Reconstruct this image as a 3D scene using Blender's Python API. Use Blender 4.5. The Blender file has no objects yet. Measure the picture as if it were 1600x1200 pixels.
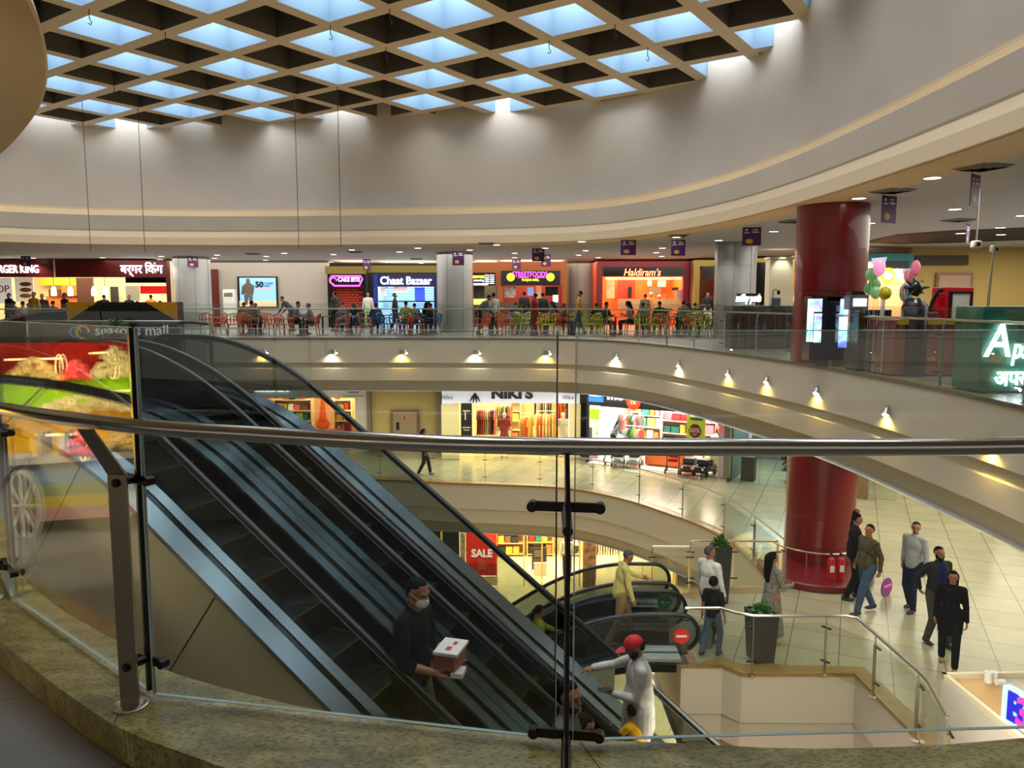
import bpy, bmesh, math, random
from mathutils import Vector, Matrix, Euler
from mathutils.geometry import tessellate_polygon

sc = bpy.context.scene
C = sc.collection
R = math.radians
# ---------------------------------------------------------------- camera
EYE = 1.35; F = 1200.0; TH = R(6.2)
cam = bpy.data.objects.new('camera', bpy.data.cameras.new('camera'))
cam.location = (0, 0, EYE); cam.rotation_euler = (R(90) - TH, 0, 0)
cam.data.sensor_width = 36; cam.data.lens = 36 * F / 1600; cam.data.clip_start = 0.05; cam.data.clip_end = 300
C.objects.link(cam); sc.camera = cam
# ---------------------------------------------------------------- world, exposure
w = bpy.data.worlds.new('world'); sc.world = w; w.use_nodes = True
w.node_tree.nodes['Background'].inputs[0].default_value = (1.0, 0.93, 0.84, 1)
w.node_tree.nodes['Background'].inputs[1].default_value = 0.36
vs = sc.view_settings
vs.view_transform = 'Standard'; vs.look = 'None'; vs.exposure = 0.26; vs.gamma = 1; vs.use_curve_mapping = False
cy = sc.cycles
cy.transparent_max_bounces = 40; cy.max_bounces = 7; cy.diffuse_bounces = 3; cy.glossy_bounces = 4
cy.transmission_bounces = 6; cy.caustics_reflective = False; cy.caustics_refractive = False
cy.sample_clamp_indirect = 3.0; cy.use_denoising = True; cy.use_light_tree = True
cy.use_adaptive_sampling = True; cy.adaptive_threshold = 0.008; cy.adaptive_min_samples = 24

def light(kind, loc, energy, color=(1, .85, .62), size=.3, rot=(0, 0, 0), parent=None, spot=None, size_y=None, blend=.6):
    d = bpy.data.lights.new('lamp_light', kind); d.energy = energy; d.color = color
    if kind == 'AREA':
        d.size = size
        if size_y: d.shape = 'RECTANGLE'; d.size_y = size_y
        if spot: d.spread = spot
    elif kind == 'SPOT':
        d.spot_size = spot or R(100); d.spot_blend = blend; d.shadow_soft_size = size
    else: d.shadow_soft_size = size
    o = bpy.data.objects.new('lamp_light', d); C.objects.link(o); o.location = loc; o.rotation_euler = rot
    if parent: o.parent = parent
    return o
WARM = (1.0, .80, .52); NEUT = (1.0, .93, .82)
# area fill lights added under the storey ceilings, with no fixtures of their own
light('AREA', (-3, 37, 3.3), 2600, NEUT, 34, (0, 0, 0), size_y=12)
light('AREA', (15, 20, 3.3), 1300, NEUT, 12, (0, 0, 0), size_y=16)
light('AREA', (12, 18, -2.15), 800, (1, .9, .72), 9, (0, 0, 0), size_y=14)
light('AREA', (0, 27, -2.15), 300, (1, .86, .6), 16, (0, 0, 0), size_y=2)
light('AREA', (-4, 27, -6.4), 500, (1, .82, .5), 14, (0, 0, 0), size_y=3)
light('AREA', (7, 17, -6.4), 900, (1, .85, .6), 8, (0, 0, 0), size_y=6)

light('AREA', (3.6, 7.2, -2.1), 170, (1, .92, .78), 3.5, (R(40), 0, 0), size_y=2.0)  # extra unseen fill, added to brighten the pale slab faces around the opening
# ---------------------------------------------------------------- materials
def lin(c):
    return tuple(((v / 255) / 12.92 if v / 255 <= .04045 else ((v / 255 + .055) / 1.055) ** 2.4) for v in c)
MATS = {}
def P(name, col, rough=.5, metal=0, emit=0, ecol=None, noise=0, nscale=8, bump=0, alpha=None, spec=None, coat=0):
    if name in MATS: return MATS[name]
    m = bpy.data.materials.new(name); m.use_nodes = True; nt = m.node_tree; b = nt.nodes['Principled BSDF']
    c = lin(col); b.inputs['Base Color'].default_value = (*c, 1); b.inputs['Roughness'].default_value = rough
    b.inputs['Metallic'].default_value = metal
    if spec is not None: b.inputs['Specular IOR Level'].default_value = spec
    if coat: b.inputs['Coat Weight'].default_value = coat
    if emit:
        e = lin(ecol or col); b.inputs['Emission Color'].default_value = (*e, 1); b.inputs['Emission Strength'].default_value = emit
    if noise or bump:
        tc = nt.nodes.new('ShaderNodeTexCoord'); n = nt.nodes.new('ShaderNodeTexNoise'); n.inputs['Scale'].default_value = nscale
        n.inputs['Detail'].default_value = 5; nt.links.new(tc.outputs['Object'], n.inputs['Vector'])
        if noise:
            r = nt.nodes.new('ShaderNodeValToRGB'); r.color_ramp.elements[0].position = .3; r.color_ramp.elements[1].position = .7
            r.color_ramp.elements[0].color = (*[v * (1 - noise) for v in c], 1); r.color_ramp.elements[1].color = (*[min(1, v * (1 + noise)) for v in c], 1)
            nt.links.new(n.outputs['Fac'], r.inputs['Fac']); nt.links.new(r.outputs['Color'], b.inputs['Base Color'])
        if bump:
            bp = nt.nodes.new('ShaderNodeBump'); bp.inputs['Strength'].default_value = bump; bp.inputs['Distance'].default_value = .01
            nt.links.new(n.outputs['Fac'], bp.inputs['Height']); nt.links.new(bp.outputs['Normal'], b.inputs['Normal'])
    MATS[name] = m; return m
def glass(name, tint=(.93, .96, .94), ior=1.5, rough=0.0, k=1.0):
    if name in MATS: return MATS[name]
    m = bpy.data.materials.new(name); m.use_nodes = True; nt = m.node_tree; nt.nodes.clear()
    o = nt.nodes.new('ShaderNodeOutputMaterial'); mx = nt.nodes.new('ShaderNodeMixShader'); t = nt.nodes.new('ShaderNodeBsdfTransparent')
    g = nt.nodes.new('ShaderNodeBsdfGlossy'); f = nt.nodes.new('ShaderNodeFresnel'); ge = nt.nodes.new('ShaderNodeNewGeometry')
    f.inputs['IOR'].default_value = ior; g.inputs['Roughness'].default_value = rough; t.inputs['Color'].default_value = (*tint, 1)
    # exit faces of the pane: use the same outside angle, so the fresnel stays that of a thin pane
    mi = nt.nodes.new('ShaderNodeMix'); mi.data_type = 'FLOAT'; mi.inputs[2].default_value = ior; mi.inputs[3].default_value = 1 / ior
    nt.links.new(ge.outputs['Backfacing'], mi.inputs[0]); nt.links.new(mi.outputs[0], f.inputs['IOR'])
    fac = f.outputs[0]
    nt.links.new(fac, mx.inputs[0]); nt.links.new(t.outputs[0], mx.inputs[1]); nt.links.new(g.outputs[0], mx.inputs[2])
    nt.links.new(mx.outputs[0], o.inputs[0]); MATS[name] = m; return m
def tilemat(name, c1, c2, grout, size=.8, rot=20, rough=.25, gw=.006, ratio=1.0):
    m = bpy.data.materials.new(name); m.use_nodes = True; nt = m.node_tree; b = nt.nodes['Principled BSDF']
    tc = nt.nodes.new('ShaderNodeTexCoord'); mp = nt.nodes.new('ShaderNodeMapping'); mp.inputs['Rotation'].default_value = (0, 0, R(rot))
    br = nt.nodes.new('ShaderNodeTexBrick'); br.offset = 0; br.inputs['Scale'].default_value = 1
    br.inputs['Color1'].default_value = (*lin(c1), 1); br.inputs['Color2'].default_value = (*lin(c2), 1); br.inputs['Mortar'].default_value = (*lin(grout), 1)
    br.inputs['Mortar Size'].default_value = gw; br.inputs['Brick Width'].default_value = size * ratio; br.inputs['Row Height'].default_value = size
    br.inputs['Mortar Smooth'].default_value = .1
    nz = nt.nodes.new('ShaderNodeTexNoise'); nz.inputs['Scale'].default_value = 2.5; nz.inputs['Detail'].default_value = 6
    mx = nt.nodes.new('ShaderNodeMix'); mx.data_type = 'RGBA'; mx.blend_type = 'MULTIPLY'; mx.inputs[0].default_value = .35
    nt.links.new(tc.outputs['Object'], mp.inputs[0]); nt.links.new(mp.outputs[0], br.inputs['Vector']); nt.links.new(mp.outputs[0], nz.inputs['Vector'])
    nt.links.new(br.outputs['Color'], mx.inputs[6]); nt.links.new(nz.outputs['Fac'], mx.inputs[7]); nt.links.new(mx.outputs[2], b.inputs['Base Color'])
    b.inputs['Roughness'].default_value = rough; MATS[name] = m; return m
def granite(name, rough=.3):
    m = bpy.data.materials.new(name); m.use_nodes = True; nt = m.node_tree; b = nt.nodes['Principled BSDF']
    tc = nt.nodes.new('ShaderNodeTexCoord'); mp = nt.nodes.new('ShaderNodeMapping'); mp.inputs['Scale'].default_value = (1, 2.4, 1); mp.inputs['Rotation'].default_value = (0, 0, R(25))
    n1 = nt.nodes.new('ShaderNodeTexNoise'); n1.inputs['Scale'].default_value = 4; n1.inputs['Detail'].default_value = 8; n1.inputs['Roughness'].default_value = .65; n1.inputs['Distortion'].default_value = .6
    n2 = nt.nodes.new('ShaderNodeTexNoise'); n2.inputs['Scale'].default_value = 60; n2.inputs['Detail'].default_value = 4
    r1 = nt.nodes.new('ShaderNodeValToRGB'); r2 = nt.nodes.new('ShaderNodeValToRGB')
    e = r1.color_ramp.elements; e[0].position = .3; e[0].color = (*lin((104, 90, 44)), 1); e[1].position = .7; e[1].color = (*lin((192, 180, 120)), 1)
    x = r1.color_ramp.elements.new(.5); x.color = (*lin((152, 138, 78)), 1)
    e = r2.color_ramp.elements; e[0].position = .33; e[0].color = (.22, .2, .15, 1); e[1].position = .52; e[1].color = (1, 1, 1, 1)
    mx = nt.nodes.new('ShaderNodeMix'); mx.data_type = 'RGBA'; mx.blend_type = 'MULTIPLY'; mx.inputs[0].default_value = .85
    L = nt.links.new
    L(tc.outputs['Object'], mp.inputs[0]); L(mp.outputs[0], n1.inputs['Vector']); L(mp.outputs[0], n2.inputs['Vector'])
    L(n1.outputs['Fac'], r1.inputs[0]); L(n2.outputs['Fac'], r2.inputs[0]); L(r1.outputs[0], mx.inputs[6]); L(r2.outputs[0], mx.inputs[7]); L(mx.outputs[2], b.inputs['Base Color'])
    b.inputs['Roughness'].default_value = rough; MATS[name] = m; return m

M_wall = P('plaster_wall', (214, 200, 180), .75, noise=.04, nscale=.6)
M_band = P('cream_band', (214, 180, 128), .6)
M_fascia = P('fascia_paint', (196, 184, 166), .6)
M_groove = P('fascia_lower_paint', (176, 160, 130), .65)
M_ceil = P('ceiling_paint', (205, 202, 196), .8, noise=.03, nscale=.8)
M_soffit = P('soffit_paint', (226, 200, 158), .7)
M_steel = P('brushed_steel', (196, 190, 180), .28, 1)
M_steeld = P('dark_steel', (60, 56, 52), .35, 1)
M_deck = P('escalator_steel', (204, 212, 218), .25, 1)
M_black = P('black_rubber', (8, 8, 9), .3)
M_blackg = P('gloss_black', (10, 10, 12), .15)
M_dark = P('dark_grey', (36, 36, 38), .5)
M_glass = glass('clear_glass')
M_glassf = glass('balustrade_glass', (.90, .935, .91))
M_smoke = glass('smoked_glass', (.55, .60, .60))
M_red = P('column_red', (116, 5, 12), .3, coat=.3)
M_silver = P('column_silver', (168, 170, 170), .35, .35)
M_white = P('white_paint', (225, 222, 215), .5)
M_granite = granite('olive_granite', .28)
M_ledge = P('tan_stone_ledge', (150, 118, 70), .35, noise=.15, nscale=6)
M_ledged = P('dark_slab_edge', (84, 76, 62), .5, noise=.2, nscale=5)
M_floor2 = tilemat('grey_floor_tile', (122, 122, 120), (130, 129, 126), (78, 78, 76), .6, 62, .4, .003)
M_floor1 = tilemat('beige_floor_tile', (184, 176, 146), (174, 167, 138), (104, 96, 76), .8, 24, .22, .008, 1.0)
M_floor0 = tilemat('cream_floor_tile', (220, 205, 160), (214, 198, 152), (150, 138, 100), .8, 30, .25, .008)

# ---------------------------------------------------------------- mesh builder
def mesh_obj(name, me, mat, parent=None):
    o = bpy.data.objects.new(name, me); C.objects.link(o)
    if mat is not None and len(me.materials) == 0:
        for m in (mat if isinstance(mat, (list, tuple)) else [mat]): me.materials.append(m)
    if parent is not None: o.parent = parent
    return o
class MB:
    def __init__(s): s.v = []; s.f = []; s.mi = []; s.cur = 0
    def add(s, vs, fs):
        n = len(s.v); s.v += [tuple(v) for v in vs]; s.f += [tuple(i + n for i in f) for f in fs]; s.mi += [s.cur] * len(fs); return s
    def m(s, i): s.cur = i; return s
    def box(s, c, d, rz=0, M=None):
        x, y, z = d[0] / 2, d[1] / 2, d[2] / 2
        vs = [Vector(p) for p in ((-x, -y, -z), (x, -y, -z), (x, y, -z), (-x, y, -z), (-x, -y, z), (x, -y, z), (x, y, z), (-x, y, z))]
        Mx = Matrix.Translation(c) @ (M or Matrix.Rotation(rz, 4, 'Z'))
        return s.add([Mx @ v for v in vs], [(0, 3, 2, 1), (4, 5, 6, 7), (0, 1, 5, 4), (1, 2, 6, 5), (2, 3, 7, 6), (3, 0, 4, 7)])
    def box2(s, a, b):
        return s.box([(a[i] + b[i]) / 2 for i in range(3)], [abs(b[i] - a[i]) for i in range(3)])
    def tube(s, pts, r, n=10, cap=True, closed=False):
        pts = [Vector(p) for p in pts]; N = len(pts); rs = r if isinstance(r, (list, tuple)) else [r] * N
        vs = []; prev = None
        for i, p in enumerate(pts):
            if closed: t = pts[(i + 1) % N] - pts[i - 1]
            else: t = (pts[min(i + 1, N - 1)] - pts[max(i - 1, 0)])
            t = t.normalized() if t.length > 1e-9 else Vector((0, 0, 1))
            if prev is None:
                a = Vector((0, 0, 1)) if abs(t.z) < .95 else Vector((1, 0, 0)); u = t.cross(a).normalized()
            else: u = (prev - t * prev.dot(t)).normalized()
            prev = u; v = t.cross(u)
            for k in range(n):
                a = 2 * math.pi * k / n; vs.append(p + (u * math.cos(a) + v * math.sin(a)) * rs[i])
        fs = []
        for i in range(N if closed else N - 1):
            j = (i + 1) % N
            for k in range(n): fs.append((i * n + k, i * n + (k + 1) % n, j * n + (k + 1) % n, j * n + k))
        if cap and not closed: fs.append(tuple(range(n - 1, -1, -1))); fs.append(tuple((N - 1) * n + k for k in range(n)))
        return s.add(vs, fs)
    def cyl(s, p0, p1, r, n=16, r1=None): return s.tube([p0, p1], [r, r if r1 is None else r1], n)
    def lathe(s, prof, c=(0, 0, 0), n=20, cap=True):
        vs = []; N = len(prof)
        for (r, z) in prof:
            for k in range(n):
                a = 2 * math.pi * k / n; vs.append((c[0] + r * math.cos(a), c[1] + r * math.sin(a), c[2] + z))
        fs = [(i * n + k, i * n + (k + 1) % n, (i + 1) * n + (k + 1) % n, (i + 1) * n + k) for i in range(N - 1) for k in range(n)]
        if cap: fs.append(tuple(range(n - 1, -1, -1))); fs.append(tuple((N - 1) * n + k for k in range(n)))
        return s.add(vs, fs)
    def ell(s, c, r, n=12, m=8, M=None):
        vs = []; c = Vector(c); r = (r, r, r) if isinstance(r, (int, float)) else tuple(r)
        for i in range(m + 1):
            ph = math.pi * i / m
            for k in range(n):
                a = 2 * math.pi * k / n
                v = Vector((r[0] * math.sin(ph) * math.cos(a), r[1] * math.sin(ph) * math.sin(a), r[2] * math.cos(ph)))
                vs.append(c + (M @ v if M else v))
        fs = [(i * n + k, (i + 1) * n + k, (i + 1) * n + (k + 1) % n, i * n + (k + 1) % n) for i in range(m) for k in range(n)]
        return s.add(vs, fs)
    def cap(s, p0, p1, r0, r1, n=12):      # tapered capsule
        p0 = Vector(p0); p1 = Vector(p1); t = (p1 - p0); L = t.length
        if L < 1e-6: return s.ell(p0, r0, n, 8)
        t /= L; pts = []; rs = []
        for a in (89, 60, 30, 0): pts.append(p0 - t * r0 * math.sin(R(a))); rs.append(r0 * math.cos(R(a)))
        for a in (0, 30, 60, 89): pts.append(p1 + t * r1 * math.sin(R(a))); rs.append(r1 * math.cos(R(a)))
        return s.tube(pts, rs, n)
    def prism(s, poly, z0, z1):
        n = len(poly)
        A = sum(poly[i][0] * poly[(i + 1) % n][1] - poly[(i + 1) % n][0] * poly[i][1] for i in range(n))
        if A < 0: poly = poly[::-1]
        return s.add([(p[0], p[1], z0) for p in poly] + [(p[0], p[1], z1) for p in poly],
                     [tuple(range(n - 1, -1, -1)), tuple(range(n, 2 * n))] + [(i, (i + 1) % n, n + (i + 1) % n, n + i) for i in range(n)])
    def extr(s, pts, d):                    # polygon in 3-D extruded along vector d
        n = len(pts); d = Vector(d); pts = [Vector(p) for p in pts]
        return s.add(pts + [p + d for p in pts], [tuple(range(n - 1, -1, -1)), tuple(range(n, 2 * n))] + [(i, (i + 1) % n, n + (i + 1) % n, n + i) for i in range(n)])
    def mesh(s, name='m', smooth=None):
        me = bpy.data.meshes.new(name); me.from_pydata(s.v, [], s.f)
        for p, i in zip(me.polygons, s.mi): p.material_index = i
        bm = bmesh.new(); bm.from_mesh(me); bmesh.ops.recalc_face_normals(bm, faces=bm.faces); bm.to_mesh(me); bm.free()
        if smooth is not None: me.shade_smooth() if smooth >= 180 else me.set_sharp_from_angle(angle=R(smooth))
        me.update(); return me
    def build(s, name, mat, parent=None, smooth=35, bevel=0):
        me = s.mesh(name, smooth)
        for m in (mat if isinstance(mat, (list, tuple)) else [mat]): me.materials.append(m)
        o = mesh_obj(name, me, None, parent)
        if bevel:
            b = o.modifiers.new('bevel', 'BEVEL'); b.width = bevel; b.segments = 2; b.limit_method = 'ANGLE'
        return o
def tag(o, label=None, cat=None, group=None, kind=None):
    if label: o['label'] = label
    if cat: o['category'] = cat
    if group: o['group'] = group
    if kind: o['kind'] = kind
    return o
def thing(name, label, cat, loc=(0, 0, 0), rz=0, group=None):
    o = bpy.data.objects.new(name, None); C.objects.link(o); o.location = loc; o.rotation_euler = (0, 0, rz); o.empty_display_size = .1
    return tag(o, label, cat, group)
def struct(o): o['kind'] = 'structure'; return o
KIDS = {}
def tree(root):
    m = {}
    for o in C.objects:
        if o.parent: m.setdefault(o.parent.name, []).append(o)
    def rec(o): return (o, [rec(c) for c in m.get(o.name, [])])
    return rec(root)
def dup(tr, loc, rz=None, label=None, group=None, mats=None, scale=None):
    """copy a thing with its parts; mats maps a material name to another one for this copy"""
    def rec(t, par):
        o = t[0].copy(); C.objects.link(o)
        if par is not None: o.parent = par
        if mats and o.type == 'MESH':
            for i, sl in enumerate(t[0].data.materials):
                if sl and sl.name in mats:
                    o.material_slots[i].link = 'OBJECT'; o.material_slots[i].material = mats[sl.name]
        for c in t[1]: rec(c, o)
        return o
    r = rec(tr, None); r.location = loc
    if rz is not None: r.rotation_euler = (0, 0, rz)
    if scale: r.scale = (scale,) * 3
    if label: r['label'] = label
    if group: r['group'] = group
    elif group == '' and 'group' in r: del r['group']
    return r
def rotate_block(known, pivot, ang):
    M = Matrix.Translation((pivot[0], pivot[1], 0)) @ Matrix.Rotation(ang, 4, 'Z') @ Matrix.Translation((-pivot[0], -pivot[1], 0))
    for o in C.objects:
        if o.parent is None and o.name not in known:
            o.location = M @ o.location; o.rotation_euler.z += ang
def A(px, py, Y):                            # where the sight line of a photo pixel meets the upright plane y = Y
    u = (px - 800) / F; v = (600 - py) / F
    d = Vector((u, math.cos(TH) + v * math.sin(TH), -math.sin(TH) + v * math.cos(TH))); t = Y / d.y
    return Vector((0, 0, EYE)) + d * t
def G(px, py, z):                            # where it meets the level z
    u = (px - 800) / F; v = (600 - py) / F
    d = Vector((u, math.cos(TH) + v * math.sin(TH), -math.sin(TH) + v * math.cos(TH))); t = (z - EYE) / d.z
    return Vector((0, 0, EYE)) + d * t
def smooth_path(pts, n=6, closed=False):
    P_ = [Vector(p) for p in pts]; N = len(P_); out = []
    for i in range(N if closed else N - 1):
        if closed: a, b, c, d = P_[i - 1], P_[i], P_[(i + 1) % N], P_[(i + 2) % N]
        else: a, b, c, d = P_[max(i - 1, 0)], P_[i], P_[i + 1], P_[min(i + 2, N - 1)]
        for k in range(n):
            t = k / n
            out.append(.5 * ((2 * b) + (c - a) * t + (2 * a - 5 * b + 4 * c - d) * t * t + (3 * b - a - 3 * c + d) * t ** 3))
    if not closed: out.append(P_[-1])
    return out
def offset(loop, d, closed=True):            # 2-D offset to the right of travel
    N = len(loop); out = []
    for i in range(N):
        a = loop[i - 1] if (closed or i > 0) else loop[0]; b = loop[(i + 1) % N] if (closed or i < N - 1) else loop[-1]
        t = Vector((b[0] - a[0], b[1] - a[1])); t = t.normalized() if t.length > 1e-9 else Vector((1, 0))
        out.append(Vector((loop[i][0] + t.y * d, loop[i][1] - t.x * d)))
    return out
def text(body, name, mat, parent, loc, size, rz=0, ext=.01, align='CENTER', bold=0, shear=0, rx=90, sx=1.0, yalign='CENTER'):
    cu = bpy.data.curves.new(name, 'FONT'); cu.body = body; cu.size = size; cu.extrude = ext; cu.align_x = align; cu.align_y = yalign
    cu.offset = bold; cu.shear = shear; cu.resolution_u = 3
    o = bpy.data.objects.new(name, cu); C.objects.link(o)
    dg = bpy.context.evaluated_depsgraph_get(); me = bpy.data.meshes.new_from_object(o.evaluated_get(dg))
    bpy.data.objects.remove(o); bpy.data.curves.remove(cu)
    me.materials.clear(); me.materials.append(mat)
    r = bpy.data.objects.new(name, me); C.objects.link(r); r.location = loc; r.rotation_euler = (R(rx), 0, rz); r.scale = (sx, 1, 1)
    if parent is not None: r.parent = parent
    return r
# ================================================================ building shell
def V2(l): return [Vector(p) for p in l]
E2far = smooth_path([(3.6, 2.9), (4.8, 4.1), (5.7, 5.7), (6.3, 7.5), (6.55, 9.3), (6.62, 11), (6.58, 13), (6.42, 15.4), (6.03, 18), (5.3, 21.2), (4.2, 24.6), (2.9, 26.6), (.8, 27.6),
                     (-4.65, 27.94), (-11.6, 27.94), (-17, 27.3), (-21.5, 25)], 4)
E2near = smooth_path([(-3.9, 5.8), (-3.1, 4.3), (-2.07, 3.2), (-1.34, 2.6), (-.58, 2.2), (-.07, 2.08), (.53, 2.02), (.88, 2.0), (1.43, 2.05), (2.4, 2.25), (3.6, 2.9)], 4)[:-1]
E2left = V2([(-18, 22.5), (-13, 19.5), (-10, 17.4), (-7.2, 15), (-5.4, 13), (-4.3, 11.1), (-3.2, 9.66), (-4.34, 6.8)])
E2 = E2near + E2far + E2left
E3 = smooth_path([(-1.0, 1.5), (1.5, 1.2), (3.6, 2.4), (5.0, 4.4), (5.9, 7), (6.15, 9.3), (6.2, 12), (6.15, 15), (5.95, 18), (5.4, 21.2), (4.2, 24.6), (2.6, 26.8), (0, 28), (-4.8, 28.8), (-11.6, 29.2), (-17.4, 28),
                  (-20.5, 24), (-19, 19.5), (-14, 16.2), (-9.6, 13.5), (-7.4, 11.3), (-5.5, 9.05), (-4.4, 7.5), (-3.5, 5.9), (-3.0, 4.6), (-2.3, 2.7)], 4, True)
E1far = smooth_path([(5.55, 15.5), (5.5, 17), (5.4, 18.6), (5.0, 19.95), (4.38, 21.1), (3.56, 22.4), (2.5, 23.5), (1.2, 24.2), (-2.1, 24.75), (-4.7, 25.2), (-11, 25.4), (-17, 24.6)], 5)
E1 = V2([(-14, 8.6), (5.3, 8.6), (5.56, 9.6), (5.5, 11.76), (3.7, 11.76), (3.46, 12.04), (2.75, 12.04), (2.75, 15.14), (3.66, 15.14), (3.7, 15.4)]) + E1far + V2([(-19, 18)])
def plate(hole, z, outer, up=True):
    polys = [[Vector((*p, 0)) for p in outer], [Vector((h[0], h[1], 0)) for h in hole]]
    tri = tessellate_polygon(polys); pts = [p for q in polys for p in q]
    b = MB(); b.add([(p.x, p.y, z) for p in pts], [tuple(t) for t in tri]); return b
OUT = [(-42, -6), (30, -6), (30, 60), (-42, 60)]
def fix(o, up):
    me = o.data
    for p in me.polygons:
        if (p.normal.z > 0) != up: p.flip()
    me.update()
o = struct(plate(E2, 0, OUT).build('floor_upper', M_floor2, smooth=None)); fix(o, True)
o = struct(plate(offset(E2, .12), -1.96, OUT).build('ceiling_middle', M_ceil, smooth=None)); fix(o, False)
o = struct(plate(E1, -4.6, OUT).build('floor_middle', M_floor1, smooth=None)); fix(o, True)
o = struct(plate(offset(E1, .12), -6.3, OUT).build('ceiling_lower', M_ceil, smooth=None)); fix(o, False)
o = struct(plate(E3, 3.4, OUT).build('ceiling_upper', M_ceil, smooth=None)); fix(o, False)
b = MB(); b.add([(-42, -6, -9.2), (30, -6, -9.2), (30, 60, -9.2), (-42, 60, -9.2)], [(0, 1, 2, 3)]); o = struct(b.build('floor_lower', M_floor0, smooth=None)); fix(o, True)
def skirt(loop, prof, name, mats, closed=True, z0=0):
    """prof: (offset outward, z) pairs swept along a loop; mats: one slot per strip"""
    b = MB(); N = len(loop); rings = [[(p.x, p.y, z + z0) for p in offset(loop, d, closed)] for d, z in prof]
    n = N if closed else N - 1
    for k in range(len(prof) - 1):
        b.m(k % len(mats)); b.add(rings[k] + rings[k + 1], [(i, (i + 1) % N, N + (i + 1) % N, N + i) for i in range(n)])
    me = bpy.data.meshes.new(name); me.from_pydata(b.v, [], b.f)
    for p, i in zip(me.polygons, b.mi): p.material_index = i
    for m in mats: me.materials.append(m)
    me.set_sharp_from_angle(angle=R(30)); return struct(mesh_obj(name, me, None))
# stepped slab edges of the two balconies
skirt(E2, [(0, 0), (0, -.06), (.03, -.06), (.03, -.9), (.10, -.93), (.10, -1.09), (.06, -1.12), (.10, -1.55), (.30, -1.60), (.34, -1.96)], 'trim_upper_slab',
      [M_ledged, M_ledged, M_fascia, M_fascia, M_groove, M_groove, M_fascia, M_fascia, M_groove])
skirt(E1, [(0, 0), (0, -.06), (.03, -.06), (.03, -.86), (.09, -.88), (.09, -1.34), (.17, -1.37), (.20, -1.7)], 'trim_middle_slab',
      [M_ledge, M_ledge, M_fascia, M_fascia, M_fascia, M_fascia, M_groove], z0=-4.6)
skirt(offset(E1, .2), [(-.2, .004), (.12, .004)], 'trim_ledge_middle', [M_ledge], z0=-4.6)
skirt(offset(E2far, .2, False), [(-.2, .004), (.1, .004)], 'trim_ledge_upper', [M_granite], False)
# bands over the food court and the tall plaster wall up to the skylight
skirt(E3, [(0, 3.4), (-.02, 3.42), (.05, 3.7), (.22, 3.94), (.20, 3.98), (.20, 4.5), (.26, 4.56), (.42, 4.72), (.46, 4.8), (3.6, 4.85)], 'trim_drum',
      [M_soffit, M_soffit, M_soffit, M_wall, M_wall, M_band, M_band, M_band, M_wall])
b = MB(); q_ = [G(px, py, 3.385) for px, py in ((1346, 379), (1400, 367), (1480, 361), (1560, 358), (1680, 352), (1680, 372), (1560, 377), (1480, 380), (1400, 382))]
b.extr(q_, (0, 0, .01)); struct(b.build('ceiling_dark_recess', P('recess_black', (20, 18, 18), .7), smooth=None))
skirt(E3, [(.95, 3.392), (0, 3.392)], 'trim_soffit', [M_soffit])
WL = smooth_path([(7.0, 18.5), (6.95, 15), (6.95, 12), (6.85, 9.3), (6.5, 7), (5.6, 4.2), (4.1, 1.8), (1.7, .5), (-1.4, .8), (-2.9, 2.4), (-3.6, 4.4), (-4.05, 6.1), (-5.0, 7.8), (-6.0, 9.4), (-8, 11.8), (-10.2, 14.1), (-14.6, 16.9),
                  (-19.6, 20), (-21.6, 24), (-20.2, 28.6), (-15.9, 31.6), (-9.9, 30.7), (-4.8, 29.6), (.7, 28.75), (3.9, 26.8), (5.95, 24.7), (6.9, 22.6), (7.12, 20.4)], 4, True)
WL.reverse() if sum(WL[i - 1].x * WL[i].y - WL[i].x * WL[i - 1].y for i in range(len(WL))) < 0 else None
skirt(WL, [(0, 4.5), (0, 8.7)], 'wall_drum', [M_wall])
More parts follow.
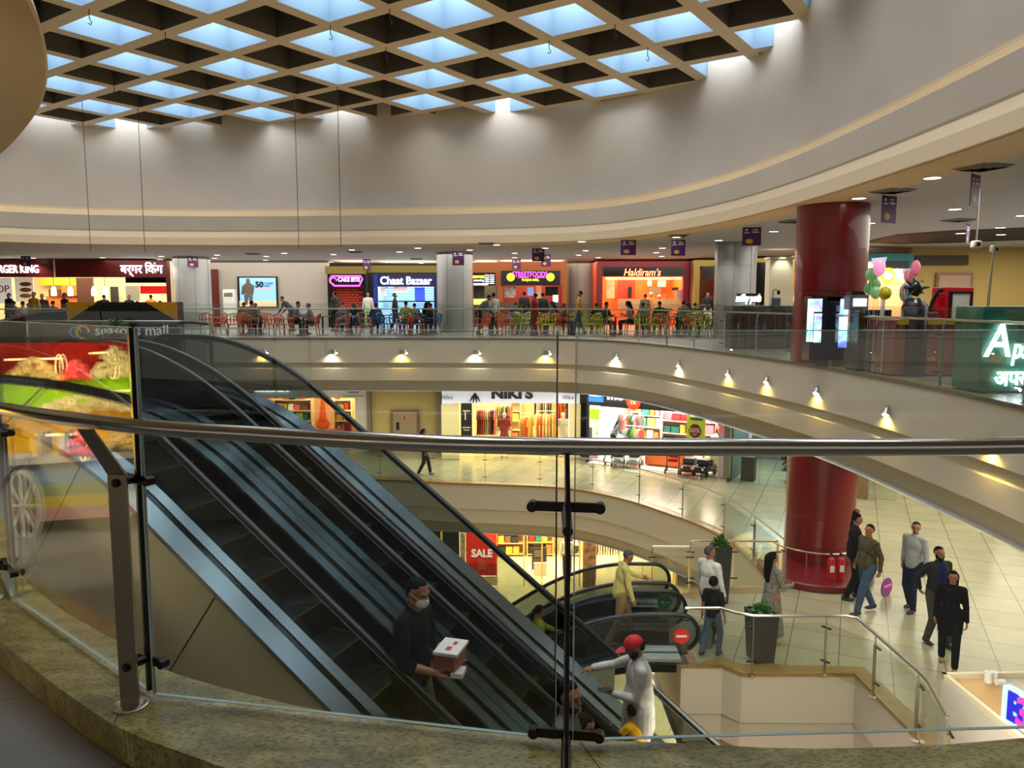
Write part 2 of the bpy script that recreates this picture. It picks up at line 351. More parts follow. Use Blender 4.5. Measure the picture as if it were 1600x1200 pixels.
# coffered skylight
a_ = Vector((1.135, 1.65)); a_ = a_.normalized() * 2.0; b_ = Vector((a_.y, -a_.x)); o_ = Vector((-3.43, 21.77)); ZC = 8.2
M_beam = P('coffer_beam_paint', (204, 188, 168), .8)
M_coffd = P('coffer_dark_paint', (96, 90, 80), .85)
M_coffl = P('coffer_light_paint', (120, 148, 168), .8)  # bluish daylight on the shaft walls is put into their base colour
M_sky = P('skylight_pane', (230, 235, 240), .5, emit=8.0, ecol=(246, 248, 255))
def inside(p, loop):
    c = False; n = len(loop)
    for i in range(n):
        x1, y1 = loop[i]; x2, y2 = loop[(i + 1) % n]
        if (y1 > p[1]) != (y2 > p[1]) and p[0] < (x2 - x1) * (p[1] - y1) / (y2 - y1) + x1: c = not c
    return c
bb = MB(); bd = MB(); hw = .20
DARKX = {(1, -3)}
for i in range(-16, 12):
    for j in range(-14, 12):
        c0 = o_ + a_ * (i + .5) + b_ * (j + .5)
        cs = [o_ + a_ * (i + x) + b_ * (j + y) for x in (-.08, .2, .4, .6, .8, 1.08) for y in (-.08, .2, .4, .6, .8, 1.08)]
        if not any(inside(q, WL) for q in cs): continue
        lit = (i + j) % 2 == 0 and (i, j) not in DARKX
        n = [o_ + a_ * (i + x) + b_ * (j + y) for x, y in ((0, 0), (1, 0), (1, 1), (0, 1))]
        u = (hw / 2.0)
        q = [o_ + a_ * (i + x) + b_ * (j + y) for x, y in ((u, u), (1 - u, u), (1 - u, 1 - u), (u, 1 - u))]
        bb.add([(p.x, p.y, ZC) for p in n + q], [(k, (k + 1) % 4, 4 + (k + 1) % 4, 4 + k) for k in range(4)])
        if lit:
            z1 = ZC + 1.0; bl = MB()
            bl.add([(p.x, p.y, ZC) for p in q] + [(p.x, p.y, z1) for p in q], [(k, 4 + k, 4 + (k + 1) % 4, (k + 1) % 4) for k in range(4)])
            bl.m(1).add([(p.x, p.y, z1) for p in q], [(0, 3, 2, 1)])
            me = bpy.data.meshes.new('window_1'); me.from_pydata(bl.v, [], bl.f)
            for p_, ii in zip(me.polygons, bl.mi): p_.material_index = ii
            me.materials.append(M_coffl); me.materials.append(M_sky)
            struct(mesh_obj('window_1', me, None))
        else:
            z1 = ZC + 1.0
            bd.add([(p.x, p.y, ZC) for p in q] + [(p.x, p.y, z1) for p in q], [(k, 4 + k, 4 + (k + 1) % 4, (k + 1) % 4) for k in range(4)] + [(7, 6, 5, 4)])
me = bpy.data.meshes.new('ceiling_beams'); me.from_pydata(bb.v, [], bb.f); struct(mesh_obj('ceiling_coffer_beams', me, M_beam))
me = bpy.data.meshes.new('ceiling_dark'); me.from_pydata(bd.v, [], bd.f); struct(mesh_obj('ceiling_coffer_recesses', me, M_coffd))
# back and side walls of the storeys
M_back2 = P('dim_wall_paint', (120, 110, 100), .8)
M_cream = P('cream_wall_paint', (206, 188, 130), .75)
struct(MB().box2((-42, 46, 0), (30, 46.3, 3.4)).build('wall_back_upper', M_back2))
struct(MB().box2((24, -6, -9.2), (24.3, 60, 3.4)).build('wall_right', M_cream))
struct(MB().box2((-30.3, -6, -9.2), (-30, 60, 3.4)).build('wall_left', M_wall))
struct(MB().box2((-42, 34, -9.2), (30, 34.3, -1.96)).build('wall_back_lower', M_cream))
# near kerb under the front balustrade
kin = smooth_path([(-3.0, 4.25), (-2.07, 3.2), (-1.34, 2.6), (-1.1, 2.42), (-.58, 2.2), (-.07, 2.08), (.53, 2.02), (.88, 2.0), (1.43, 2.05), (2.4, 2.25), (3.6, 2.9)], 6)
kout = smooth_path([(-3.1, 3.75), (-2.45, 3.2), (-1.87, 2.68), (-1.22, 2.16), (-.9, 1.98), (-.5, 1.8), (-.05, 1.66), (.45, 1.6), (.95, 1.6), (1.55, 1.66), (2.5, 1.85), (3.9, 2.5)], 6)
poly = [tuple(p) for p in kin] + [tuple(p) for p in reversed(kout)]
kb = MB(); n1, n2 = len(kin), len(kout); N = max(n1, n2)
def resamp(pts, n):
    L = [0]
    for i in range(1, len(pts)): L.append(L[-1] + (pts[i] - pts[i - 1]).length)
    out = []
    for k in range(n):
        t = L[-1] * k / (n - 1); i = 1
        while i < len(L) - 1 and L[i] < t: i += 1
        f = (t - L[i - 1]) / max(1e-9, L[i] - L[i - 1]); out.append(pts[i - 1].lerp(pts[i], min(1, max(0, f))))
    return out
ka = resamp(kin, 60); kc = resamp(kout, 60)
ov = offset(kc, -.012, False)
rows = [[(p.x, p.y, -.3) for p in ka], [(p.x, p.y, .10) for p in ka], [(p.x, p.y, .12) for p in ka], [(p.x, p.y, .12) for p in kc], [(p.x, p.y, .095) for p in kc],
        [(p.x, p.y, .095) for p in offset(kc, -.015, False)], [(p.x, p.y, 0.0) for p in offset(kc, -.015, False)]]
for k in range(len(rows) - 1):
    kb.add(rows[k] + rows[k + 1], [(i, i + 1, 60 + i + 1, 60 + i) for i in range(59)])
struct(kb.build('trim_1', M_granite, smooth=30))
jb = MB()
for k in (6, 13, 19, 22, 25, 31, 38, 46):
    p, q = kc[k], ka[k]; d = (q - p).normalized(); nn = Vector((-d.y, d.x)) * .0018
    if k in (6, 19, 31, 46): jb.add([(p.x - nn.x, p.y - nn.y, .1206), (p.x + nn.x, p.y + nn.y, .1206), (q.x + nn.x, q.y + nn.y, .1206), (q.x - nn.x, q.y - nn.y, .1206)], [(0, 1, 2, 3)])
struct(jb.build('trim_2', P('joint_dark', (70, 62, 40), .8), smooth=None))
# ================================================================ balustrades
def rail_run(path, z0, label, name='glass_balustrade', pitch=1.5, gtop=1.25, hand=1.05, hoff=-.12, hr=.024, posts=True, closedtop=False, style='clamp', zb=.06, group=None):
    """path: 2-D polyline of the glass line (void on the left of travel)"""
    root = thing(name, label, 'balustrade', (path[0].x, path[0].y, z0), group=group)
    o2 = Vector((path[0].x, path[0].y, z0))
    L = sum((path[i + 1] - path[i]).length for i in range(len(path) - 1)); n = max(1, round(L / pitch))
    nodes = resamp(path, n + 1)
    inner = offset(nodes, -hoff, False); fine = offset(resamp(path, max(8, n * 4) + 1), -hoff, False)
    MB().tube([Vector((p.x, p.y, z0 + hand)) - o2 for p in fine], hr, 10).build('handrail', M_steel, root)
    for i in range(n):
        p, q = nodes[i], nodes[i + 1]; d = (q - p).normalized(); p = p + d * .015; q = q - d * .015; m = (p + q) / 2
        MB().box(Vector((m.x, m.y, z0 + (zb + gtop) / 2)) - o2, ((q - p).length, .010, gtop - zb), math.atan2(d.y, d.x)).build('glass_panel', M_glassf, root, smooth=None)
    for i in range(n + 1):
        p = nodes[i]; k = min(i, n - 1); d = (nodes[k + 1] - nodes[k]).normalized(); g = Vector((-d.y, d.x)) * (-1 if hoff < 0 else 1)
        g = (inner[i] - p); gl = g.length; g = g / gl if gl > 1e-6 else Vector((0, 0))
        base = p + g * (gl * .55 + .02); b = MB(); ang = math.atan2(d.y, d.x); B = lambda v, z: Vector((v.x, v.y, z0 + z)) - o2
        if style == 'clamp':
            b.box(B(base, hand * .42), (.012, .05, hand * .84), ang)
            b.tube([B(base, hand * .82), B(base, hand * .88), B(inner[i], hand - .02)], .010, 6)
            b.cyl(B(base, 0), B(base, .012), .05, 12)
            po = b.build('post', M_steel, root)
            for z in (.22, hand * .78):
                c = MB().cyl(B(base, z), B(p, z), .010, 6); c.box(B(p, z), (.16, .03, .02), ang); c.build('clamp', M_steeld, po)
        else:
            b.box(B(p, hand / 2), (.012, .012, hand), ang); po = b.build('post', M_steeld, root)
            for z in (.3, hand * .8): MB().box(B(p, z), (.22, .03, .018), ang).build('clamp', M_steeld, po)
    return root
far_seg = [p for p in offset(E2far, .10, False)]
k1 = min(range(len(far_seg)), key=lambda i: (far_seg[i] - Vector((6.55, 13.9))).length)
rail_run(far_seg[:k1 + 1], 0, 'steel and glass balustrade on the right balcony edge before the green and brown kiosks', pitch=1.9)
rail_run(far_seg[k1:], 0, 'long curved steel and glass balustrade in front of the food court chairs', pitch=1.6)
far1 = offset(E1far, .08, False)
rail_run(far1, -4.6, 'curved glass balustrade with thin dark posts on the middle storey before the clothes shops', pitch=1.75, gtop=.9, hand=1.0, hoff=-.05, hr=.02, zb=.05)
rail_run(V2([(3.7, 15.42), (5.5, 15.42)])[::-1], -4.6, 'short brass-toned glass railing behind the tall planter on the escalator landing', pitch=.9, gtop=.88, hand=1.0, hoff=-.04, hr=.026, zb=.05)
rail_run(V2([(2.86, 15.16), (3.62, 15.16)])[::-1], -4.6, 'short glass railing with steel posts beside the far lower escalator handrail', pitch=.8, gtop=.8, hand=.97, hoff=-.04, hr=.026, zb=.05)
rail_run(V2([(2.8, 12.02), (3.44, 12.02), (3.68, 11.72), (5.46, 11.72), (5.52, 9.65), (5.26, 8.7)]), -4.6, 'steel and glass railing turning around the square opening of the middle storey', pitch=1.2, gtop=.86, hand=1.0, hoff=-.05, hr=.026, zb=.05)
rail_run(V2([(-3.95, 9.95), (-4.5, 10.75), (-6.9, 10.9)]), 0, 'short glass railing with a steel handrail at the head of the large escalators', pitch=1.3, hoff=-.05, gtop=1.2)
# ---- the near balustrade
nb = thing('glass_balustrade', 'nearest balustrade, thick polished steel handrail and spider fittings on the granite kerb', 'balustrade')
hp = smooth_path([(-4.2, 5.6, 1.0), (-3.1, 4.0, 1.0), (-2.32, 3.03, 1.0), (-1.66, 2.48, 1.0), (-1.08, 2.14, 1.0), (-.66, 1.99, 1.0), (-.31, 1.89, 1.0), (0, 1.84, 1.0), (.455, 1.82, 1.0), (1.22, 1.835, 1.0), (2.2, 2.0, 1.0), (3.6, 2.7, 1.0)], 8)
MB().tube(hp, .0215, 24).build('handrail', P('polished_steel', (190, 184, 176), .16, 1), nb, smooth=180)
M_edge = P('glass_edge_dark', (8, 14, 12), .25)
M_edgel = P('glass_edge_polished', (190, 205, 198), .2)
def pane(p, q, z0, z1, name='glass_panel', th=.012, ea=None, eb=None):
    p = Vector(p); q = Vector(q); d = (q - p); L = d.length; d /= L; m = (p + q) / 2; a = math.atan2(d.y, d.x)
    o = MB().box((m.x, m.y, (z0 + z1) / 2), (L, th, z1 - z0), a).build(name, M_glass, nb, smooth=None)
    for e, pt in ((ea, p - d * .002), (eb, q + d * .002)):
        if e: MB().box((pt.x, pt.y, (z0 + z1) / 2), (e[0], th + .002, z1 - z0), a).build('edge', e[1], o, smooth=None)
    MB().box((m.x, m.y, z1 + .001), (L, th, .002), a).build('edge', M_edgel, o, smooth=None)
    MB().box((m.x, m.y, z0 - .001), (L, th, .002), a).build('edge', M_edgel, o, smooth=None)
    return o
g0 = G(5, 505, 1.27); pane((-2.02, 3.02), (-1.135, 2.285), .14, 1.27, eb=(.012, M_edge))
pane((-3.4, 4.7), (-2.06, 3.05), .14, 1.27, ea=None)
pane((-1.105, 2.262), (.118, 2.02), .14, 1.27, ea=(.004, M_edgel), eb=(.003, M_edge))
pane((.170, 2.012), (2.0, 2.10), .14, 1.27, ea=(.002, M_edgel))
pane((2.04, 2.11), (3.5, 3.0), .14, 1.27)
def near_post(bx, by, ang, toprail, arms, matp):
    po = MB(); d = Vector((math.cos(ang), math.sin(ang)))
    M = Matrix.Rotation(ang, 4, 'Z')
    po.box((bx, by, .12 + .36), (.060, .010, .72), ang)
    top = Vector((bx, by, .84)); tr = Vector(toprail)
    sd = Vector((math.cos(ang), math.sin(ang), 0)) * .03
    nn = Vector((-math.sin(ang), math.cos(ang), 0)) * .005
    q = [top - sd - nn, top + sd - nn, tr + sd * .8 - nn, tr - sd * .8 - nn]
    po.add(q + [v + nn * 2 for v in q], [(0, 1, 2, 3), (7, 6, 5, 4), (0, 4, 5, 1), (1, 5, 6, 2), (2, 6, 7, 3), (3, 7, 4, 0)])
    p = po.build('post', matp, nb, smooth=None, bevel=.0015)
    MB().lathe([(.052, 0), (.052, .005), (.046, .008), (.03, .009)], (bx, by, .12), 28).build('base_disc', M_steel, p)
    for z, (l, r) in arms:
        ga = MB(); c = Vector((bx, by, z)); l = Vector(l); r = Vector(r); mid = (l + r) / 2
        out = (mid - c); out.z = 0
        ga.cyl(c - out.normalized() * .012 if out.length > .001 else c, mid, .013, 14)
        f = ga.build('spider_fitting', M_steeld, p)
        for e in (l, r):
            ar = MB(); dd = (e - mid)
            ar.box((mid + e) / 2, (dd.length, .009, .026), math.atan2(dd.y, dd.x))
            ar.ell(e, (.013, .013, .013), 10, 6)
            nrm = Vector((-dd.y, dd.x, 0)).normalized()
            ar.cyl(e - nrm * .012, e + nrm * .016, .0145, 16)
            ar.build('arm', M_steeld, f, bevel=0)
M_post = P('satin_steel_post', (150, 138, 120), .38, 1, noise=.1, nscale=3)
near_post(-1.165, 2.225, R(-8), (-1.22, 2.17, .985), [(.815, ((-1.20, 2.31, .815), (-1.085, 2.245, .815))), (.245, ((-1.20, 2.31, .245), (-1.07, 2.245, .245)))], M_post)
near_post(-2.17, 3.07, R(-20), (-2.26, 2.95, .985), [(.83, ((-2.14, 3.13, .83), (-2.0, 2.98, .83))), (.26, ((-2.14, 3.13, .26), (-2.0, 2.98, .26)))], M_post)
near_post(.134, 1.80, R(90), (.135, 1.86, .985), [(.80, ((.055, 2.025, .80), (.235, 2.0, .80))), (.155, ((.06, 2.025, .155), (.24, 2.0, .155)))], M_black)
near_post(2.02, 2.03, R(60), (1.95, 1.95, .985), [(.80, ((1.93, 2.09, .80), (2.10, 2.13, .80)))], M_post)

# ================================================================ large escalators
def escalator(org, dirv, label, drop, pitch, flat, steps, glabel, hh=.9, side=0, W=1.087, flatb=1.2, deckout=(.24, .24), sign=None):
    """org: level point where the slope starts on the near handrail; dirv: 2-D downhill direction; local +t downhill, +s to its left"""
    root = thing('escalator', label, 'escalator', org, group=glabel)
    d = Vector((dirv[0], dirv[1], 0)).normalized(); n = Vector((-d.y, d.x, 0)); tp = math.tan(pitch); Lr = drop / tp
    def pr(t, h, s): return d * t + n * s + Vector((0, 0, h))
    def zc(t, r=.95):                        # centre line height with rounded knees
        def knee(t, t0, sgn):
            x = t - t0
            if x <= -r: return 0
            if x >= r: return x
            return (x + r) ** 2 / (4 * r)
        return -tp * (knee(t, 0, 1) - knee(t, Lr, 1))
    ts = [-flat + .0] + [-1.1 + .137 * i for i in range(17)] + [Lr - 1.1 + .137 * i for i in range(17)] + [Lr + flatb]
    ts = sorted(set(round(t, 4) for t in ts if -flat <= t <= Lr + flatb))
    hs = (0, W)
    for k, s in enumerate(hs):
        r = .31; up = [pr(t, zc(t) + hh, s) for t in ts if t > -flat + .1 and t < Lr + flatb - .1]
        a0 = [pr(-flat - r * math.sin(R(a)), hh - r + r * math.cos(R(a)), s) for a in range(150, -1, -15)]
        a1 = [pr(Lr + flatb + r * math.sin(R(a)), -drop + hh - r + r * math.cos(R(a)), s) for a in range(0, 151, 15)]
        path = a0 + up + a1
        hb = MB(); u = []
        hb.tube(path, .036, 10); hr = hb.build('handrail', M_black, root, smooth=60)
        # glass under the handrail
        g = MB(); vs = []
        top = [p - Vector((0, 0, .03)) for p in path]
        bz = []
        tt = [(p.dot(d)) for p in path]
        bot = [pr(min(max(t, -flat - .05), Lr + flatb + .05), zc(min(max(t, -flat), Lr + flatb)) + hh - .70, s) for t in tt]
        N = len(path); half = n * .005
        vs = [p - half for p in top] + [p - half for p in bot] + [p + half for p in top] + [p + half for p in bot]
        fs = [(i, i + 1, N + i + 1, N + i) for i in range(N - 1)] + [(2 * N + i, 3 * N + i, 3 * N + i + 1, 2 * N + i + 1) for i in range(N - 1)]
        me = bpy.data.meshes.new('glass'); me.from_pydata(vs, [], fs); mesh_obj('glass_balustrade', me, M_smoke, root)
        if sign and k == sign[0]:
            sg_n = n * (-1 if sign[3:] else 1); c = pr(sign[1], (zc(sign[1]) if sign[1] > 0 else 0) + hh - .36, s - (.012 if not sign[3:] else -.012))
            sg = MB(); sg.tube([c, c - sg_n * .004], .125, 28); so = sg.build('sign_disc', P('sign_red', (222, 40, 36), .5) if sign[2] == 'no' else P('sign_green', (20, 150, 66), .5), root)
            bar = MB()
            if sign[2] == 'no': bar.box(c - sg_n * .007, (.17, .004, .036), math.atan2(d.y, d.x))
            else:
                bar.box(c - sg_n * .007, (.16, .004, .018), math.atan2(d.y, d.x))
                e = d * .055
                for sg_ in (1, -1): bar.tube([c - sg_n * .007 + e, c - sg_n * .007 + e * .2 + Vector((0, 0, .045 * sg_))], .008, 6)
            bar.build('symbol', M_white, so)
    def strip(s0, s1, h, name, mat, th=.03, t0=-flat, t1=None, rad=.95):
        T = [t for t in ts if t >= t0 - .01]; b = MB(); N = len(T)
        ps = [pr(t, zc(t) + h, s0) for t in T], [pr(t, zc(t) + h, s1) for t in T]
        dn = Vector((0, 0, -th)); vs = ps[0] + ps[1] + [p + dn for p in ps[0]] + [p + dn for p in ps[1]]
        fs = [(i, i + 1, N + i + 1, N + i) for i in range(N - 1)] + [(i, 2 * N + i, 2 * N + i + 1, i + 1) for i in range(N - 1)] + [(N + i, N + i + 1, 3 * N + i + 1, 3 * N + i) for i in range(N - 1)] + [(2 * N + i, 3 * N + i, 3 * N + i + 1, 2 * N + i + 1) for i in range(N - 1)]
        b.add(vs, fs); return b.build(name, mat, root)
    h0 = hh - .64
    strip(-deckout[0], -.035, h0, 'outer_deck', M_deck, .05); strip(.035, .15, h0, 'inner_deck', M_deck, .04)
    strip(W - .15, W - .035, h0, 'inner_deck', M_deck, .04); strip(W + .035, W + deckout[1], h0, 'outer_deck', M_deck, .05)
    strip(-.035, .035, h0 - .01, 'glass_channel', M_blackg, .06); strip(W - .035, W + .035, h0 - .01, 'glass_channel', M_blackg, .06)
    strip(.13, .15, h0 - .03, 'skirt', M_blackg, .38); strip(W - .15, W - .13, h0 - .03, 'skirt', M_blackg, .38)
    # steps
    st = MB(); sw = W - .32; step = .40; M_step = P('step_metal', (40, 42, 44), .6)
    x = math.atan2(d.y, d.x)
    k = 0; t = -.15
    sm = MB(); sm.box((0, 0, -.02), (step, sw, .04))
    sm.box((step / 2 - .012, 0, -.15), (.02, sw, .27))
    sm.m(1).box((step / 2 - .012, 0, .008), (.02, sw, .014)); sm.m(1)
    for sg_ in (1, -1): sm.box((0, sg_ * (sw / 2 - .012), .008), (step, .018, .014))
    sme = sm.mesh('step', None); sme.materials.append(M_step); sme.materials.append(P('step_yellow', (120, 104, 30), .5))
    while t < Lr + .3:
        so = bpy.data.objects.new('step', sme); C.objects.link(so); so.parent = root
        so.location = pr(t, zc(t, .6) - .13 * min(1, max(0, (t + .15) / .8)) * min(1, max(0, (Lr + .3 - t) / .8)), W / 2); so.rotation_euler = (0, 0, x); t += step; k += 1
    pl = MB(); pl.box(pr(-flat / 2 - .25, .004, W / 2), (flat - .1, sw + .1, .012), x); pl.build('landing_plate', P('landing_plate', (70, 70, 68), .55, .3), root)
    pl = MB(); pl.box(pr(Lr + flatb / 2 + .2, -drop + .004, W / 2), (flatb, sw + .1, .012), x); pl.build('landing_plate', P('landing_plate', (70, 70, 68), .55, .3), root)
    # truss cladding on both sides and below
    M_clad = P('truss_cladding', (186, 174, 148), .6)
    T = [t for t in ts if t > -.35]; T = [-.32] + T
    for nm, s0 in (('side_cladding', -deckout[0] + .015), ('side_cladding', W + deckout[1] - .035)):
        N = len(T); top = [pr(t, zc(t) + h0 - .05, s0) for t in T]; bot = [pr(t, max(zc(t) - 1.25, -drop - .02), s0) for t in T]; hn = n * .02
        vs = top + bot + [p + hn for p in top] + [p + hn for p in bot]
        fs = [(i, i + 1, N + i + 1, N + i) for i in range(N - 1)] + [(2 * N + i, 3 * N + i, 3 * N + i + 1, 2 * N + i + 1) for i in range(N - 1)] + [(0, N, 3 * N, 2 * N), (N - 1, 3 * N - 1, 4 * N - 1, 2 * N - 1)]
        b = MB(); b.add(vs, fs); sc_ = b.build(nm, M_clad, root)
        sb = MB(); t = .3
        while t < Lr:
            p = pr(t, zc(t) + h0 - .06, s0 - .003); v = (d * math.cos(pitch) * 0 + (-d * math.sin(pitch) - Vector((0, 0, math.cos(pitch)))) * 1.0)
            q = p + v * 1.05; e = d * math.cos(pitch) * .006 - Vector((0, 0, math.sin(pitch) * .006))
            sb.add([p - e, p + e, q + e, q - e], [(0, 1, 2, 3)]); t += 1.45
        sb.build('panel_joint', M_black, sc_, smooth=None)
    b = MB(); N = len(T); l = [pr(t, max(zc(t) - 1.25, -drop - .02), -deckout[0] + .015) for t in T]; r_ = [pr(t, max(zc(t) - 1.25, -drop - .02), W + deckout[1] - .02) for t in T]
    b.add(l + r_, [(i, i + 1, N + i + 1, N + i) for i in range(N - 1)]); b.build('underside', M_clad, root)
    return root, pr, zc
AZ = R(-21.7); dE = Vector((math.cos(AZ), math.sin(AZ))); nE = Vector((-dE.y, dE.x)); T0 = -6.25
def esc_xy(s, t): v = nE * s + dE * t; return Vector((v.x, v.y, 0))
PE = R(35.8); SE1 = 4.96; SE2 = 4.96 + 1.087 + .32
ESC1 = escalator(esc_xy(SE1, T0), dE, 'large escalator nearest the camera, carrying the masked man down to the lower right', 4.6, PE, 1.45, 17, 'large escalators crossing the atrium', deckout=(.24, .155))
ESC2 = escalator(esc_xy(SE2, T0), dE, 'second large escalator just behind the nearest one, carrying the red-capped man', 4.6, PE, 1.45, 17, 'large escalators crossing the atrium', deckout=(.155, .26), sign=(0, -1.05, 'no'))
# lower escalators from the middle storey to the ground
PL = R(32)
ESC3 = escalator(Vector((1.35, 12.98, -4.6)), (-1, .02), 'small lower escalator with the red no-entry disc, running down to the left below the landing', 4.6, PL, 1.38, 17, 'lower escalators to the ground storey', deckout=(.155, .25), W=-1.0 + 2.0, sign=(1, -1.42, 'no', 1))
ESC4 = escalator(Vector((1.35, 14.38, -4.6)), (-1, .02), 'small lower escalator with the green arrow disc, farther from the camera', 4.6, PL, 1.38, 17, 'lower escalators to the ground storey', deckout=(.25, .155), W=1.0, sign=(1, -1.42, 'go', 1))
# ================================================================ columns
def column(px, wpx, topy, mat, label, z0=0, z1=3.4, d=None, joints=True):
    v = (600 - topy) / F; el = math.atan(v) - TH
    y = d or (z1 - EYE) / math.tan(el); r = wpx * y / F / 2; x = (px - 800) / F * y * .994
    t = thing('column', label, 'column', (x, y + r, z0))
    b = MB(); H = z1 - z0; b.lathe([(r, 0), (r, H * .36), (r - .006, H * .362), (r - .006, H * .366), (r, H * .368), (r, H * .75), (r - .006, H * .752), (r - .006, H * .756), (r, H * .758), (r, H)], n=40)
    b.build('shaft', mat, t)
    j = MB()
    for a in (200, 250, 300, 350): j.box((r * math.cos(R(a)), r * math.sin(R(a)), H / 2), (.012, .012, H), R(a))
    j.build('panel_joint', P('joint_grey', (96, 98, 98), .5), t, smooth=None)
    MB().lathe([(r + .02, 0), (r + .02, .12), (r, .13)], n=40).build('base_ring', M_steel, t)
    return t
column(290, 56, 400, M_silver, 'round silver column beside the burger counter at the left end of the food court')
column(485, 46, 410, P('column_beige', (150, 146, 138), .45), 'round beige column between the lit advert screen and the pink neon shop')
column(709, 57, 393, M_silver, 'large round silver column between the blue snack shop and the black menu boards')
column(910, 46, 408, P('column_beige', (150, 146, 138), .45), 'round beige column between the street food shop and the red sweet shop')
column(1157, 64, 377, M_silver, 'large round silver column behind the dark counter left of the red column')
t = thing('pilaster', 'square cream pilaster lit from above just left of the red column', 'pilaster', (A(1220, 450, 31).x, 31, 0))
MB().box((0, .3, 1.5), (.9, .6, 3.0)).build('shaft', P('pilaster_cream', (206, 198, 168), .6), t, bevel=.01)
MB().box((0, .3, 3.04), (1.0, .7, .08)).build('cap', P('pilaster_cream', (206, 198, 168), .6), t)
light('SPOT', (t.location.x, 30.7, 3.3), 60, (.95, 1, .85), .05, (R(8), 0, 0), spot=R(80))
RC = Vector((6.98, 17.0)); rr = .745
t = thing('column', 'huge glossy dark red column rising through both storeys at the right', 'column', (RC.x, RC.y, -4.6))
for z0, z1, nm in ((0, 2.64, 'lower_shaft'), (4.6, 8.0, 'upper_shaft')):
    H = z1 - z0
    MB().lathe([(rr, z0), (rr, z0 + H * .45), (rr - .008, z0 + H * .452), (rr - .008, z0 + H * .458), (rr, z0 + H * .46), (rr, z1)], n=64).build(nm, M_red, t)
t = thing('plinth', 'low round dark red plinth with a chrome ring around the foot of the red column', 'plinth', (6.62, 16.3, -4.6))
MB().lathe([(1.18, 0), (1.20, .02), (1.20, .13), (1.16, .16), (.3, .165)], n=64).build('base', P('plinth_red', (104, 8, 18), .35), t)
MB().tube([(.3 + 1.0 * math.cos(R(a)), .8 + 1.0 * math.sin(R(a)), .5) for a in range(185, 356, 6)], .022, 8).build('chrome_ring', M_steel, t)
leg = MB()
for a in (200, 240, 280, 320): leg.cyl((.3 + 1.0 * math.cos(R(a)), .8 + 1.0 * math.sin(R(a)), .16), (.3 + 1.0 * math.cos(R(a)), .8 + 1.0 * math.sin(R(a)), .5), .012, 6)
leg.build('ring_supports', M_steel, t)
def extinguisher(x, y, lab):
    t = thing('fire_extinguisher', lab, 'fire extinguisher', (x, y, -4.435))
    MB().lathe([(.07, 0), (.075, .02), (.075, .40), (.06, .46), (.025, .49), (.025, .52)], n=20).build('cylinder', P('extinguisher_red', (190, 20, 24), .3), t)
    MB().box((0, 0, .545), (.03, .12, .04)).build('valve', M_black, t); MB().tube([(0, .04, .53), (.07, .06, .46), (.085, .04, .2)], .01, 6).build('hose', M_black, t)
    MB().box((0, -.074, .26), (.09, .006, .14)).build('label_plate', M_white, t)
extinguisher(6.63, 15.46, 'left of the two red fire extinguishers on the dark red plinth')
extinguisher(6.84, 15.48, 'right of the two red fire extinguishers, next to the man in black')

# ================================================================ ceiling fittings
DL = [(1457, 277), (1342, 309), (1492, 326), (1597, 336), (1563, 355), (1564, 366), (1501, 364), (1359, 348), (1209, 361), (1123, 375), (1057, 370), (1035, 387), (1025, 394), (1034, 400), (935, 402), (909, 377),
      (915, 391), (904, 398), (852, 387), (804, 395), (804, 402), (829, 406), (776, 382), (734, 390), (740, 409), (653, 387), (624, 393), (605, 409), (658, 411), (550, 390), (521, 397), (517, 409), (444, 395),
      (416, 400), (415, 406), (430, 412), (335, 403), (339, 398), (344, 408), (252, 400), (250, 405), (160, 402), (52, 403)]
M_lamp = P('lamp_glow', (255, 250, 240), .5, emit=9, ecol=(255, 248, 232))
M_trimw = P('lamp_trim', (210, 208, 200), .4)
def downlight(label):
    t = thing('downlight', label, 'ceiling light', (0, 0, 3.4), group='round downlights in the food court ceiling')
    MB().lathe([(.16, 0), (.17, -.012), (.135, -.02), (.125, -.006)], n=24, cap=False).build('trim_ring', M_trimw, t)
    MB().lathe([(.13, -.012), (.125, -.016), (.0005, -.018)], n=24).build('diffuser', M_lamp, t)
    return t
d0 = downlight('bright round downlight set in the grey food court ceiling'); tr = tree(d0)
for i, (px, py) in enumerate(DL):
    g = G(px, py, 3.4)
    if i == 0: d0.location = g
    else: dup(tr, g)
    if i % 3 == 0: light('SPOT', (g.x, g.y, 3.36), 130, NEUT, .12, (0, 0, 0), spot=R(120))
def vent(px, py, rz, lab, s=.6):
    g = G(px, py, 3.4); t = thing('ceiling_vent', lab, 'air vent', g, rz, group='square air vents in the food court ceiling')
    b = MB()
    for k in (1.0, .72, .44): 
        for a in range(4):
            m_ = Matrix.Rotation(R(90 * a), 4, 'Z'); b.add([m_ @ Vector(p) for p in ((-s / 2 * k, -s / 2 * k, -.005), (s / 2 * k, -s / 2 * k, -.005), (s / 2 * k - .06, -s / 2 * k + .06, -.04), (-s / 2 * k + .06, -s / 2 * k + .06, -.04))], [(0, 1, 2, 3)])
    b.build('louvre', P('vent_paint', (120, 114, 106), .6), t, smooth=None)
    MB().box((0, 0, -.003), (s, s, .004)).build('backing', M_dark, t)
for px, py, rz, lab in ((1535, 260, .3, 'largest square air vent, above the tall narrow purple banner'), (1394, 297, .3, 'square air vent above the purple banner right of the red column'),
                        (1240, 345, .2, 'square air vent left of the red column, under the tan band'), (1498, 343, .3, 'square air vent beyond the right-hand purple banners'),
                        (760, 380, 0, 'square air vent above the large silver column'), (555, 393, 0, 'square air vent above the pink neon sign'), (395, 396, 0, 'square air vent above the lit advert screen'),
                        (650, 404, 0, 'square air vent over the blue snack shop'), (1060, 367, 0, 'square air vent behind the tan band over the red sweet shop')):
    vent(px, py, rz, lab)
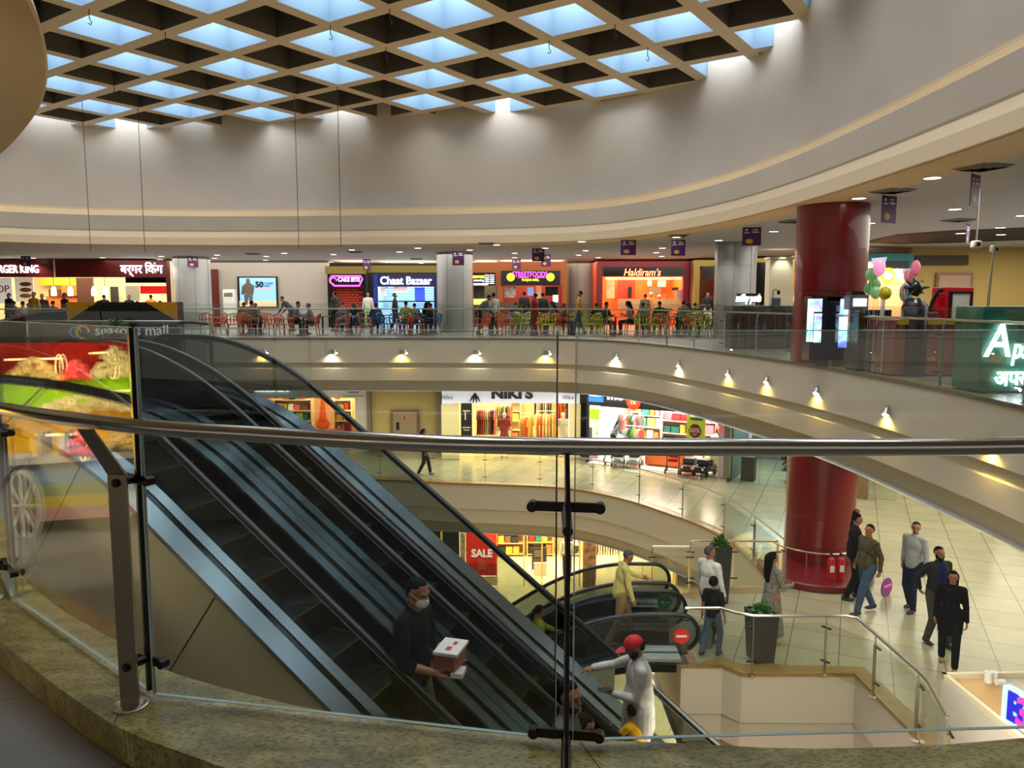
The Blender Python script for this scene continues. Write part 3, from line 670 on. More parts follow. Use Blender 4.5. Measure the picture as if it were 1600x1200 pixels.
def on_path(path, px, z):
    best = None
    for i in range(len(path) - 1):
        for k in range(20):
            p = path[i].lerp(path[i + 1], k / 20); f = p.y * math.cos(TH) - (z - EYE) * math.sin(TH)
            if f < 1: continue
            e = abs(800 + F * p.x / f - px)
            if best is None or e < best[0]: best = (e, p, (path[i + 1] - path[i]).normalized())
    return best[1], best[2]
SP = [(409, 1), (517, 0), (627, 1), (741, 0), (852, 1), (962, 0), (1061, 0), (1139, 1), (1199, 1), (1278, 1), (1388, 1), (1552, 1)]
names = ['leftmost one, behind the escalator handrail', 'second from the left, white beam', 'third from the left, yellow beam', 'fourth from the left, white beam', 'fifth from the left, next to the glass joint',
         'sixth from the left, above the bend of the slab', 'seventh from the left, first on the bend', 'fourth from the right, over the parked strollers shop', 'third from the right, left of the red column', 'second from the right, in front of the red column', 'last visible one, right of the red column', 'hidden behind the near handrail at the right edge']
for i, ((px, yl), nm) in enumerate(zip(SP, names)):
    z = -.50 if i < 10 else (-.56 if i == 10 else -.60)
    p, tg = on_path(offset(E2far, .03, False), px, z); inw = Vector((-tg.y, tg.x)); ang = math.atan2(tg.y, tg.x)
    t = thing('spotlight', 'steel spotlight on the slab edge, ' + nm, 'spotlight', (p.x, p.y, z), ang, group='spotlights along the balcony edge')
    MB().box((0, .02, 0), (.10, .04, .16)).build('bracket', M_steel, t, bevel=.004)
    MB().tube([(-.02, .04, .05), (-.08, .08, .09), (-.15, .10, .05)], .010, 6).build('arm', M_steel, t)
    MB().tube([(-.15, .10, .06), (-.17, .115, .0), (-.20, .15, -.06)], [.028, .05, .062], 14).build('lamp_head', M_steel, t)
    MB().tube([(-.20, .15, -.058), (-.203, .154, -.066)], [.056, .05], 14).build('lens', P('spot_glow', (255, 244, 210), .5, emit=14, ecol=(255, 238, 200)), t)
    L_ = Vector((p.x + inw.x * .075, p.y + inw.y * .075, z - .08))
    light('SPOT', L_, 60 if i > 5 else 80, (1, .66, .16) if yl else (1, .93, .72), .03, (0, 0, 0), spot=R(140), blend=1)
# purple promotional banners hung from the ceiling
M_pur = P('banner_purple', (70, 22, 92), .5); M_purw = P('banner_print_white', (225, 215, 225), .5); M_pury = P('banner_print_gold', (214, 170, 60), .5)
BN = [(716, 393, 18, 21, 0, 'centred in front of the large silver column'), (841, 388, 19, 20, .1, 'in front of the street food shop, nearer of the two overlapping ones'), (853, 398, 15, 18, .2, 'in front of the street food shop, farther of the two overlapping ones'),
      (807, 405, 13, 16, .2, 'small one left above the street food sign'), (982, 375, 24, 23, .12, 'above the red sweet shop sign, left one'), (1060, 375, 22, 24, 0, 'above the right end of the red sweet shop'),
      (1175, 355, 28, 28, -.12, 'in front of the silver column left of the red column'), (1390, 306, 30, 41, .5, 'large one right of the red column'), (1525, 273, 14, 48, .75, 'tall narrow one at the upper right'),
      (1513, 351, 15, 29, .9, 'dark one far behind at the right, near the white camera'), (301, 402, 9, 15, 1.0, 'on the silver column beside the burger counter'), (504, 413, 12, 15, .3, 'left of the pink neon sign'),
      (573, 405, 9, 17, .8, 'narrow one above the gap left of the blue snack shop'), (586, 419, 14, 12, .1, 'small low one left of the blue snack shop sign'), (951, 413, 11, 12, .2, 'small one at the left corner of the red sweet shop'), (40, 400, 15, 16, 0, 'over the burger shop sign at the far left')]
for px, ty, wp, hp_, rz, lab in BN:
    g = G(px, ty, 3.33); k = g.y / F; W_ = .5 if rz < .7 else .42; wd = max(wp * k, .3); hh = hp_ * k
    W_ = wd / max(.35, math.cos(rz)); H_ = hh
    t = thing('hanging_banner', 'purple banner ' + lab, 'banner', g, rz, group='purple banners hung from the ceiling')
    MB().box((0, 0, -H_ / 2), (W_, .012, H_)).build('board', M_pur, t)
    b = MB(); b.box((-W_ * .28, -.008, -H_ * .15), (W_ * .12, .003, H_ * .1)); b.box((-W_ * .25, -.008, -H_ * .3), (W_ * .3, .003, H_ * .05)); b.box((W_ * .2, -.008, -H_ * .27), (W_ * .36, .003, H_ * .06)); b.build('print', M_purw, t, smooth=None)
    b = MB(); b.ell((-W_ * .12, -.008, -H_ * .76), (W_ * .2, .003, H_ * .13), 12, 6); b.box((W_ * .18, -.008, -H_ * .14), (W_ * .3, .003, H_ * .08)); b.build('print', M_pury, t)
    b = MB()
    for s in (-1, 1): b.cyl((s * W_ * .4, 0, 0), (s * W_ * .4, 0, 3.4 - 3.33), .003, 4)
    b.build('cord', M_dark, t)
# thin cables and hooks under the coffers
for px, py, ex, lab in ((128, 157, 146, 'thin steel cable hanging from the skylight, leftmost of the four'), (215, 168, 232, 'thin steel cable hanging from the skylight, second from the left'),
                        (460, 150, 474, 'thin steel cable hanging from the skylight, third from the left'), (527, 135, 535, 'thin steel cable hanging from the skylight, rightmost of the four')):
    g = G(px, py, ZC); o = MB().tube([g, (g.x, g.y, 3.1)], .011, 5).build('hanging_cable', M_dark, None); tag(o, lab, 'cable', 'cables hanging from the skylight')
for px, py, lab in ((139, 14, 'small dark hook under the skylight beam crossing nearest the left drum'), (258, 50, 'small dark hook under the beam crossing beside the upper left lit coffer'), (178, 135, 'small dark hook under the beams at the lower left of the skylight'),
                    (516, 39, 'small dark hook under the beam crossing at the top centre left'), (609, 14, 'small dark hook at the top edge of the photo, centre'), (603, 74, 'small dark hook under the beams just below the top centre one'),
                    (858, 62, 'small dark hook under the beams right of centre'), (961, 38, 'small dark hook under the beams at the upper right of the skylight'), (1012, 74, 'small dark hook under the beams lowest at the right')):
    g = G(px, py, ZC); o = MB().tube([g, g + Vector((0, 0, -.22)), g + Vector((.05, 0, -.30)), g + Vector((.02, 0, -.36)), g + Vector((-.04, 0, -.32))], .012, 5).build('ceiling_hook', M_dark, None); tag(o, lab, 'hook', 'hooks under the skylight beams')
# ================================================================ food court shops (upper storey)
def neon(name, c, e=6): return P(name, c, .5, emit=e, ecol=c)
N_white = neon('neon_white', (235, 242, 255), 5); N_mag = neon('neon_magenta', (225, 70, 225), 3); N_yel = neon('neon_yellow', (255, 214, 40), 3); N_red = neon('neon_red', (255, 120, 80), 3.5)
N_warm = neon('neon_warm', (255, 214, 120), 5)
def XZ(px, py, Y): p = A(px, py, Y); return p.x, p.z
def shop(name_lab, x0, x1, Y, ytop, ysign, frame, inner, depth=4.0, jamb=8, sign_mat=None, fz=None, ybase=None, cat='shop', lightc=(1, .85, .6), lp=160, side=None):
    """front at y = Y between pixel columns x0..x1: fascia from row ytop to ysign, open below, lit room behind"""
    X0, zt = XZ(x0, ytop, Y); X1, zs = XZ(x1, ysign, Y); z0 = 0 if fz is None else fz
    t = thing('shop_front', name_lab, cat, ((X0 + X1) / 2, Y, z0)); W = X1 - X0; zt = min(zt - z0, 3.34 if z0 == 0 else 2.61 if z0 > -5 else 2.86); zs = min(zs - z0, zt - .05); j = jamb * Y / F
    MB().box((0, .15, (zt + zs) / 2), (W, .3, zt - zs)).build('fascia', frame, t)
    for s in (-1, 1): MB().box((s * (W / 2 - j / 2), .15, zs / 2), (j, .3, zs)).build('jamb', frame, t)
    b = MB(); b.box((0, depth, zt / 2), (W, .1, zt)); b.build('back_wall', inner, t)
    sd = MB()
    for s in (-1, 1): sd.box((s * (W / 2 - .05), depth / 2 + .15, zt / 2), (.1, depth - .3, zt))
    sd.build('side_walls', side or inner, t)
    MB().box((0, depth / 2 + .2, zt - .02), (W, depth - .4, .04)).build('shop_ceiling', P('shop_ceiling_white', (220, 210, 195), .7), t)
    light('AREA', (t.location.x, Y + depth * .45, z0 + zt - .08), lp, lightc, max(.5, W * .8), (0, 0, 0), size_y=depth * .6)
    return t, W, zt, zs
def local(t, px, py, dy=0.0):
    p = A(px, py, t.location.y + dy); return Vector((p.x - t.location.x, dy, p.z - t.location.z))
def panel(t, name, x0, y0, x1, y1, mat, dy=0.0, th=.04, frame=None):
    a = local(t, x0, y0, dy); b = local(t, x1, y1, dy)
    return MB().box(((a.x + b.x) / 2, dy, (a.z + b.z) / 2), (abs(b.x - a.x), th, abs(a.z - b.z))).build(name, mat, t)
def sign(t, body, px, py, hpx, mat, dy=-.03, name='sign_lettering', **k):
    p = local(t, px, py, dy); s = hpx * (t.location.y + dy) / F
    return text(body, name, mat, t, p, s, **k)
# --- burger counter
M_bk = P('burger_dark_red', (84, 14, 14), .35); M_bko = P('burger_cream', (232, 212, 170), .6)
t, W, zt, zs = shop('burger restaurant with a dark red fascia and hanging lamps at the far left', -60, 262, 38, 403, 433, M_bk, M_bko, 5, 3, lp=620, lightc=(1, .84, .58))
sign(t, 'BURGER KING', 21, 421, 17, N_white, -.05, align='CENTER', bold=.004, sx=.72)
sign(t, 'बर्गर िकंग', 221, 421, 19, N_white, -.05, bold=.002, sx=.9)
MB().box(local(t, 85, 418, -.04), (.05, .06, .9)).build('fascia_corner', M_bko, t)
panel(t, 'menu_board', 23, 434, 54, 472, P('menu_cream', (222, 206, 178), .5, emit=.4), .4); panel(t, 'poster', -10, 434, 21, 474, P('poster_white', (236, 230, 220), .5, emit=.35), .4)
sign(t, 'OP', 4, 452, 16, P('poster_red', (170, 20, 24), .5), .36)
b = MB()
for k in range(3): b.ell(local(t, 40, 444 + k * 9, .37), (.30, .02, .11), 12, 6)
b.build('menu_pictures', P('menu_brown', (150, 100, 56), .6), t)
panel(t, 'green_wall_band', 62, 434, 124, 446, P('lime_wall', (170, 182, 48), .6), 4.5); panel(t, 'orange_wall', 72, 463, 130, 490, P('orange_wall', (226, 110, 40), .6), 4.3)
panel(t, 'booth_panel', 76, 452, 128, 464, P('booth_brown', (96, 42, 24), .5), 4.2); panel(t, 'orange_panel', 96, 446, 120, 462, P('orange_wall', (226, 110, 40), .6), 4.1)
panel(t, 'dark_pillar', 121, 434, 146, 490, P('pillar_brown', (70, 36, 24), .5), 3.2, .3); panel(t, 'dark_doorway', 172, 448, 187, 490, M_dark, 4.4)
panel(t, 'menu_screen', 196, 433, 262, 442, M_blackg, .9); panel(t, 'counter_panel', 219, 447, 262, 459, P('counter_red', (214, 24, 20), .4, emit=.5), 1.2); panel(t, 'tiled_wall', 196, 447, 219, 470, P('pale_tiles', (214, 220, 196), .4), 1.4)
for k, px in enumerate((84, 110, 147, 164)):
    g = A(px, 455, 39.2); l = thing('pendant_lamp', 'glowing warm pendant lamp in the burger restaurant, %s' % ('leftmost of four', 'second from the left', 'third from the left', 'rightmost of four')[k], 'lamp', (g.x, g.y, g.z), group='pendant lamps of the burger restaurant')
    MB().lathe([(.06, .24), (.11, .1), (.13, -.1), (.12, -.24)], n=14).build('lamp_shade', neon('lamp_amber', (255, 216, 140), 5), l); MB().cyl((0, 0, .24), (0, 0, 3.3 - g.z), .012, 5).build('cord', M_dark, l)
# --- plain grey wall with the advert screen
o = MB().box2((A(318, 400, 40).x, 40, 0), (A(512, 400, 40).x, 40.3, 3.4)).build('wall_1', P('warm_grey_wall', (172, 164, 154), .7)); struct(o)
o = MB().box2((A(322, 400, 39.8).x, 39.8, 0), (A(338, 400, 39.8).x, 39.98, 2.95)).build('wall_2', P('maroon_panel', (92, 22, 20), .5)); struct(o)
t = thing('advert_screen', 'lit blue advert screen showing a standing man beside a large 50', 'screen', (A(403, 456, 39.93).x, 39.93, 0))
panel(t, 'bezel', 371, 432, 435, 480, M_black, 0, .12); panel(t, 'screen_face', 374, 434, 432, 479, neon('screen_blue', (122, 170, 232), 1.0), -.07, .02)
panel(t, 'screen_floor', 374, 470, 432, 479, neon('screen_tan', (206, 170, 130), .9), -.085, .01)
b = MB(); c = local(t, 388, 455, -.09)
b.ell(c + Vector((0, 0, .52)), (.10, .012, .14), 12, 8); b.ell(c + Vector((0, 0, .08)), (.28, .012, .38), 14, 8); b.cap(c + Vector((-.24, 0, .25)), c + Vector((-.30, 0, -.12)), .08, .06); b.cap(c + Vector((.24, 0, .25)), c + Vector((.20, 0, -.12)), .08, .06); b.cap(c + Vector((-.11, 0, -.2)), c + Vector((-.13, 0, -.62)), .11, .08); b.cap(c + Vector((.11, 0, -.2)), c + Vector((.13, 0, -.62)), .11, .08); b.build('pictured_man', neon('screen_figure', (84, 76, 66), .5), t)
sign(t, '50', 405, 445, 12, M_black, -.09, bold=.02); sign(t, 'STORIES', 419, 443, 4.5, M_black, -.09); sign(t, 'HERE', 417, 447, 4.5, M_black, -.09)
panel(t, 'screen_text_bar', 401, 450, 422, 452, neon('screen_pink', (226, 150, 150), .8), -.09, .01)
t = thing('air_conditioner', 'tall white floor-standing air conditioner left of the advert screen', 'air conditioner', (A(359, 460, 39).x, 39, 0))
MB().box((0, 0, .95), (.56, .4, 1.9)).build('body', M_white, t, bevel=.02)
b = MB(); [b.box((0, -.21, 1.72 - .05 * k), (.42, .02, .02)) for k in range(4)]; b.build('air_outlet', M_dark, t)
# --- pink neon shop and blue snack shop
M_olive = P('olive_band', (116, 100, 26), .5)
t, W, zt, zs = shop('small snack shop with a pink neon sign and a red brick wall', 511, 572, 39, 416, 447, M_blackg, P('brick_dark', (60, 26, 20), .7), 3, 4, lp=70, lightc=(1, .6, .4))
panel(t, 'olive_band', 508, 416, 572, 428, M_olive, -.03, .1)
br = P('orange_brick', (196, 62, 30), .6); b = MB(); g0_, g1_ = local(t, 519, 447, .6), local(t, 568, 482, .6); nx, nz = 8, 9
for i in range(nz):
    for j in range(nx + 1):
        w_ = (g1_.x - g0_.x) / nx; x = g0_.x + (j + (.5 if i % 2 else 0)) * w_; b.box((min(max(x, g0_.x + .06), g1_.x - .06), .6, g0_.z - (i + .5) * (g0_.z - g1_.z) / nz), (w_ - .03 if g0_.x + .1 < x < g1_.x - .1 else .1, .08, (g0_.z - g1_.z) / nz - .03))
b.build('brick_wall', br, t, smooth=None); panel(t, 'mortar', 518, 446, 568, 483, M_black, .66, .05)
panel(t, 'sign_board', 513, 429, 568, 447, M_blackg, -.06, .06)
b = MB(); c = local(t, 541, 439, -.12); ww = 25 * 39 / F; b.tube([c + Vector((-ww, 0, .1)), c + Vector((-ww * .9, 0, .24)), c + Vector((ww * .9, 0, .24)), c + Vector((ww, 0, .1)), c + Vector((ww * .8, 0, -.24)), c + Vector((-ww * .75, 0, -.24)), c + Vector((-ww, 0, -.05))], .045, 6, closed=True); b.build('neon_outline', N_mag, t)
sign(t, 'CAKE BITE', 545, 437, 9, neon('neon_pink', (255, 130, 250), 4), -.12, sx=.8, bold=.01)
b = MB(); c = local(t, 521, 439, -.13); b.tube([c + Vector((.16 * math.cos(a * .6), 0, .16 * math.sin(a * .6))) for a in range(9)], .03, 6); b.build('neon_emblem', N_mag, t)
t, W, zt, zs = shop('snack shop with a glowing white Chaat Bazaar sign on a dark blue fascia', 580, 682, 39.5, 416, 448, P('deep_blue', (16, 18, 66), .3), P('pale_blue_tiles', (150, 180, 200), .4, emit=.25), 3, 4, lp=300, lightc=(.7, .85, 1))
panel(t, 'olive_band', 572, 415, 684, 426, M_olive, -.05, .1); panel(t, 'pillar_blue', 585, 428, 591, 482, P('royal_blue', (20, 40, 130), .3, emit=.3), -.06, .1)
sign(t, 'Chaat Bazaar', 634, 439, 17, N_white, -.08, bold=.006, sx=.88)
b = MB()
for i in range(8):
    a = local(t, 592, 450 + i * 4, 2.85); q = local(t, 680, 450 + i * 4, 2.85); b.box(((a.x + q.x) / 2, 2.9, a.z), (q.x - a.x, .02, .02))
b.build('tile_joints', P('tile_joint_dark', (60, 80, 90), .6), t, smooth=None)
panel(t, 'poster', 595, 449, 603, 463, P('poster_pale', (220, 214, 214), .5, emit=.5), .3); panel(t, 'poster', 614, 447, 636, 456, P('poster_cream', (226, 200, 196), .5, emit=.6), .3)
panel(t, 'blue_screen', 648, 449, 664, 470, neon('screen_deep_blue', (40, 70, 190), 1.2), .3); panel(t, 'shelf', 592, 470, 680, 472, M_dark, .6, .3)
b = MB(); c0 = local(t, 612, 444, .1)
for k in range(4): b.cyl(local(t, 606 + 14 * k, 449, .2), local(t, 600 + 18 * k, 450, .2), .015, 5)
b.build('lamp_bracket', M_dark, t)
# --- black menu shop and street food shop (orange frame)
M_orf = P('orange_frame', (150, 78, 22), .5)
t, W, zt, zs = shop('snack counter with black menu boards and a yellow seven sign', 737, 779, 39, 410, 446, M_orf, P('menu_room', (90, 84, 70), .6), 3, 2, lp=90)
panel(t, 'menu_board', 738, 426, 774, 446, M_blackg, -.05, .08); sign(t, 'seven', 748, 432, 8, N_yel, -.1, bold=.008); sign(t, 'catering', 748, 438, 5, N_white, -.1)
b = MB()
for i in range(5): 
    for j in (761, 769): c = local(t, j, 430 + i * 3.2, -.1); b.box(c, (.2, .02, .035))
b.build('menu_lines', N_white, t, smooth=None); panel(t, 'light_bar', 740, 443, 762, 445, N_white, -.1, .03)
panel(t, 'counter_glow', 737, 467, 762, 476, neon('counter_yellow', (226, 220, 90), 1.2), .3); panel(t, 'dark_doorway', 738, 447, 757, 466, M_dark, .5)
t, W, zt, zs = shop('street food shop with a magenta STREET FOODS sign between two yellow discs', 779, 886, 39, 409, 446, M_orf, P('dark_red_wall', (120, 30, 26), .6), 3, 7, lp=200, lightc=(1, .75, .5))
panel(t, 'sign_board', 783, 423, 875, 446, M_black, -.04, .08); sign(t, 'STREETFOODS', 828, 429, 11.5, N_mag, -.1, bold=.002, sx=.72); sign(t, 'PUNJAB GRILL', 829, 437.5, 5, N_yel, -.1, sx=.85)
for px in (798, 860):
    c = local(t, px, 433, -.1); f = MB().tube([c, c - Vector((0, .03, 0))], .20, 20).build('yellow_disc', N_yel, t); q = MB()
    for s in (-1, 1): q.ell(c + Vector((s * .07, -.04, .05)), (.025, .01, .03), 8, 5)
    q.box(c + Vector((0, -.04, -.08)), (.12, .01, .03)); q.build('disc_marks', M_black, f)
b = MB(); b.box(local(t, 818, 433.5, -.1), (.55, .02, .03)); b.box(local(t, 844, 433.5, -.1), (.5, .02, .03)); b.build('sign_underline', N_mag, t, smooth=None)
panel(t, 'patterned_panel', 788, 447, 806, 465, P('pattern_white', (190, 180, 172), .6, noise=.6, nscale=6), .4); panel(t, 'white_display', 864, 461, 872, 473, neon('display_white', (240, 240, 240), 1.5), .2)
panel(t, 'blue_fridge', 824, 449, 834, 462, P('fridge_blue', (120, 150, 200), .4, emit=.6), .6); panel(t, 'cream_pillar', 838, 446, 846, 466, P('pillar_cream', (220, 190, 140), .6), .7); panel(t, 'dark_screens', 852, 448, 872, 462, M_blackg, .5)
panel(t, 'counter', 782, 472, 874, 486, P('counter_brown', (86, 60, 40), .5), .1, .5)
# --- red sweet shop
t, W, zt, zs = shop('red sweet shop with a glowing script name sign and an orange interior', 933, 1077, 38.5, 405, 432, P('crimson_frame', (112, 14, 22), .4), P('orange_room', (240, 96, 36), .6), 4, 9, lp=520, lightc=(1, .62, .3))
panel(t, 'sign_board', 943, 417, 1067, 432, M_blackg, -.04, .08); sign(t, 'Haldiram\u2019s', 1003, 426, 15.5, N_red, -.1, bold=.006, shear=.25, sx=.86)
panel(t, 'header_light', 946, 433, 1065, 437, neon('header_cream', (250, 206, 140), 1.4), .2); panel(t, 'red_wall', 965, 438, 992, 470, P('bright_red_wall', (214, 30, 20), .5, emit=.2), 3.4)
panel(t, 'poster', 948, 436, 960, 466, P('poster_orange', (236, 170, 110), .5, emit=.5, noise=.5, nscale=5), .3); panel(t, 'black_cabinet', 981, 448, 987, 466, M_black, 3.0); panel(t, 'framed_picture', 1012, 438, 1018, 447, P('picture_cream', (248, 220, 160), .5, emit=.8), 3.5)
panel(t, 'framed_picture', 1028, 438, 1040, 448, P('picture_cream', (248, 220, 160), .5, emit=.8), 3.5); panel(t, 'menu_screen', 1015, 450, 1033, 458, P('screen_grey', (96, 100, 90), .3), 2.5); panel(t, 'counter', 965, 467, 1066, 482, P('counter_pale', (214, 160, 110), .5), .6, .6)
panel(t, 'dark_shelf', 1050, 449, 1060, 454, M_dark, 1.0); panel(t, 'steel_fridge', 1057, 453, 1065, 475, P('fridge_grey', (150, 154, 160), .4), .5)
# --- yellow and dark shop
t, W, zt, zs = shop('dark shop with an olive yellow frame right of the red sweet shop', 1086, 1150, 37.5, 405, 416, P('olive_yellow_frame', (140, 124, 40), .5), P('dim_brown_room', (90, 44, 24), .6), 3.5, 8, lp=60, lightc=(1, .6, .4))
panel(t, 'dark_header', 1098, 416, 1142, 437, M_blackg, .1); panel(t, 'shelf', 1100, 462, 1140, 478, P('counter_brown', (86, 60, 40), .5), .6, .4)
o = MB().box2((A(1077, 400, 39).x, 39, 0), (A(1090, 400, 39).x, 39.3, 3.4)).build('wall_3', P('khaki_wall', (150, 134, 90), .7)); struct(o)
o = MB().box2((A(886, 400, 41).x, 41, 0), (A(934, 400, 41).x, 41.3, 3.4)).build('wall_4', P('khaki_wall', (150, 134, 90), .7)); struct(o)
t, W, zt, zs = shop('narrow shop with a small violet screen between the silver column and the pilaster', 1150, 1215, 36, 398, 410, P('olive_yellow_frame', (140, 124, 40), .5), M_dark, 3, 3, lp=20)
panel(t, 'violet_screen', 1196, 446, 1203, 456, neon('screen_violet', (110, 90, 220), 2), .2)
# --- right hand side
o = MB().box2((A(1425, 400, 30).x, 30, 0), (24, 30.3, 3.4)).build('wall_5', P('ochre_wall', (196, 168, 96), .75)); struct(o)
o = MB().box2((A(1240, 400, 34).x, 34, 0), (A(1425, 400, 34).x + 1, 34.3, 3.4)).build('wall_6', P('ochre_wall', (196, 168, 96), .75)); struct(o)
t = thing('service_door', 'pale pinkish brown double door in the ochre wall at the right', 'door', (A(1492, 460, 29.9).x, 29.9, 0))
panel(t, 'door_frame', 1463, 426, 1514, 523, P('door_frame_brown', (150, 116, 90), .6), 0, .1); panel(t, 'door_leaf', 1467, 430, 1510, 523, P('door_pinkish', (186, 150, 128), .6), -.06, .06); panel(t, 'transom_grille', 1430, 399, 1512, 414, P('grille_dark', (72, 62, 44), .6), 0, .08)
b = MB(); b.tube([(A(1350, 385, 25).x, 25, 3.02), (A(1500, 385, 22).x, 22, 3.02), (A(1640, 385, 20).x, 20, 3.02)], .2, 8)
t, W, zt, zs = shop('shop with a teal frame and an orange lit interior behind the balloons', 1340, 1428, 29, 396, 408, P('teal_frame', (24, 110, 110), .5), P('peach_room', (240, 170, 130), .6), 3, 7, lp=260, lightc=(1, .75, .55))
panel(t, 'neon_lines', 1380, 440, 1408, 446, neon('neon_orange', (255, 150, 90), 2), .6); 
for i in range(5): panel(t, 'neon_lines', 1384, 452 + 6 * i, 1410, 454 + 6 * i, neon('neon_orange', (255, 150, 90), 2), .5, .03)
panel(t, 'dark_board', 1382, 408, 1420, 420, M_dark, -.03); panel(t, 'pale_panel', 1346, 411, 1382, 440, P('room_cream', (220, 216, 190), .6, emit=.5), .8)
c = local(t, 1387, 430, -.1); MB().tube([c + Vector((.22 * math.cos(a), 0, .22 * math.sin(a))) for a in [k * math.pi / 8 for k in range(16)]], .06, 8, closed=True).build('yellow_ring_lamp', neon('ring_yellow', (255, 210, 40), 2.5), t)
MB().ell(c, (.13, .04, .13)).build('ring_centre', neon('display_white', (240, 240, 240), 1.5), t); c = local(t, 1401, 428, -.1); MB().ell(c, (.2, .05, .2)).build('white_disc_lamp', neon('display_white', (240, 240, 240), 1.5), t)
# ================================================================ middle storey shops
M_lav = P('sign_lavender_white', (214, 214, 232), .5, emit=.55); M_frame = P('pale_frame', (190, 182, 170), .5)
M_garm = P('garment_cloth', (190, 60, 50), .8); CL = {}
def cloth(n, c):
    if n not in CL: CL[n] = P('cloth_' + n, c, .85, noise=.12, nscale=9)
    return CL[n]
COLS = [('rust', (176, 74, 40)), ('olive', (110, 112, 50)), ('mustard', (206, 160, 50)), ('maroon', (120, 30, 40)), ('teal', (40, 110, 104)), ('cream', (226, 210, 176)), ('black', (24, 22, 26)), ('orange', (222, 110, 40)), ('coral', (220, 96, 84)),
        ('lime', (150, 176, 50)), ('rose', (206, 120, 134)), ('brown', (110, 74, 44)), ('red', (190, 30, 34)), ('gold', (222, 180, 80)), ('grey', (130, 128, 124)), ('white', (230, 226, 216))]
def garment():
    t = thing('garment', 'x', 'garment')
    o = [(-.06, 0), (-.20, -.05), (-.30, -.34), (-.22, -.38), (-.16, -.22), (-.17, -.55), (-.24, -.98), (.24, -.98), (.17, -.55), (.16, -.22), (.22, -.38), (.30, -.34), (.20, -.05), (.06, 0)]
    MB().extr([(x, -.015, z) for x, z in o], (0, .03, 0)).build('cloth', M_garm, t, bevel=.006)
    MB().tube([(-.17, 0, -.03), (0, 0, .05), (0, 0, .12), (.04, 0, .15)], .006, 5).build('hanger', M_steel, t)
    return t
gm = garment(); GT = tree(gm); used = [False]
def place_garment(loc, rz, ci, lab, grp, sc_=1.0):
    nm, c = COLS[ci % len(COLS)]; m = cloth(nm, c)
    if not used[0]:
        used[0] = True; gm.location = loc; gm.rotation_euler = (0, 0, rz); gm['label'] = lab; gm['group'] = grp; gm.scale = (sc_,) * 3
        return gm
    r = dup(GT, loc, rz, lab, grp, mats={'garment_cloth': m}, scale=sc_); return r
L1Z = -4.6
# toy and baby goods shop behind the escalators
M_goods = P('goods_box', (200, 120, 60), .6)
def goods(): 
    o = MB().box((0, 0, .5), (1, 1, 1)).build('boxed_item', M_goods, None, smooth=None, bevel=.04); return o
gd = goods(); gused = [False]
def place_box(loc, dims, ci, lab, grp, name='boxed_item'):
    nm, c = COLS[ci % len(COLS)]; m = cloth(nm, c)
    o = gd if not gused[0] else gd.copy()
    if gused[0]: C.objects.link(o)
    gused[0] = True; o.name = name; o.location = loc; o.scale = dims; tag(o, lab, 'boxed goods', grp)
    if o is not gd: o.material_slots[0].link = 'OBJECT'; o.material_slots[0].material = m
    return o
rnd = random.Random(5)
def shelf_unit(x0, x1, Y, z0, n, dz, lab, grp, glab, per=7, mat=None, cols=None, hmax=None):
    t = thing('shelf_unit', lab, 'shelf', ((x0 + x1) / 2, Y, z0)); W = x1 - x0; m = mat or P('shelf_cream', (230, 206, 160), .5)
    MB().box((0, .28, n * dz / 2 + .1), (W, .04, n * dz + .2)).build('back_panel', m, t)
    for i in range(n): MB().box((0, .05, .1 + i * dz), (W, .42, .03)).build('shelf_board', m, t)
    for s in (-1, 1): MB().box((s * W / 2, .05, n * dz / 2 + .1), (.04, .46, n * dz + .2)).build('side_panel', m, t)
    for i in range(n):
        x = x0 + .06
        while x < x1 - .14:
            w_ = rnd.uniform(.14, .34); h = rnd.uniform(.5, .86) * (hmax or (dz - .04))
            if x + w_ > x1 - .04: break
            ci = rnd.choice(cols) if cols else rnd.randrange(16)
            place_box((x + w_ / 2, Y + .04 - .02, z0 + .117 + i * dz), (w_ - .02, .26, h), ci, glab, grp); x += w_ + .02
    return t
Y0 = 30.6
t, W, zt, zs = shop('baby goods shop with a white frame and warm shelves behind the large escalators', 395, 574, 30, 604, 622, P('shop_frame_white', (206, 200, 196), .5, emit=.12), P('orange_cream_wall', (250, 190, 130), .6), 3.4, 20, fz=L1Z, lp=330, lightc=(1, .74, .45))
sign(t, 'mothercare', 425, 608, 11, N_white, -.05, bold=.01); sign(t, 'मदरकेयर', 552, 613, 5, M_black, -.05); sign(t, 'THE PARENTING STORE', 552, 619, 3, M_black, -.05)
shelf_unit(A(428, 650, 31.4).x, A(486, 650, 31.4).x, 31.6, L1Z, 5, .44, 'tall cream shelf of small goods, left one in the baby goods shop', 'goods on the baby shop shelves', 'small soft-coloured packed item on a shelf of the baby goods shop')
shelf_unit(A(522, 650, 31.4).x, A(549, 650, 31.4).x, 31.6, L1Z, 5, .44, 'tall cream shelf of small goods, right one in the baby goods shop', 'goods on the baby shop shelves', 'small soft-coloured packed item on a shelf of the baby goods shop')
p = A(503, 640, 33.2); b = MB(); b.tube([(0, 0, 0), (.02, 0, .6), (.0, 0, 1.0), (.12, 0, 1.1)], [.16, .09, .07, .09], 8); b.ell((0, 0, -.2), (.3, .05, .24)); o = b.build('giraffe_cutout', P('giraffe_orange', (226, 92, 30), .6), None); o.location = (p.x, 33.3, p.z - .45); tag(o, 'orange giraffe wall figure in the baby goods shop', 'wall figure')
t_ = thing('display_table', 'maroon display table with a red box in the baby goods shop entrance', 'table', (A(530, 680, 30.6).x, 30.7, L1Z)); MB().box((0, 0, .72), (.95, .5, .06)).build('top', P('table_maroon', (110, 24, 34), .5), t_); MB().box((0, 0, .35), (.85, .42, .7)).build('base', P('table_maroon', (110, 24, 34), .5), t_)
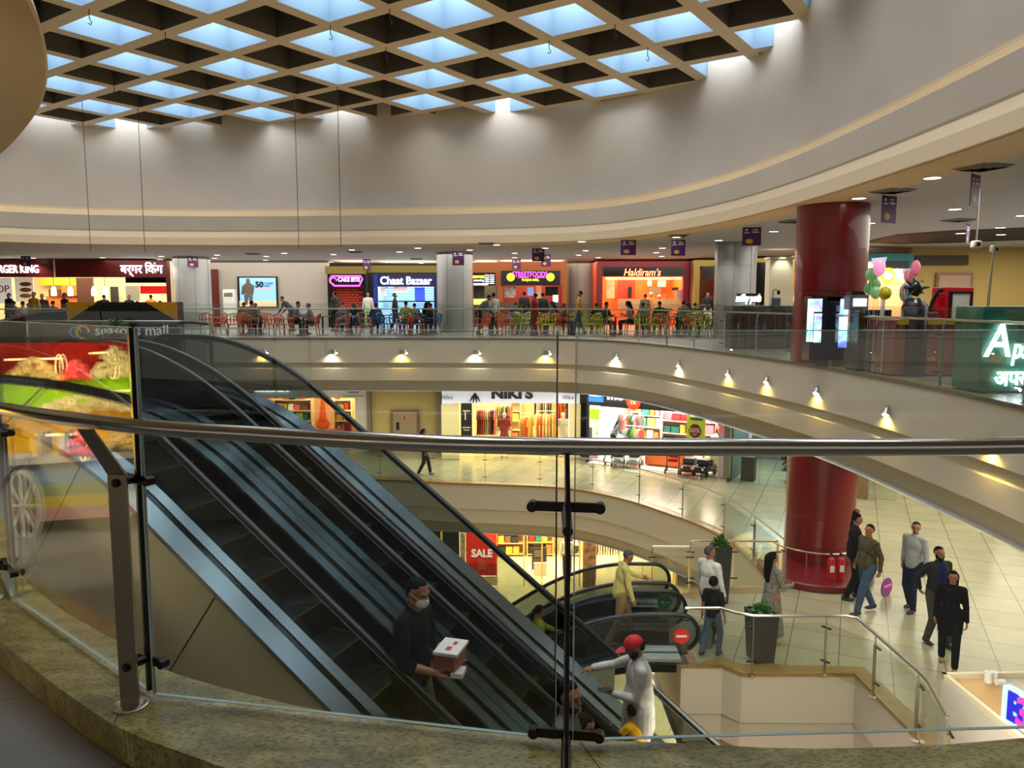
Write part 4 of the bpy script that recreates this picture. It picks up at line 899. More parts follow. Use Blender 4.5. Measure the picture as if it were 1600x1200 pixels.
place_box((A(543, 672, 30.5).x, 30.6, L1Z + .755), (.26, .3, .36), 12, 'bright red box on the maroon table of the baby goods shop', None)
# cream wall with the service door
for x0, x1, nm, m, Yw in ((573, 579, 'wall_7', P('grey_pier', (128, 120, 108), .6), 29.8), (579, 683, 'wall_8', M_cream, 30.1), (681, 689, 'wall_9', P('grey_pier', (128, 120, 108), .6), 29.6)):
    a, c = A(x0, 650, Yw), A(x1, 650, Yw); struct(MB().box2((a.x, Yw, L1Z), (c.x, Yw + .4, -1.96)).build(nm, m))
t = thing('door', 'flat beige service door with a diamond sign in the cream wall', 'door', (A(633, 700, 30).x, 30, L1Z))
panel(t, 'door_frame', 610, 641, 656, 722, P('door_frame_taupe', (126, 106, 84), .6), 0, .10); panel(t, 'door_leaf', 614, 644, 652, 722, P('door_taupe', (168, 150, 122), .55), -.06, .04)
dl = local(t, 632, 652, -.09); q = MB(); q.add([dl + Vector(v) for v in ((0, 0, .16), (.16, 0, 0), (0, 0, -.16), (-.16, 0, 0))], [(0, 1, 2, 3)]); sgn = q.build('diamond_sign', P('sign_rose', (214, 150, 150), .5), t, smooth=None)
q = MB(); q.ell(dl + Vector((0, -.01, .06)), (.025, .005, .025)); q.tube([dl + Vector((0, -.01, .03)), dl + Vector((0, -.01, -.03))], .018, 5); q.tube([dl + Vector((0, -.01, -.03)), dl + Vector((.04, -.01, -.09))], .01, 4); q.tube([dl + Vector((0, -.01, -.03)), dl + Vector((-.04, -.01, -.09))], .01, 4); q.build('pictogram', M_black, sgn)
panel(t, 'window_slot', 619, 660, 624, 672, M_black, -.09, .01); struct(MB().box2((A(579, 720, 30).x, 30.02, L1Z), (A(683, 720, 30).x, 30.09, L1Z + .12)).build('baseboard_1', P('skirting_grey', (150, 146, 130), .5)))
# clothes shop
t, W, zt, zs = shop('clothes shop NIKI S with a white sign band and colourful garments', 690, 906, 28.6, 600, 630, M_lav, P('warm_shop_wall', (246, 214, 150), .6), 4.2, 17, fz=L1Z, lp=480, lightc=(1, .82, .5), side=P('warm_shop_wall', (246, 214, 150), .6))
for s, x0, x1 in ((0, 690, 718), (1, 890, 906)): panel(t, 'cream_pier', x0, 631, x1, 716, P('pier_cream', (222, 212, 164), .5), -.02, .3)
sign(t, 'NIKI\u2019S', 800, 616, 20, M_black, -.05, bold=.03, sx=1.25); sign(t, 'िनिकज़', 699, 622, 7, M_black, -.05); sign(t, 'िनिकज़', 888, 622, 7, M_black, -.05)
b = MB()
for a in (-28, -10, 10, 28):
    c = local(t, 742, 613, -.06); v = Vector((math.sin(R(a)), 0, -math.cos(R(a)))); b.tube([c + v * .02, c + v * .22, c + v * .42], [.01, .045, .012], 6)
b.build('leaf_emblem', M_black, t)
panel(t, 'dark_poster', 720, 630, 738, 708, P('poster_black', (30, 28, 30), .4), -.08, .06)
q = MB(); c = local(t, 729, 640, -.13); q.box(c + Vector((0, 0, -.05)), (.26, .01, .05)); q.box(local(t, 729, 668, -.13), (.3, .01, .04)); q.box(local(t, 729, 672, -.13), (.22, .01, .03)); q.box(local(t, 727, 650, -.13), (.05, .01, .3)); q.build('poster_print', P('poster_print_cream', (210, 200, 170), .5), t)
gl = panel(t, 'shop_window', 740, 631, 820, 716, M_glassf, .02, .012); gl = panel(t, 'shop_window', 856, 631, 889, 716, M_glassf, .02, .012)
def rack(x0, x1, Y, z, lab, n, rz, cols, glab, grp, s=1.0):
    tt = thing('clothes_rack', lab, 'clothes rack', ((x0 + x1) / 2, Y, L1Z)); W = x1 - x0
    MB().cyl((-W / 2, 0, z - L1Z), (W / 2, 0, z - L1Z), .015, 8).build('bar', M_steel, tt)
    for q in (-1, 1): MB().cyl((q * W / 2, 0, 0), (q * W / 2, 0, z - L1Z), .015, 8).build('post', M_steel, tt)
    for i in range(n): place_garment((x0 + W * (i + .5) / n, Y, z - .15 * s), rz, cols[i % len(cols)], glab, grp, s)
GL = 'garment hanging in a close row of the clothes shop, '
rack(A(745, 640, 29.6).x, A(775, 640, 29.6).x, 29.6, -2.72, 'left front clothes rack of the clothes shop', 9, R(80), [9, 3, 12, 8, 2, 5, 0, 6, 8], GL + 'left front rack', 'garments on the left front rack')
rack(A(777, 640, 30.2).x, A(800, 640, 30.2).x, 30.2, -2.65, 'second clothes rack of the clothes shop', 8, R(78), [1, 2, 14, 11, 13, 6, 8, 8], GL + 'second rack from the left', 'garments on the second rack')
rack(A(812, 640, 29.8).x, A(832, 640, 29.8).x, 29.8, -3.05, 'low clothes rack in the middle of the clothes shop', 3, R(60), [13, 7, 2, 0, 13], GL + 'low middle rack', 'garments on the low middle rack')
rack(A(838, 640, 30.0).x, A(868, 640, 30.0).x, 30.0, -2.98, 'right front clothes rack of the clothes shop', 6, R(75), [2, 8, 13, 5, 2, 13, 7], GL + 'right front rack', 'garments on the right front rack')
rack(A(835, 640, 31.8).x, A(862, 640, 31.8).x, 31.9, -2.25, 'high rear clothes rack of the clothes shop', 8, R(80), [6, 5, 13, 6, 1, 5, 6, 6], GL + 'high rear rack', 'garments on the high rear rack')
rack(A(872, 640, 30.4).x, A(889, 640, 30.4).x, 30.4, -2.3, 'right rear clothes rack of the clothes shop', 5, R(78), [12, 7, 12, 7, 6, 6], GL + 'right rear rack', 'garments on the right rear rack', 1.1)
shelf_unit(A(798, 640, 32).x, A(813, 640, 32).x, 32.2, L1Z, 6, .4, 'tall shelf of folded clothes at the back of the clothes shop', 'folded clothes at the back', 'folded bright garment on the rear shelf of the clothes shop', cols=[12, 8, 7, 15, 4, 2])
for px, hp_, lab in ((815, 0, 'left'), (824, 0, 'middle'), (835, 0, 'right')):
    g = A(px, 640, 31.6)
# baby shop
Yb = 26.7
known = {o.name for o in C.objects}
t, W, zt, zs = shop('bright baby shop mee and moms with a dark sign band and crowded shelves', 908, 1136, Yb, 596, 641, P('sign_charcoal', (34, 34, 42), .4), P('bright_white_wall', (250, 238, 222), .6), 4.5, 5, fz=L1Z, lp=700, lightc=(1, .93, .82), side=P('bright_white_wall', (250, 238, 222), .6))
panel(t, 'blue_plate', 913, 604, 938, 634, neon('plate_blue', (24, 110, 220), 1.1), -.05, .04); sign(t, 'mee', 925, 621, 12, N_white, -.09, bold=.01)
sign(t, 'me    moms', 998, 622, 21, N_white, -.07, bold=.012, sx=1.05); c = local(t, 991, 630, -.12)
b = MB(); b.ell(c, (.26, .05, .30), 16, 10); b.ell(c + Vector((-.16, 0, .16)), (.18, .05, .2)); b.ell(c + Vector((.16, 0, .16)), (.18, .05, .2)); hb_ = b.build('red_emblem', neon('emblem_red', (232, 60, 24), 1.3), t)
text('&', 'emblem_letter', M_white, hb_, c + Vector((.02, -.08, .04)), .4)
fl = thing('entrance_floor', 'glossy white entrance floor of the bright baby shop', 'floor panel', (t.location.x, Yb, L1Z)); MB().box((0, 2, .01), (W - .2, 4.2, .02)).build('tile', P('white_gloss_floor', (240, 236, 225), .15), fl)
panel(t, 'poster', 914, 640, 932, 676, P('poster_white', (236, 230, 220), .5, emit=.35), -.03, .05); panel(t, 'lime_poster', 915, 646, 931, 662, P('lime_poster', (170, 206, 40), .5, emit=.4), -.07, .02); panel(t, 'poster', 914, 712, 928, 726, P('poster_mauve', (200, 160, 190), .5), -.03, .05)
panel(t, 'side_poster', 1124, 650, 1135, 738, P('poster_pink_grey', (206, 180, 180), .5, emit=.2), -.03, .05); panel(t, 'pink_poster', 1125, 652, 1134, 668, P('poster_pink', (240, 130, 150), .5, emit=.3), -.07, .02)
po = thing('hanging_poster', 'lime green poster with a maroon shield reading 50% in the baby shop window', 'poster', (A(1089, 670, Yb - .1).x, Yb - .12, L1Z))
def pl(n, x0, y0, x1, y1, m, dy=0, th=.02): return panel(po, n, x0, y0, x1, y1, m, dy, th)
pl('poster_board', 1077, 646, 1104, 700, P('lime_board', (178, 196, 50), .5, emit=.35)); c = local(po, 1090, 668, -.03)
b = MB(); b.ell(c, (.22, .02, .24), 14, 8); b.build('maroon_shield', P('shield_maroon', (150, 20, 50), .5), po); text('50%', 'lettering', M_white, po, c + Vector((0, -.03, .02)), .22, bold=.006); text('OFF', 'lettering', M_white, po, c + Vector((0, -.03, -.12)), .1)
pl('poster_header', 1083, 648, 1102, 652, P('header_grey', (110, 120, 110), .5), -.02)
GG = 'small bright pink or white packed item on a shelf of the baby shop'
px_ = [(1004, 1050, 28.2, 3, 'pink shelf wall in the middle of the baby shop'), (940, 975, 29.6, 5, 'rear left shelf of the baby shop'), (978, 1003, 29.6, 5, 'rear middle shelf of the baby shop'), (1052, 1078, 29.0, 5, 'rear right shelf of the baby shop'), (1104, 1122, 28.9, 4, 'narrow shelf at the right end of the baby shop')]
px_ += [(916, 938, 30.2, 5, 'far left shelf of the baby shop'), (1080, 1102, 28.6, 5, 'shelf behind the lime poster of the baby shop')]
for x0, x1, Y, n, lab in px_:
    shelf_unit(A(x0, 650, Y).x, A(x1, 650, Y).x, Y, L1Z + (.55 if Y == 28.2 else 0), n, .46, lab, 'goods on the baby shop shelves at the right', GG, mat=P('shelf_pinkish', (244, 206, 196), .5), cols=[10, 8, 15, 15, 12, 5, 7, 4, 13, 10])
rack(A(945, 650, 27.4).x, A(985, 650, 27.4).x, 27.6, -2.75, 'high rail of small baby clothes at the left of the baby shop', 8, R(60), [14, 10, 15, 8, 4, 15, 10, 14, 5], 'small baby garment on the high rail of the baby shop', 'garments on the high baby shop rail', .6)
rack(A(968, 650, 26.9).x, A(1000, 650, 26.9).x, 27.0, -3.15, 'low rail of baby clothes in front in the baby shop', 5, R(60), [15, 4, 9, 15, 8, 6], 'small baby garment on the low rail of the baby shop', 'garments on the low baby shop rail', .7)
cnt = thing('display_counter', 'low orange counter with boxed goods in the middle of the baby shop', 'counter', (A(1028, 720, 27.6).x, 27.5, L1Z)); MB().box((0, 0, .3), (1.7, .5, .5)).build('base', P('orange_counter', (240, 120, 50), .5), cnt, bevel=.03); MB().box((0, 0, .57), (1.75, .55, .05)).build('top', M_white, cnt)
for k in range(6): place_box((A(1010 + 7 * k, 700, 27.5).x, 27.5, L1Z + .6), (.13, .2, .16), [10, 15, 8, 4, 13, 12][k], 'small packed item on the low orange counter of the baby shop', 'goods on the orange counter')
def stroller(x, Y, cm, lab, rz=0, s=1.0, ride=False):
    t = thing('ride_on_car' if ride else 'stroller', lab, 'toy car' if ride else 'stroller', (x, Y, L1Z + .02), rz); fm = P('stroller_frame', (40, 40, 44), .4, .5)
    for sx_ in (-1, 1):
        for sy_ in (-1, 1):
            c = Vector((sx_ * .24, sy_ * .3, .1)) * s; MB().tube([c - Vector((.025, 0, 0)), c + Vector((.025, 0, 0))], .10 * s, 14).build('wheel', M_black, t)
    if ride:
        MB().box(Vector((0, 0, .26)) * s, Vector((.5, .95, .22)) * s).build('body', cm, t, bevel=.06); MB().box(Vector((0, .08, .46)) * s, Vector((.42, .4, .2)) * s).build('seat', M_dark, t, bevel=.05)
        MB().box(Vector((0, -.16, .48)) * s, Vector((.4, .03, .16)) * s, M=Matrix.Rotation(R(-25), 4, 'X')).build('windscreen', M_blackg, t); b = MB(); [b.ell(Vector((q * .17, -.48, .3)) * s, .045 * s) for q in (-1, 1)]; b.build('headlights', M_white, t)
    else:
        fr = MB(); [fr.tube([Vector((q * .22, .3, .12)) * s, Vector((q * .22, -.1, .55)) * s, Vector((q * .22, .42, 1.02)) * s], .014, 6) for q in (-1, 1)]; fr.cyl(Vector((-.22, .42, 1.02)) * s, Vector((.22, .42, 1.02)) * s, .018, 8); fr.cyl(Vector((-.22, -.3, .12)) * s, Vector((.22, -.3, .12)) * s, .014, 6)
        [fr.tube([Vector((q * .22, -.3, .12)) * s, Vector((q * .22, .1, .62)) * s], .014, 6) for q in (-1, 1)]; fr.build('frame', fm, t)
        MB().box(Vector((0, .0, .48)) * s, Vector((.36, .4, .12)) * s).build('seat', cm, t, bevel=.03); MB().box(Vector((0, .22, .66)) * s, Vector((.36, .08, .42)) * s, M=Matrix.Rotation(R(-20), 4, 'X')).build('backrest', cm, t, bevel=.03)
        cn = MB(); cn.ell(Vector((0, .1, .84)) * s, Vector((.2, .24, .16)) * s, 14, 8); cn.build('canopy', cm, t)
stroller(A(964, 720, 26.5).x, 26.7, cloth('grey', COLS[14][1]), 'grey ride-on toy car near the left of the baby shop', .3, .9, True); stroller(A(985, 720, 27).x, 26.9, P('car_silver', (170, 170, 172), .3, .6), 'silver ride-on toy car in the middle of the baby shop', .2, .95, True)
stroller(A(1062, 730, 25.9).x, 26.55, cloth('red', COLS[12][1]), 'bright red stroller standing at the shop entrance edge', .2, .95); stroller(A(1088, 730, 25.9).x, 26.6, P('car_black_red', (90, 16, 18), .3), 'dark red ride-on toy car behind the shop window', .1, 1.0, True)
stroller(A(1110, 730, 26).x, 26.6, M_blackg, 'black ride-on toy jeep at the right end of the baby shop', -.2, 1.0, True); stroller(A(947, 720, 26.6).x, 26.8, cloth('rose', COLS[10][1]), 'pink and grey stroller at the left end of the baby shop', .5, .8)
stroller(A(1110, 672, 27.5).x, 27.6, P('car_red', (190, 24, 28), .3), 'red ride-on toy car raised on a stand at the right of the baby shop', .4, .8, True)
for o in C.objects:
    if o.get('label', '').startswith('red ride-on toy car raised'): o.location.z = L1Z + 1.3
st_ = thing('display_stand', 'white stand carrying the raised red toy car in the baby shop', 'stand', (A(1110, 672, 27.5).x, 27.6, L1Z + .02)); MB().box((0, 0, .63), (.7, .7, 1.26)).build('plinth', M_white, st_, bevel=.02)
rotate_block(known, (A(1022, 600, Yb).x, Yb), R(-29)); known = {o.name for o in C.objects}
# salon
Ys = 24.2
t, W, zt, zs = shop('dim glass-fronted salon with black chairs right of the baby shop', 1141, 1262, Ys, 600, 640, P('salon_charcoal', (40, 40, 42), .4), P('salon_teal_wall', (96, 112, 112), .5), 4.5, 3, fz=L1Z, lp=110, lightc=(.8, 1, 1))
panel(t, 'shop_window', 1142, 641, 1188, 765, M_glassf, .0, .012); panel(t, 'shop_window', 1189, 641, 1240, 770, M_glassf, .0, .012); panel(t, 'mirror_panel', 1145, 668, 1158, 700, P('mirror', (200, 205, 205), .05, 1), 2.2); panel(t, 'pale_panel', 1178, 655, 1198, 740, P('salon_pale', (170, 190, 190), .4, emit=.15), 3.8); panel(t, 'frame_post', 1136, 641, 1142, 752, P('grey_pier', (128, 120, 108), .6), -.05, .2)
def salon_chair(px, Y, lab):
    t = thing('salon_chair', lab, 'chair', (A(px, 700, Y).x, Y, L1Z)); MB().lathe([(.25, 0), (.24, .03), (.05, .05), (.035, .4)], n=18).build('pedestal', M_steel, t)
    MB().box((0, 0, .48), (.5, .5, .14)).build('seat', M_blackg, t, bevel=.05); MB().ell((0, .22, .78), (.32, .12, .34), 14, 10).build('backrest', M_blackg, t)
    for q in (-1, 1): MB().box((q * .27, 0, .62), (.07, .44, .07)).build('armrest', M_blackg, t, bevel=.03)
salon_chair(1213, 25.2, 'black round-backed salon chair near the red column'); salon_chair(1168, 27, 'black salon chair deep inside beside the mirror')
cb = thing('cabinet', 'dark low cabinet at the left end of the salon window', 'cabinet', (A(1153, 740, 24.9).x, 24.9, L1Z)); MB().box((0, 0, .4), (.42, .4, .8)).build('body', M_dark, cb, bevel=.01); MB().box((0, -.205, .4), (.36, .02, .7)).build('door', P('cabinet_brown', (60, 48, 40), .4), cb)
rotate_block(known, (A(1200, 600, Ys).x, Ys), R(-29))
# far right: dark shop fronts
known = {o.name for o in C.objects}
t, W, zt, zs = shop('dark shop front far right behind the red column', 1271, 1539, 22.4, 600, 690, P('dark_brown_front', (46, 38, 34), .4), P('dark_shop', (60, 54, 46), .6), 3, 5, fz=L1Z, lp=40)
panel(t, 'shop_window', 1330, 700, 1400, 785, M_glassf, 0, .012); panel(t, 'brown_pier', 1341, 700, 1362, 786, P('pier_brown', (120, 96, 70), .5), -.1, .2)
rotate_block(known, (A(1405, 600, 22.4).x, 22.4), R(-29))
# ================================================================ ground storey shop
L0Z = -9.2; Y5 = 27.6
t, W, zt, zs = shop('ground storey clothes shop with a big red SALE poster', 600, 1060, Y5, 800, 822, P('gold_frame', (214, 178, 90), .4), P('cream_shop_wall', (250, 224, 160), .6), 4.5, 3, fz=L0Z, lp=1100, lightc=(1, .85, .55), side=P('cream_shop_wall', (250, 224, 160), .6))
panel(t, 'dark_window', 640, 822, 718, 905, P('dark_glassy', (26, 30, 30), .12), -.02, .06); panel(t, 'gold_post', 688, 822, 692, 900, P('gold_post', (226, 190, 90), .4), -.06, .06); panel(t, 'striped_poster', 719, 832, 727, 880, P('poster_stripes', (190, 190, 180), .5, noise=.7, nscale=5), -.03, .05)
for x in (776, 818, 846, 868, 905): panel(t, 'window_frame', x, 822, x + 1.6, 918, P('gold_post', (226, 190, 90), .4), -.02, .05)
panel(t, 'shop_window', 778, 822, 905, 916, M_glassf, .03, .012)
po = thing('sale_poster', 'tall bright red poster reading SALE in large white letters', 'poster', (A(752, 870, Y5 - .15).x, Y5 - .15, L0Z))
panel(po, 'poster_board', 728, 826, 776, 899, P('sale_red', (226, 44, 26), .5, emit=.5)); panel(po, 'poster_lower', 728, 880, 776, 899, P('sale_dark_red', (176, 26, 30), .5, emit=.3), -.02, .02)
text('SALE', 'lettering', neon('sale_white', (250, 244, 236), .9), po, local(po, 753, 865, -.05), .40, bold=.012, sx=.92)
b = MB(); [b.box(local(po, 753, 874 + 2.4 * k, -.05), (.3 - .03 * (k % 3), .006, .018)) for k in range(7)]; b.build('small_print', P('print_pink', (240, 150, 130), .5), po)
panel(po, 'pale_foot_panel', 742, 900, 776, 914, P('foot_panel', (196, 180, 140), .5), .05, .1)
sd_ = thing('info_board', 'dark grey standing board with white and red print inside the ground storey shop', 'board', (A(844, 880, 28.8).x, 28.8, L0Z))
panel(sd_, 'board', 831, 856, 854, 890, P('board_grey', (52, 46, 44), .5)); b = MB(); [b.box(local(sd_, 841, 861 + 2.6 * k, -.03), (.3, .01, .03)) for k in range(4)]; b.build('print', P('print_grey', (170, 160, 150), .5), sd_); b = MB(); [b.box(local(sd_, 842, 875 + 4 * k, -.03), (.34, .01, .07)) for k in range(3)]; b.build('print', P('print_maroon', (150, 30, 50), .5), sd_)
MB().box((0, .05, .25), (.5, .4, .5)).build('base', M_white, sd_)
shelf_unit(A(776, 850, 30.8).x, A(818, 850, 30.8).x, 31, L0Z, 5, .46, 'wooden shelf at the left inside the ground storey shop', 'goods in the ground storey shop', 'small dark or bright item on a shelf of the ground storey shop', mat=P('shelf_wood', (206, 160, 90), .5), cols=[6, 6, 2, 15, 11])
shelf_unit(A(824, 850, 30.8).x, A(864, 850, 30.8).x, 31, L0Z, 5, .5, 'middle shelf with red, yellow and green items in the ground storey shop', 'goods in the ground storey shop', 'small dark or bright item on a shelf of the ground storey shop', mat=P('shelf_wood', (206, 160, 90), .5), cols=[12, 2, 4, 15, 7, 6])
shelf_unit(A(880, 850, 31).x, A(905, 850, 31).x, 31, L0Z, 6, .4, 'black striped shelf at the right inside the ground storey shop', 'goods in the ground storey shop', 'small dark or bright item on a shelf of the ground storey shop', cols=[6, 15, 6, 15])
panel(t, 'brown_patterned_panel', 911, 840, 930, 916, P('brown_pattern', (140, 104, 80), .6, noise=.6, nscale=7), -.1, .2)
def rack0(x0, x1, Y, z, lab, n, rz, cols, glab, grp, s=1.0):
    global L1Z
    k = L1Z; L1Z = L0Z; rack(x0, x1, Y, z, lab, n, rz, cols, glab, grp, s); L1Z = k
rack0(A(932, 880, 28.2).x, A(968, 880, 28.2).x, 28.3, -7.0, 'rack of red and grey clothes at the right of the ground storey shop', 9, R(80), [3, 15, 12, 14, 15, 3, 6, 15, 14], 'red, white or grey garment on the ground storey rack', 'garments on the ground storey rack', 1.05)
rack0(A(970, 880, 28.6).x, A(1005, 880, 28.6).x, 28.7, -7.0, 'rack of black and blue clothes at the far right of the ground storey shop', 8, R(80), [6, 14, 6, 4, 6, 14, 6, 6], 'dark garment on the far right ground storey rack', 'dark garments on the ground storey rack', 1.05)
struct(MB().box2((-25, 33, L0Z), (25, 33.3, -6.3)).build('wall_10', M_cream))
# ================================================================ food court furniture
M_ch = P('chair_plastic', (206, 92, 50), .45); CHM = {'o': M_ch, 'b': P('chair_blue', (36, 92, 140), .45), 'l': P('chair_lime', (170, 176, 44), .45)}
def make_chair():
    t = thing('plastic_chair', 'x', 'chair'); M_ = M_ch
    b = MB(); o = smooth_path([(-.22, -.22), (0, -.25), (.22, -.22), (.24, 0), (.21, .22), (0, .24), (-.21, .22), (-.24, 0)], 3, True); b.prism([(p.x, p.y) for p in o], .42, .45); b.build('seat', M_, t)
    b = MB(); rim = smooth_path([(-.22, .22, .44), (-.25, .25, .62), (-.22, .30, .78), (0, .33, .85), (.22, .30, .78), (.25, .25, .62), (.22, .22, .44)], 5); b.tube(rim, .022, 8)
    for x in (-.12, 0, .12): b.tube([(x, .23, .44), (x * 1.1, .27, .62), (x, .32 - abs(x) * .1, .83 - abs(x) * .2)], [.02, .028, .018], 6)
    b.tube(smooth_path([(-.24, .26, .62), (0, .29, .60), (.24, .26, .62)], 4), .02, 6); b.build('backrest', M_, t)
    for s in (-1, 1):
        MB().tube(smooth_path([(s * .23, -.18, .44), (s * .27, -.18, .6), (s * .28, -.05, .66), (s * .27, .12, .66), (s * .25, .25, .64)], 4), .018, 6).build('armrest', M_, t)
        MB().tube([(s * .20, -.19, .43), (s * .24, -.23, 0)], [.024, .018], 6).build('leg', M_, t); MB().tube([(s * .19, .19, .43), (s * .23, .25, 0)], [.024, .018], 6).build('leg', M_, t)
    return t
ch0 = make_chair(); CT = tree(ch0)
def make_table():
    t = thing('cafe_table', 'x', 'table'); MB().box((0, 0, .735), (.7, .7, .03)).build('tabletop', P('tabletop_dark', (54, 44, 40), .3), t, bevel=.01)
    MB().cyl((0, 0, .03), (0, 0, .72), .035, 10).build('pedestal', M_steeld, t); MB().lathe([(.25, 0), (.25, .015), (.04, .05)], n=16).build('base', M_steeld, t); return t
tb0 = make_table(); TT = tree(tb0)
cn = {'o': 'orange', 'b': 'blue', 'l': 'lime green'}
CH = [(365, 'o', 29.6, .3), (391, 'o', 29.9, -.4), (424, 'o', 30.2, .8), (444, 'o', 29.7, 2.6), (462, 'o', 30.8, .2), (487, 'o', 29.8, 1.4), (534, 'o', 29.6, -1.2), (572, 'o', 29.7, 1.8), (628, 'o', 29.6, -1.4), (652, 'o', 29.8, 1.9), (752, 'o', 29.4, -.9), (788, 'o', 29.8, .6), (842, 'o', 30.0, -.6),
      (1040, 'o', 28.9, .1), (1079, 'o', 28.6, -.2), (878, 'o', 30.4, .9), (1006, 'o', 30.2, .5), (322, 'o', 30.6, .4), (340, 'o', 31.4, -.7),
      (541, 'b', 31.0, .2), (556, 'b', 32.4, .4), (588, 'b', 31.2, -.2), (603, 'b', 30.6, 1.2), (618, 'b', 31.6, .1), (634, 'b', 30.9, -.3), (648, 'b', 32.2, .3), (664, 'b', 31.0, .9), (676, 'b', 30.5, -1.1), (776, 'b', 31.6, 0), (806, 'b', 31.9, .4), (822, 'b', 32.6, -.4), (574, 'b', 33.2, .2),
      (797, 'l', 30.0, -.9), (818, 'l', 30.6, 1.0), (829, 'l', 31.5, .1), (857, 'l', 29.4, -.1), (868, 'l', 31.0, .9), (893, 'l', 30.6, -.5), (922, 'l', 29.9, .3), (933, 'l', 31.3, -.4), (1004, 'l', 29.2, .2), (1022, 'l', 29.0, -.3), (1031, 'l', 30.6, .6), (1049, 'l', 30.9, -.2), (1066, 'l', 30.4, .3),
      (1088, 'l', 29.8, 1.1), (1100, 'l', 28.3, -.5), (1114, 'l', 28.8, 1.5), (987, 'l', 30.4, .7), (946, 'l', 32.2, 0), (1075, 'l', 32.2, .2), (844, 'l', 32.6, .4)]
SECT = [(0, 350, 'beside the silver column at the left'), (350, 470, 'below the lit advert screen'), (470, 560, 'near the beige column and pink neon shop'), (560, 684, 'in front of the blue snack shop'), (684, 790, 'just right of the large silver column'), (790, 880, 'before the street food shop'), (880, 960, 'near the right beige column'), (960, 1060, 'before the red sweet shop'), (1060, 1130, 'near the olive framed shop')]
def sect(px): return [s[2] for s in SECT if s[0] <= px < s[1]][0]
def dist(Y): return 'along the railing' if Y < 30.3 else ('in the second row' if Y < 31.3 else 'in the back rows')
for i, (px, c, Y, rz) in enumerate(CH):
    x = A(px, 500, Y).x; lab = '%s plastic armchair %s, %s' % (cn[c], sect(px), dist(Y)); grp = '%s plastic chairs %s %s' % (cn[c], sect(px), dist(Y))
    if i == 0: ch0.location = (x, Y, 0); ch0.rotation_euler.z = rz; ch0['label'] = lab; ch0['group'] = grp
    else: dup(CT, (x, Y, 0), rz, lab, grp, mats={'chair_plastic': CHM[c]})
TB = [(380, 30.6), (408, 31.4), (474, 30.4), (504, 30.3), (549, 30.1), (600, 32.2), (640, 30.2), (664, 32.2), (770, 30.4), (808, 30.6), (852, 30.6), (905, 31.4), (962, 29.6), (1014, 30.3), (1058, 29.7), (1092, 29.2)]
for i, (px, Y) in enumerate(TB):
    x = A(px, 500, Y).x; lab = 'dark square cafe table %s, %s' % (sect(px), dist(Y)); grp = 'dark cafe tables %s %s' % (sect(px), dist(Y))
    if i == 0: tb0.location = (x, Y, 0); tb0['label'] = lab; tb0['group'] = grp
    else: dup(TT, (x, Y, 0), .1 * i, lab, grp)
# ---- left side: black and yellow kiosk, sign board, plant
t = thing('kiosk', 'black and yellow draped kiosk in front of the burger restaurant', 'kiosk', (A(191, 490, 12.3).x, 12.3, 0)); t.location.y = 12.3
a, c = A(105, 472, 12.3), A(277, 472, 12.3); W_ = c.x - a.x; H_ = a.z
MB().box((0, .12, H_ / 2), (W_, .24, H_)).build('body', P('kiosk_black', (16, 10, 10), .5), t)
for s in (-1, 1):
    q = MB(); x1 = s * W_ / 2; q.extr([(x1, -.012, H_), (x1 - s * .5, -.012, H_), (x1, -.012, H_ - .30)], (0, .01, 0)); q.build('yellow_corner', P('kiosk_yellow', (206, 150, 20), .5), t, smooth=None)
q = MB(); [q.tube([(-.5 + .2 * k, -.006, .2), (-.47 + .2 * k, -.016, .8), (-.52 + .2 * k, -.006, H_ - .05)], .012, 5) for k in range(6)]; q.build('drape_folds', P('kiosk_black', (16, 10, 10), .5), t)
t = thing('sign_board', 'dark glossy board reading seasons mall below the railing at the escalator head', 'sign', (-5.7, 10.93, 0))
a, c = A(60, 505, 10.9), A(276, 505, 10.9); MB().box2((a.x + 5.7, 0, .02), (c.x + 5.7, .05, 1.03)).build('board', P('board_dark_grey', (34, 30, 32), .25), t)
p = A(205, 517, 10.9); text('seasons mall', 'lettering', P('lettering_silver', (196, 196, 200), .4, emit=.35), t, (p.x + 5.7, -.012, p.z), .21, bold=.002, sx=1.0, ext=.004)
p = A(128, 519, 10.9); q = MB(); c = Vector((p.x + 5.7, -.012, p.z)); q.tube([c + Vector((.09 * math.cos(k * .7), 0, .09 * math.sin(k * .7))) for k in range(8)], .014, 6); q.build('emblem', P('emblem_orange', (220, 150, 60), .5, emit=.3), t)
q = MB(); q.tube([c + Vector((-.1 + .08 * math.cos(k * .7), 0, .07 * math.sin(k * .7))) for k in range(8)], .012, 6); q.build('emblem', P('emblem_blue', (90, 140, 190), .5, emit=.3), t)
def plant(t, c, r, n, mat, seed, up=1.0, name='foliage'):
    rn = random.Random(seed); b = MB()
    for i in range(n):
        az = rn.uniform(0, 6.283); el = rn.uniform(.15, 1.4); L = r * rn.uniform(.5, 1.0); wd = L * .3
        d = Vector((math.cos(az) * math.cos(el), math.sin(az) * math.cos(el), math.sin(el) * up)); s_ = d.cross(Vector((0, 0, 1))).normalized() * wd
        base = Vector(c) + d * L * .25; mid = Vector(c) + d * L * .7 + Vector((0, 0, .04 * r)); tip = Vector(c) + d * L - Vector((0, 0, .15 * r))
        n_ = s_.cross(d).normalized() * .002
        b.add([base, mid + s_ * .5, tip, mid - s_ * .5, base + n_, mid + s_ * .5 + n_, tip + n_, mid - s_ * .5 + n_], [(0, 1, 2, 3), (7, 6, 5, 4)])
        b.cyl(Vector(c), base, r * .02, 4)
    return b.build(name, mat, t, smooth=None)
M_leaf = P('leaf_green', (60, 108, 40), .5, noise=.35, nscale=12)
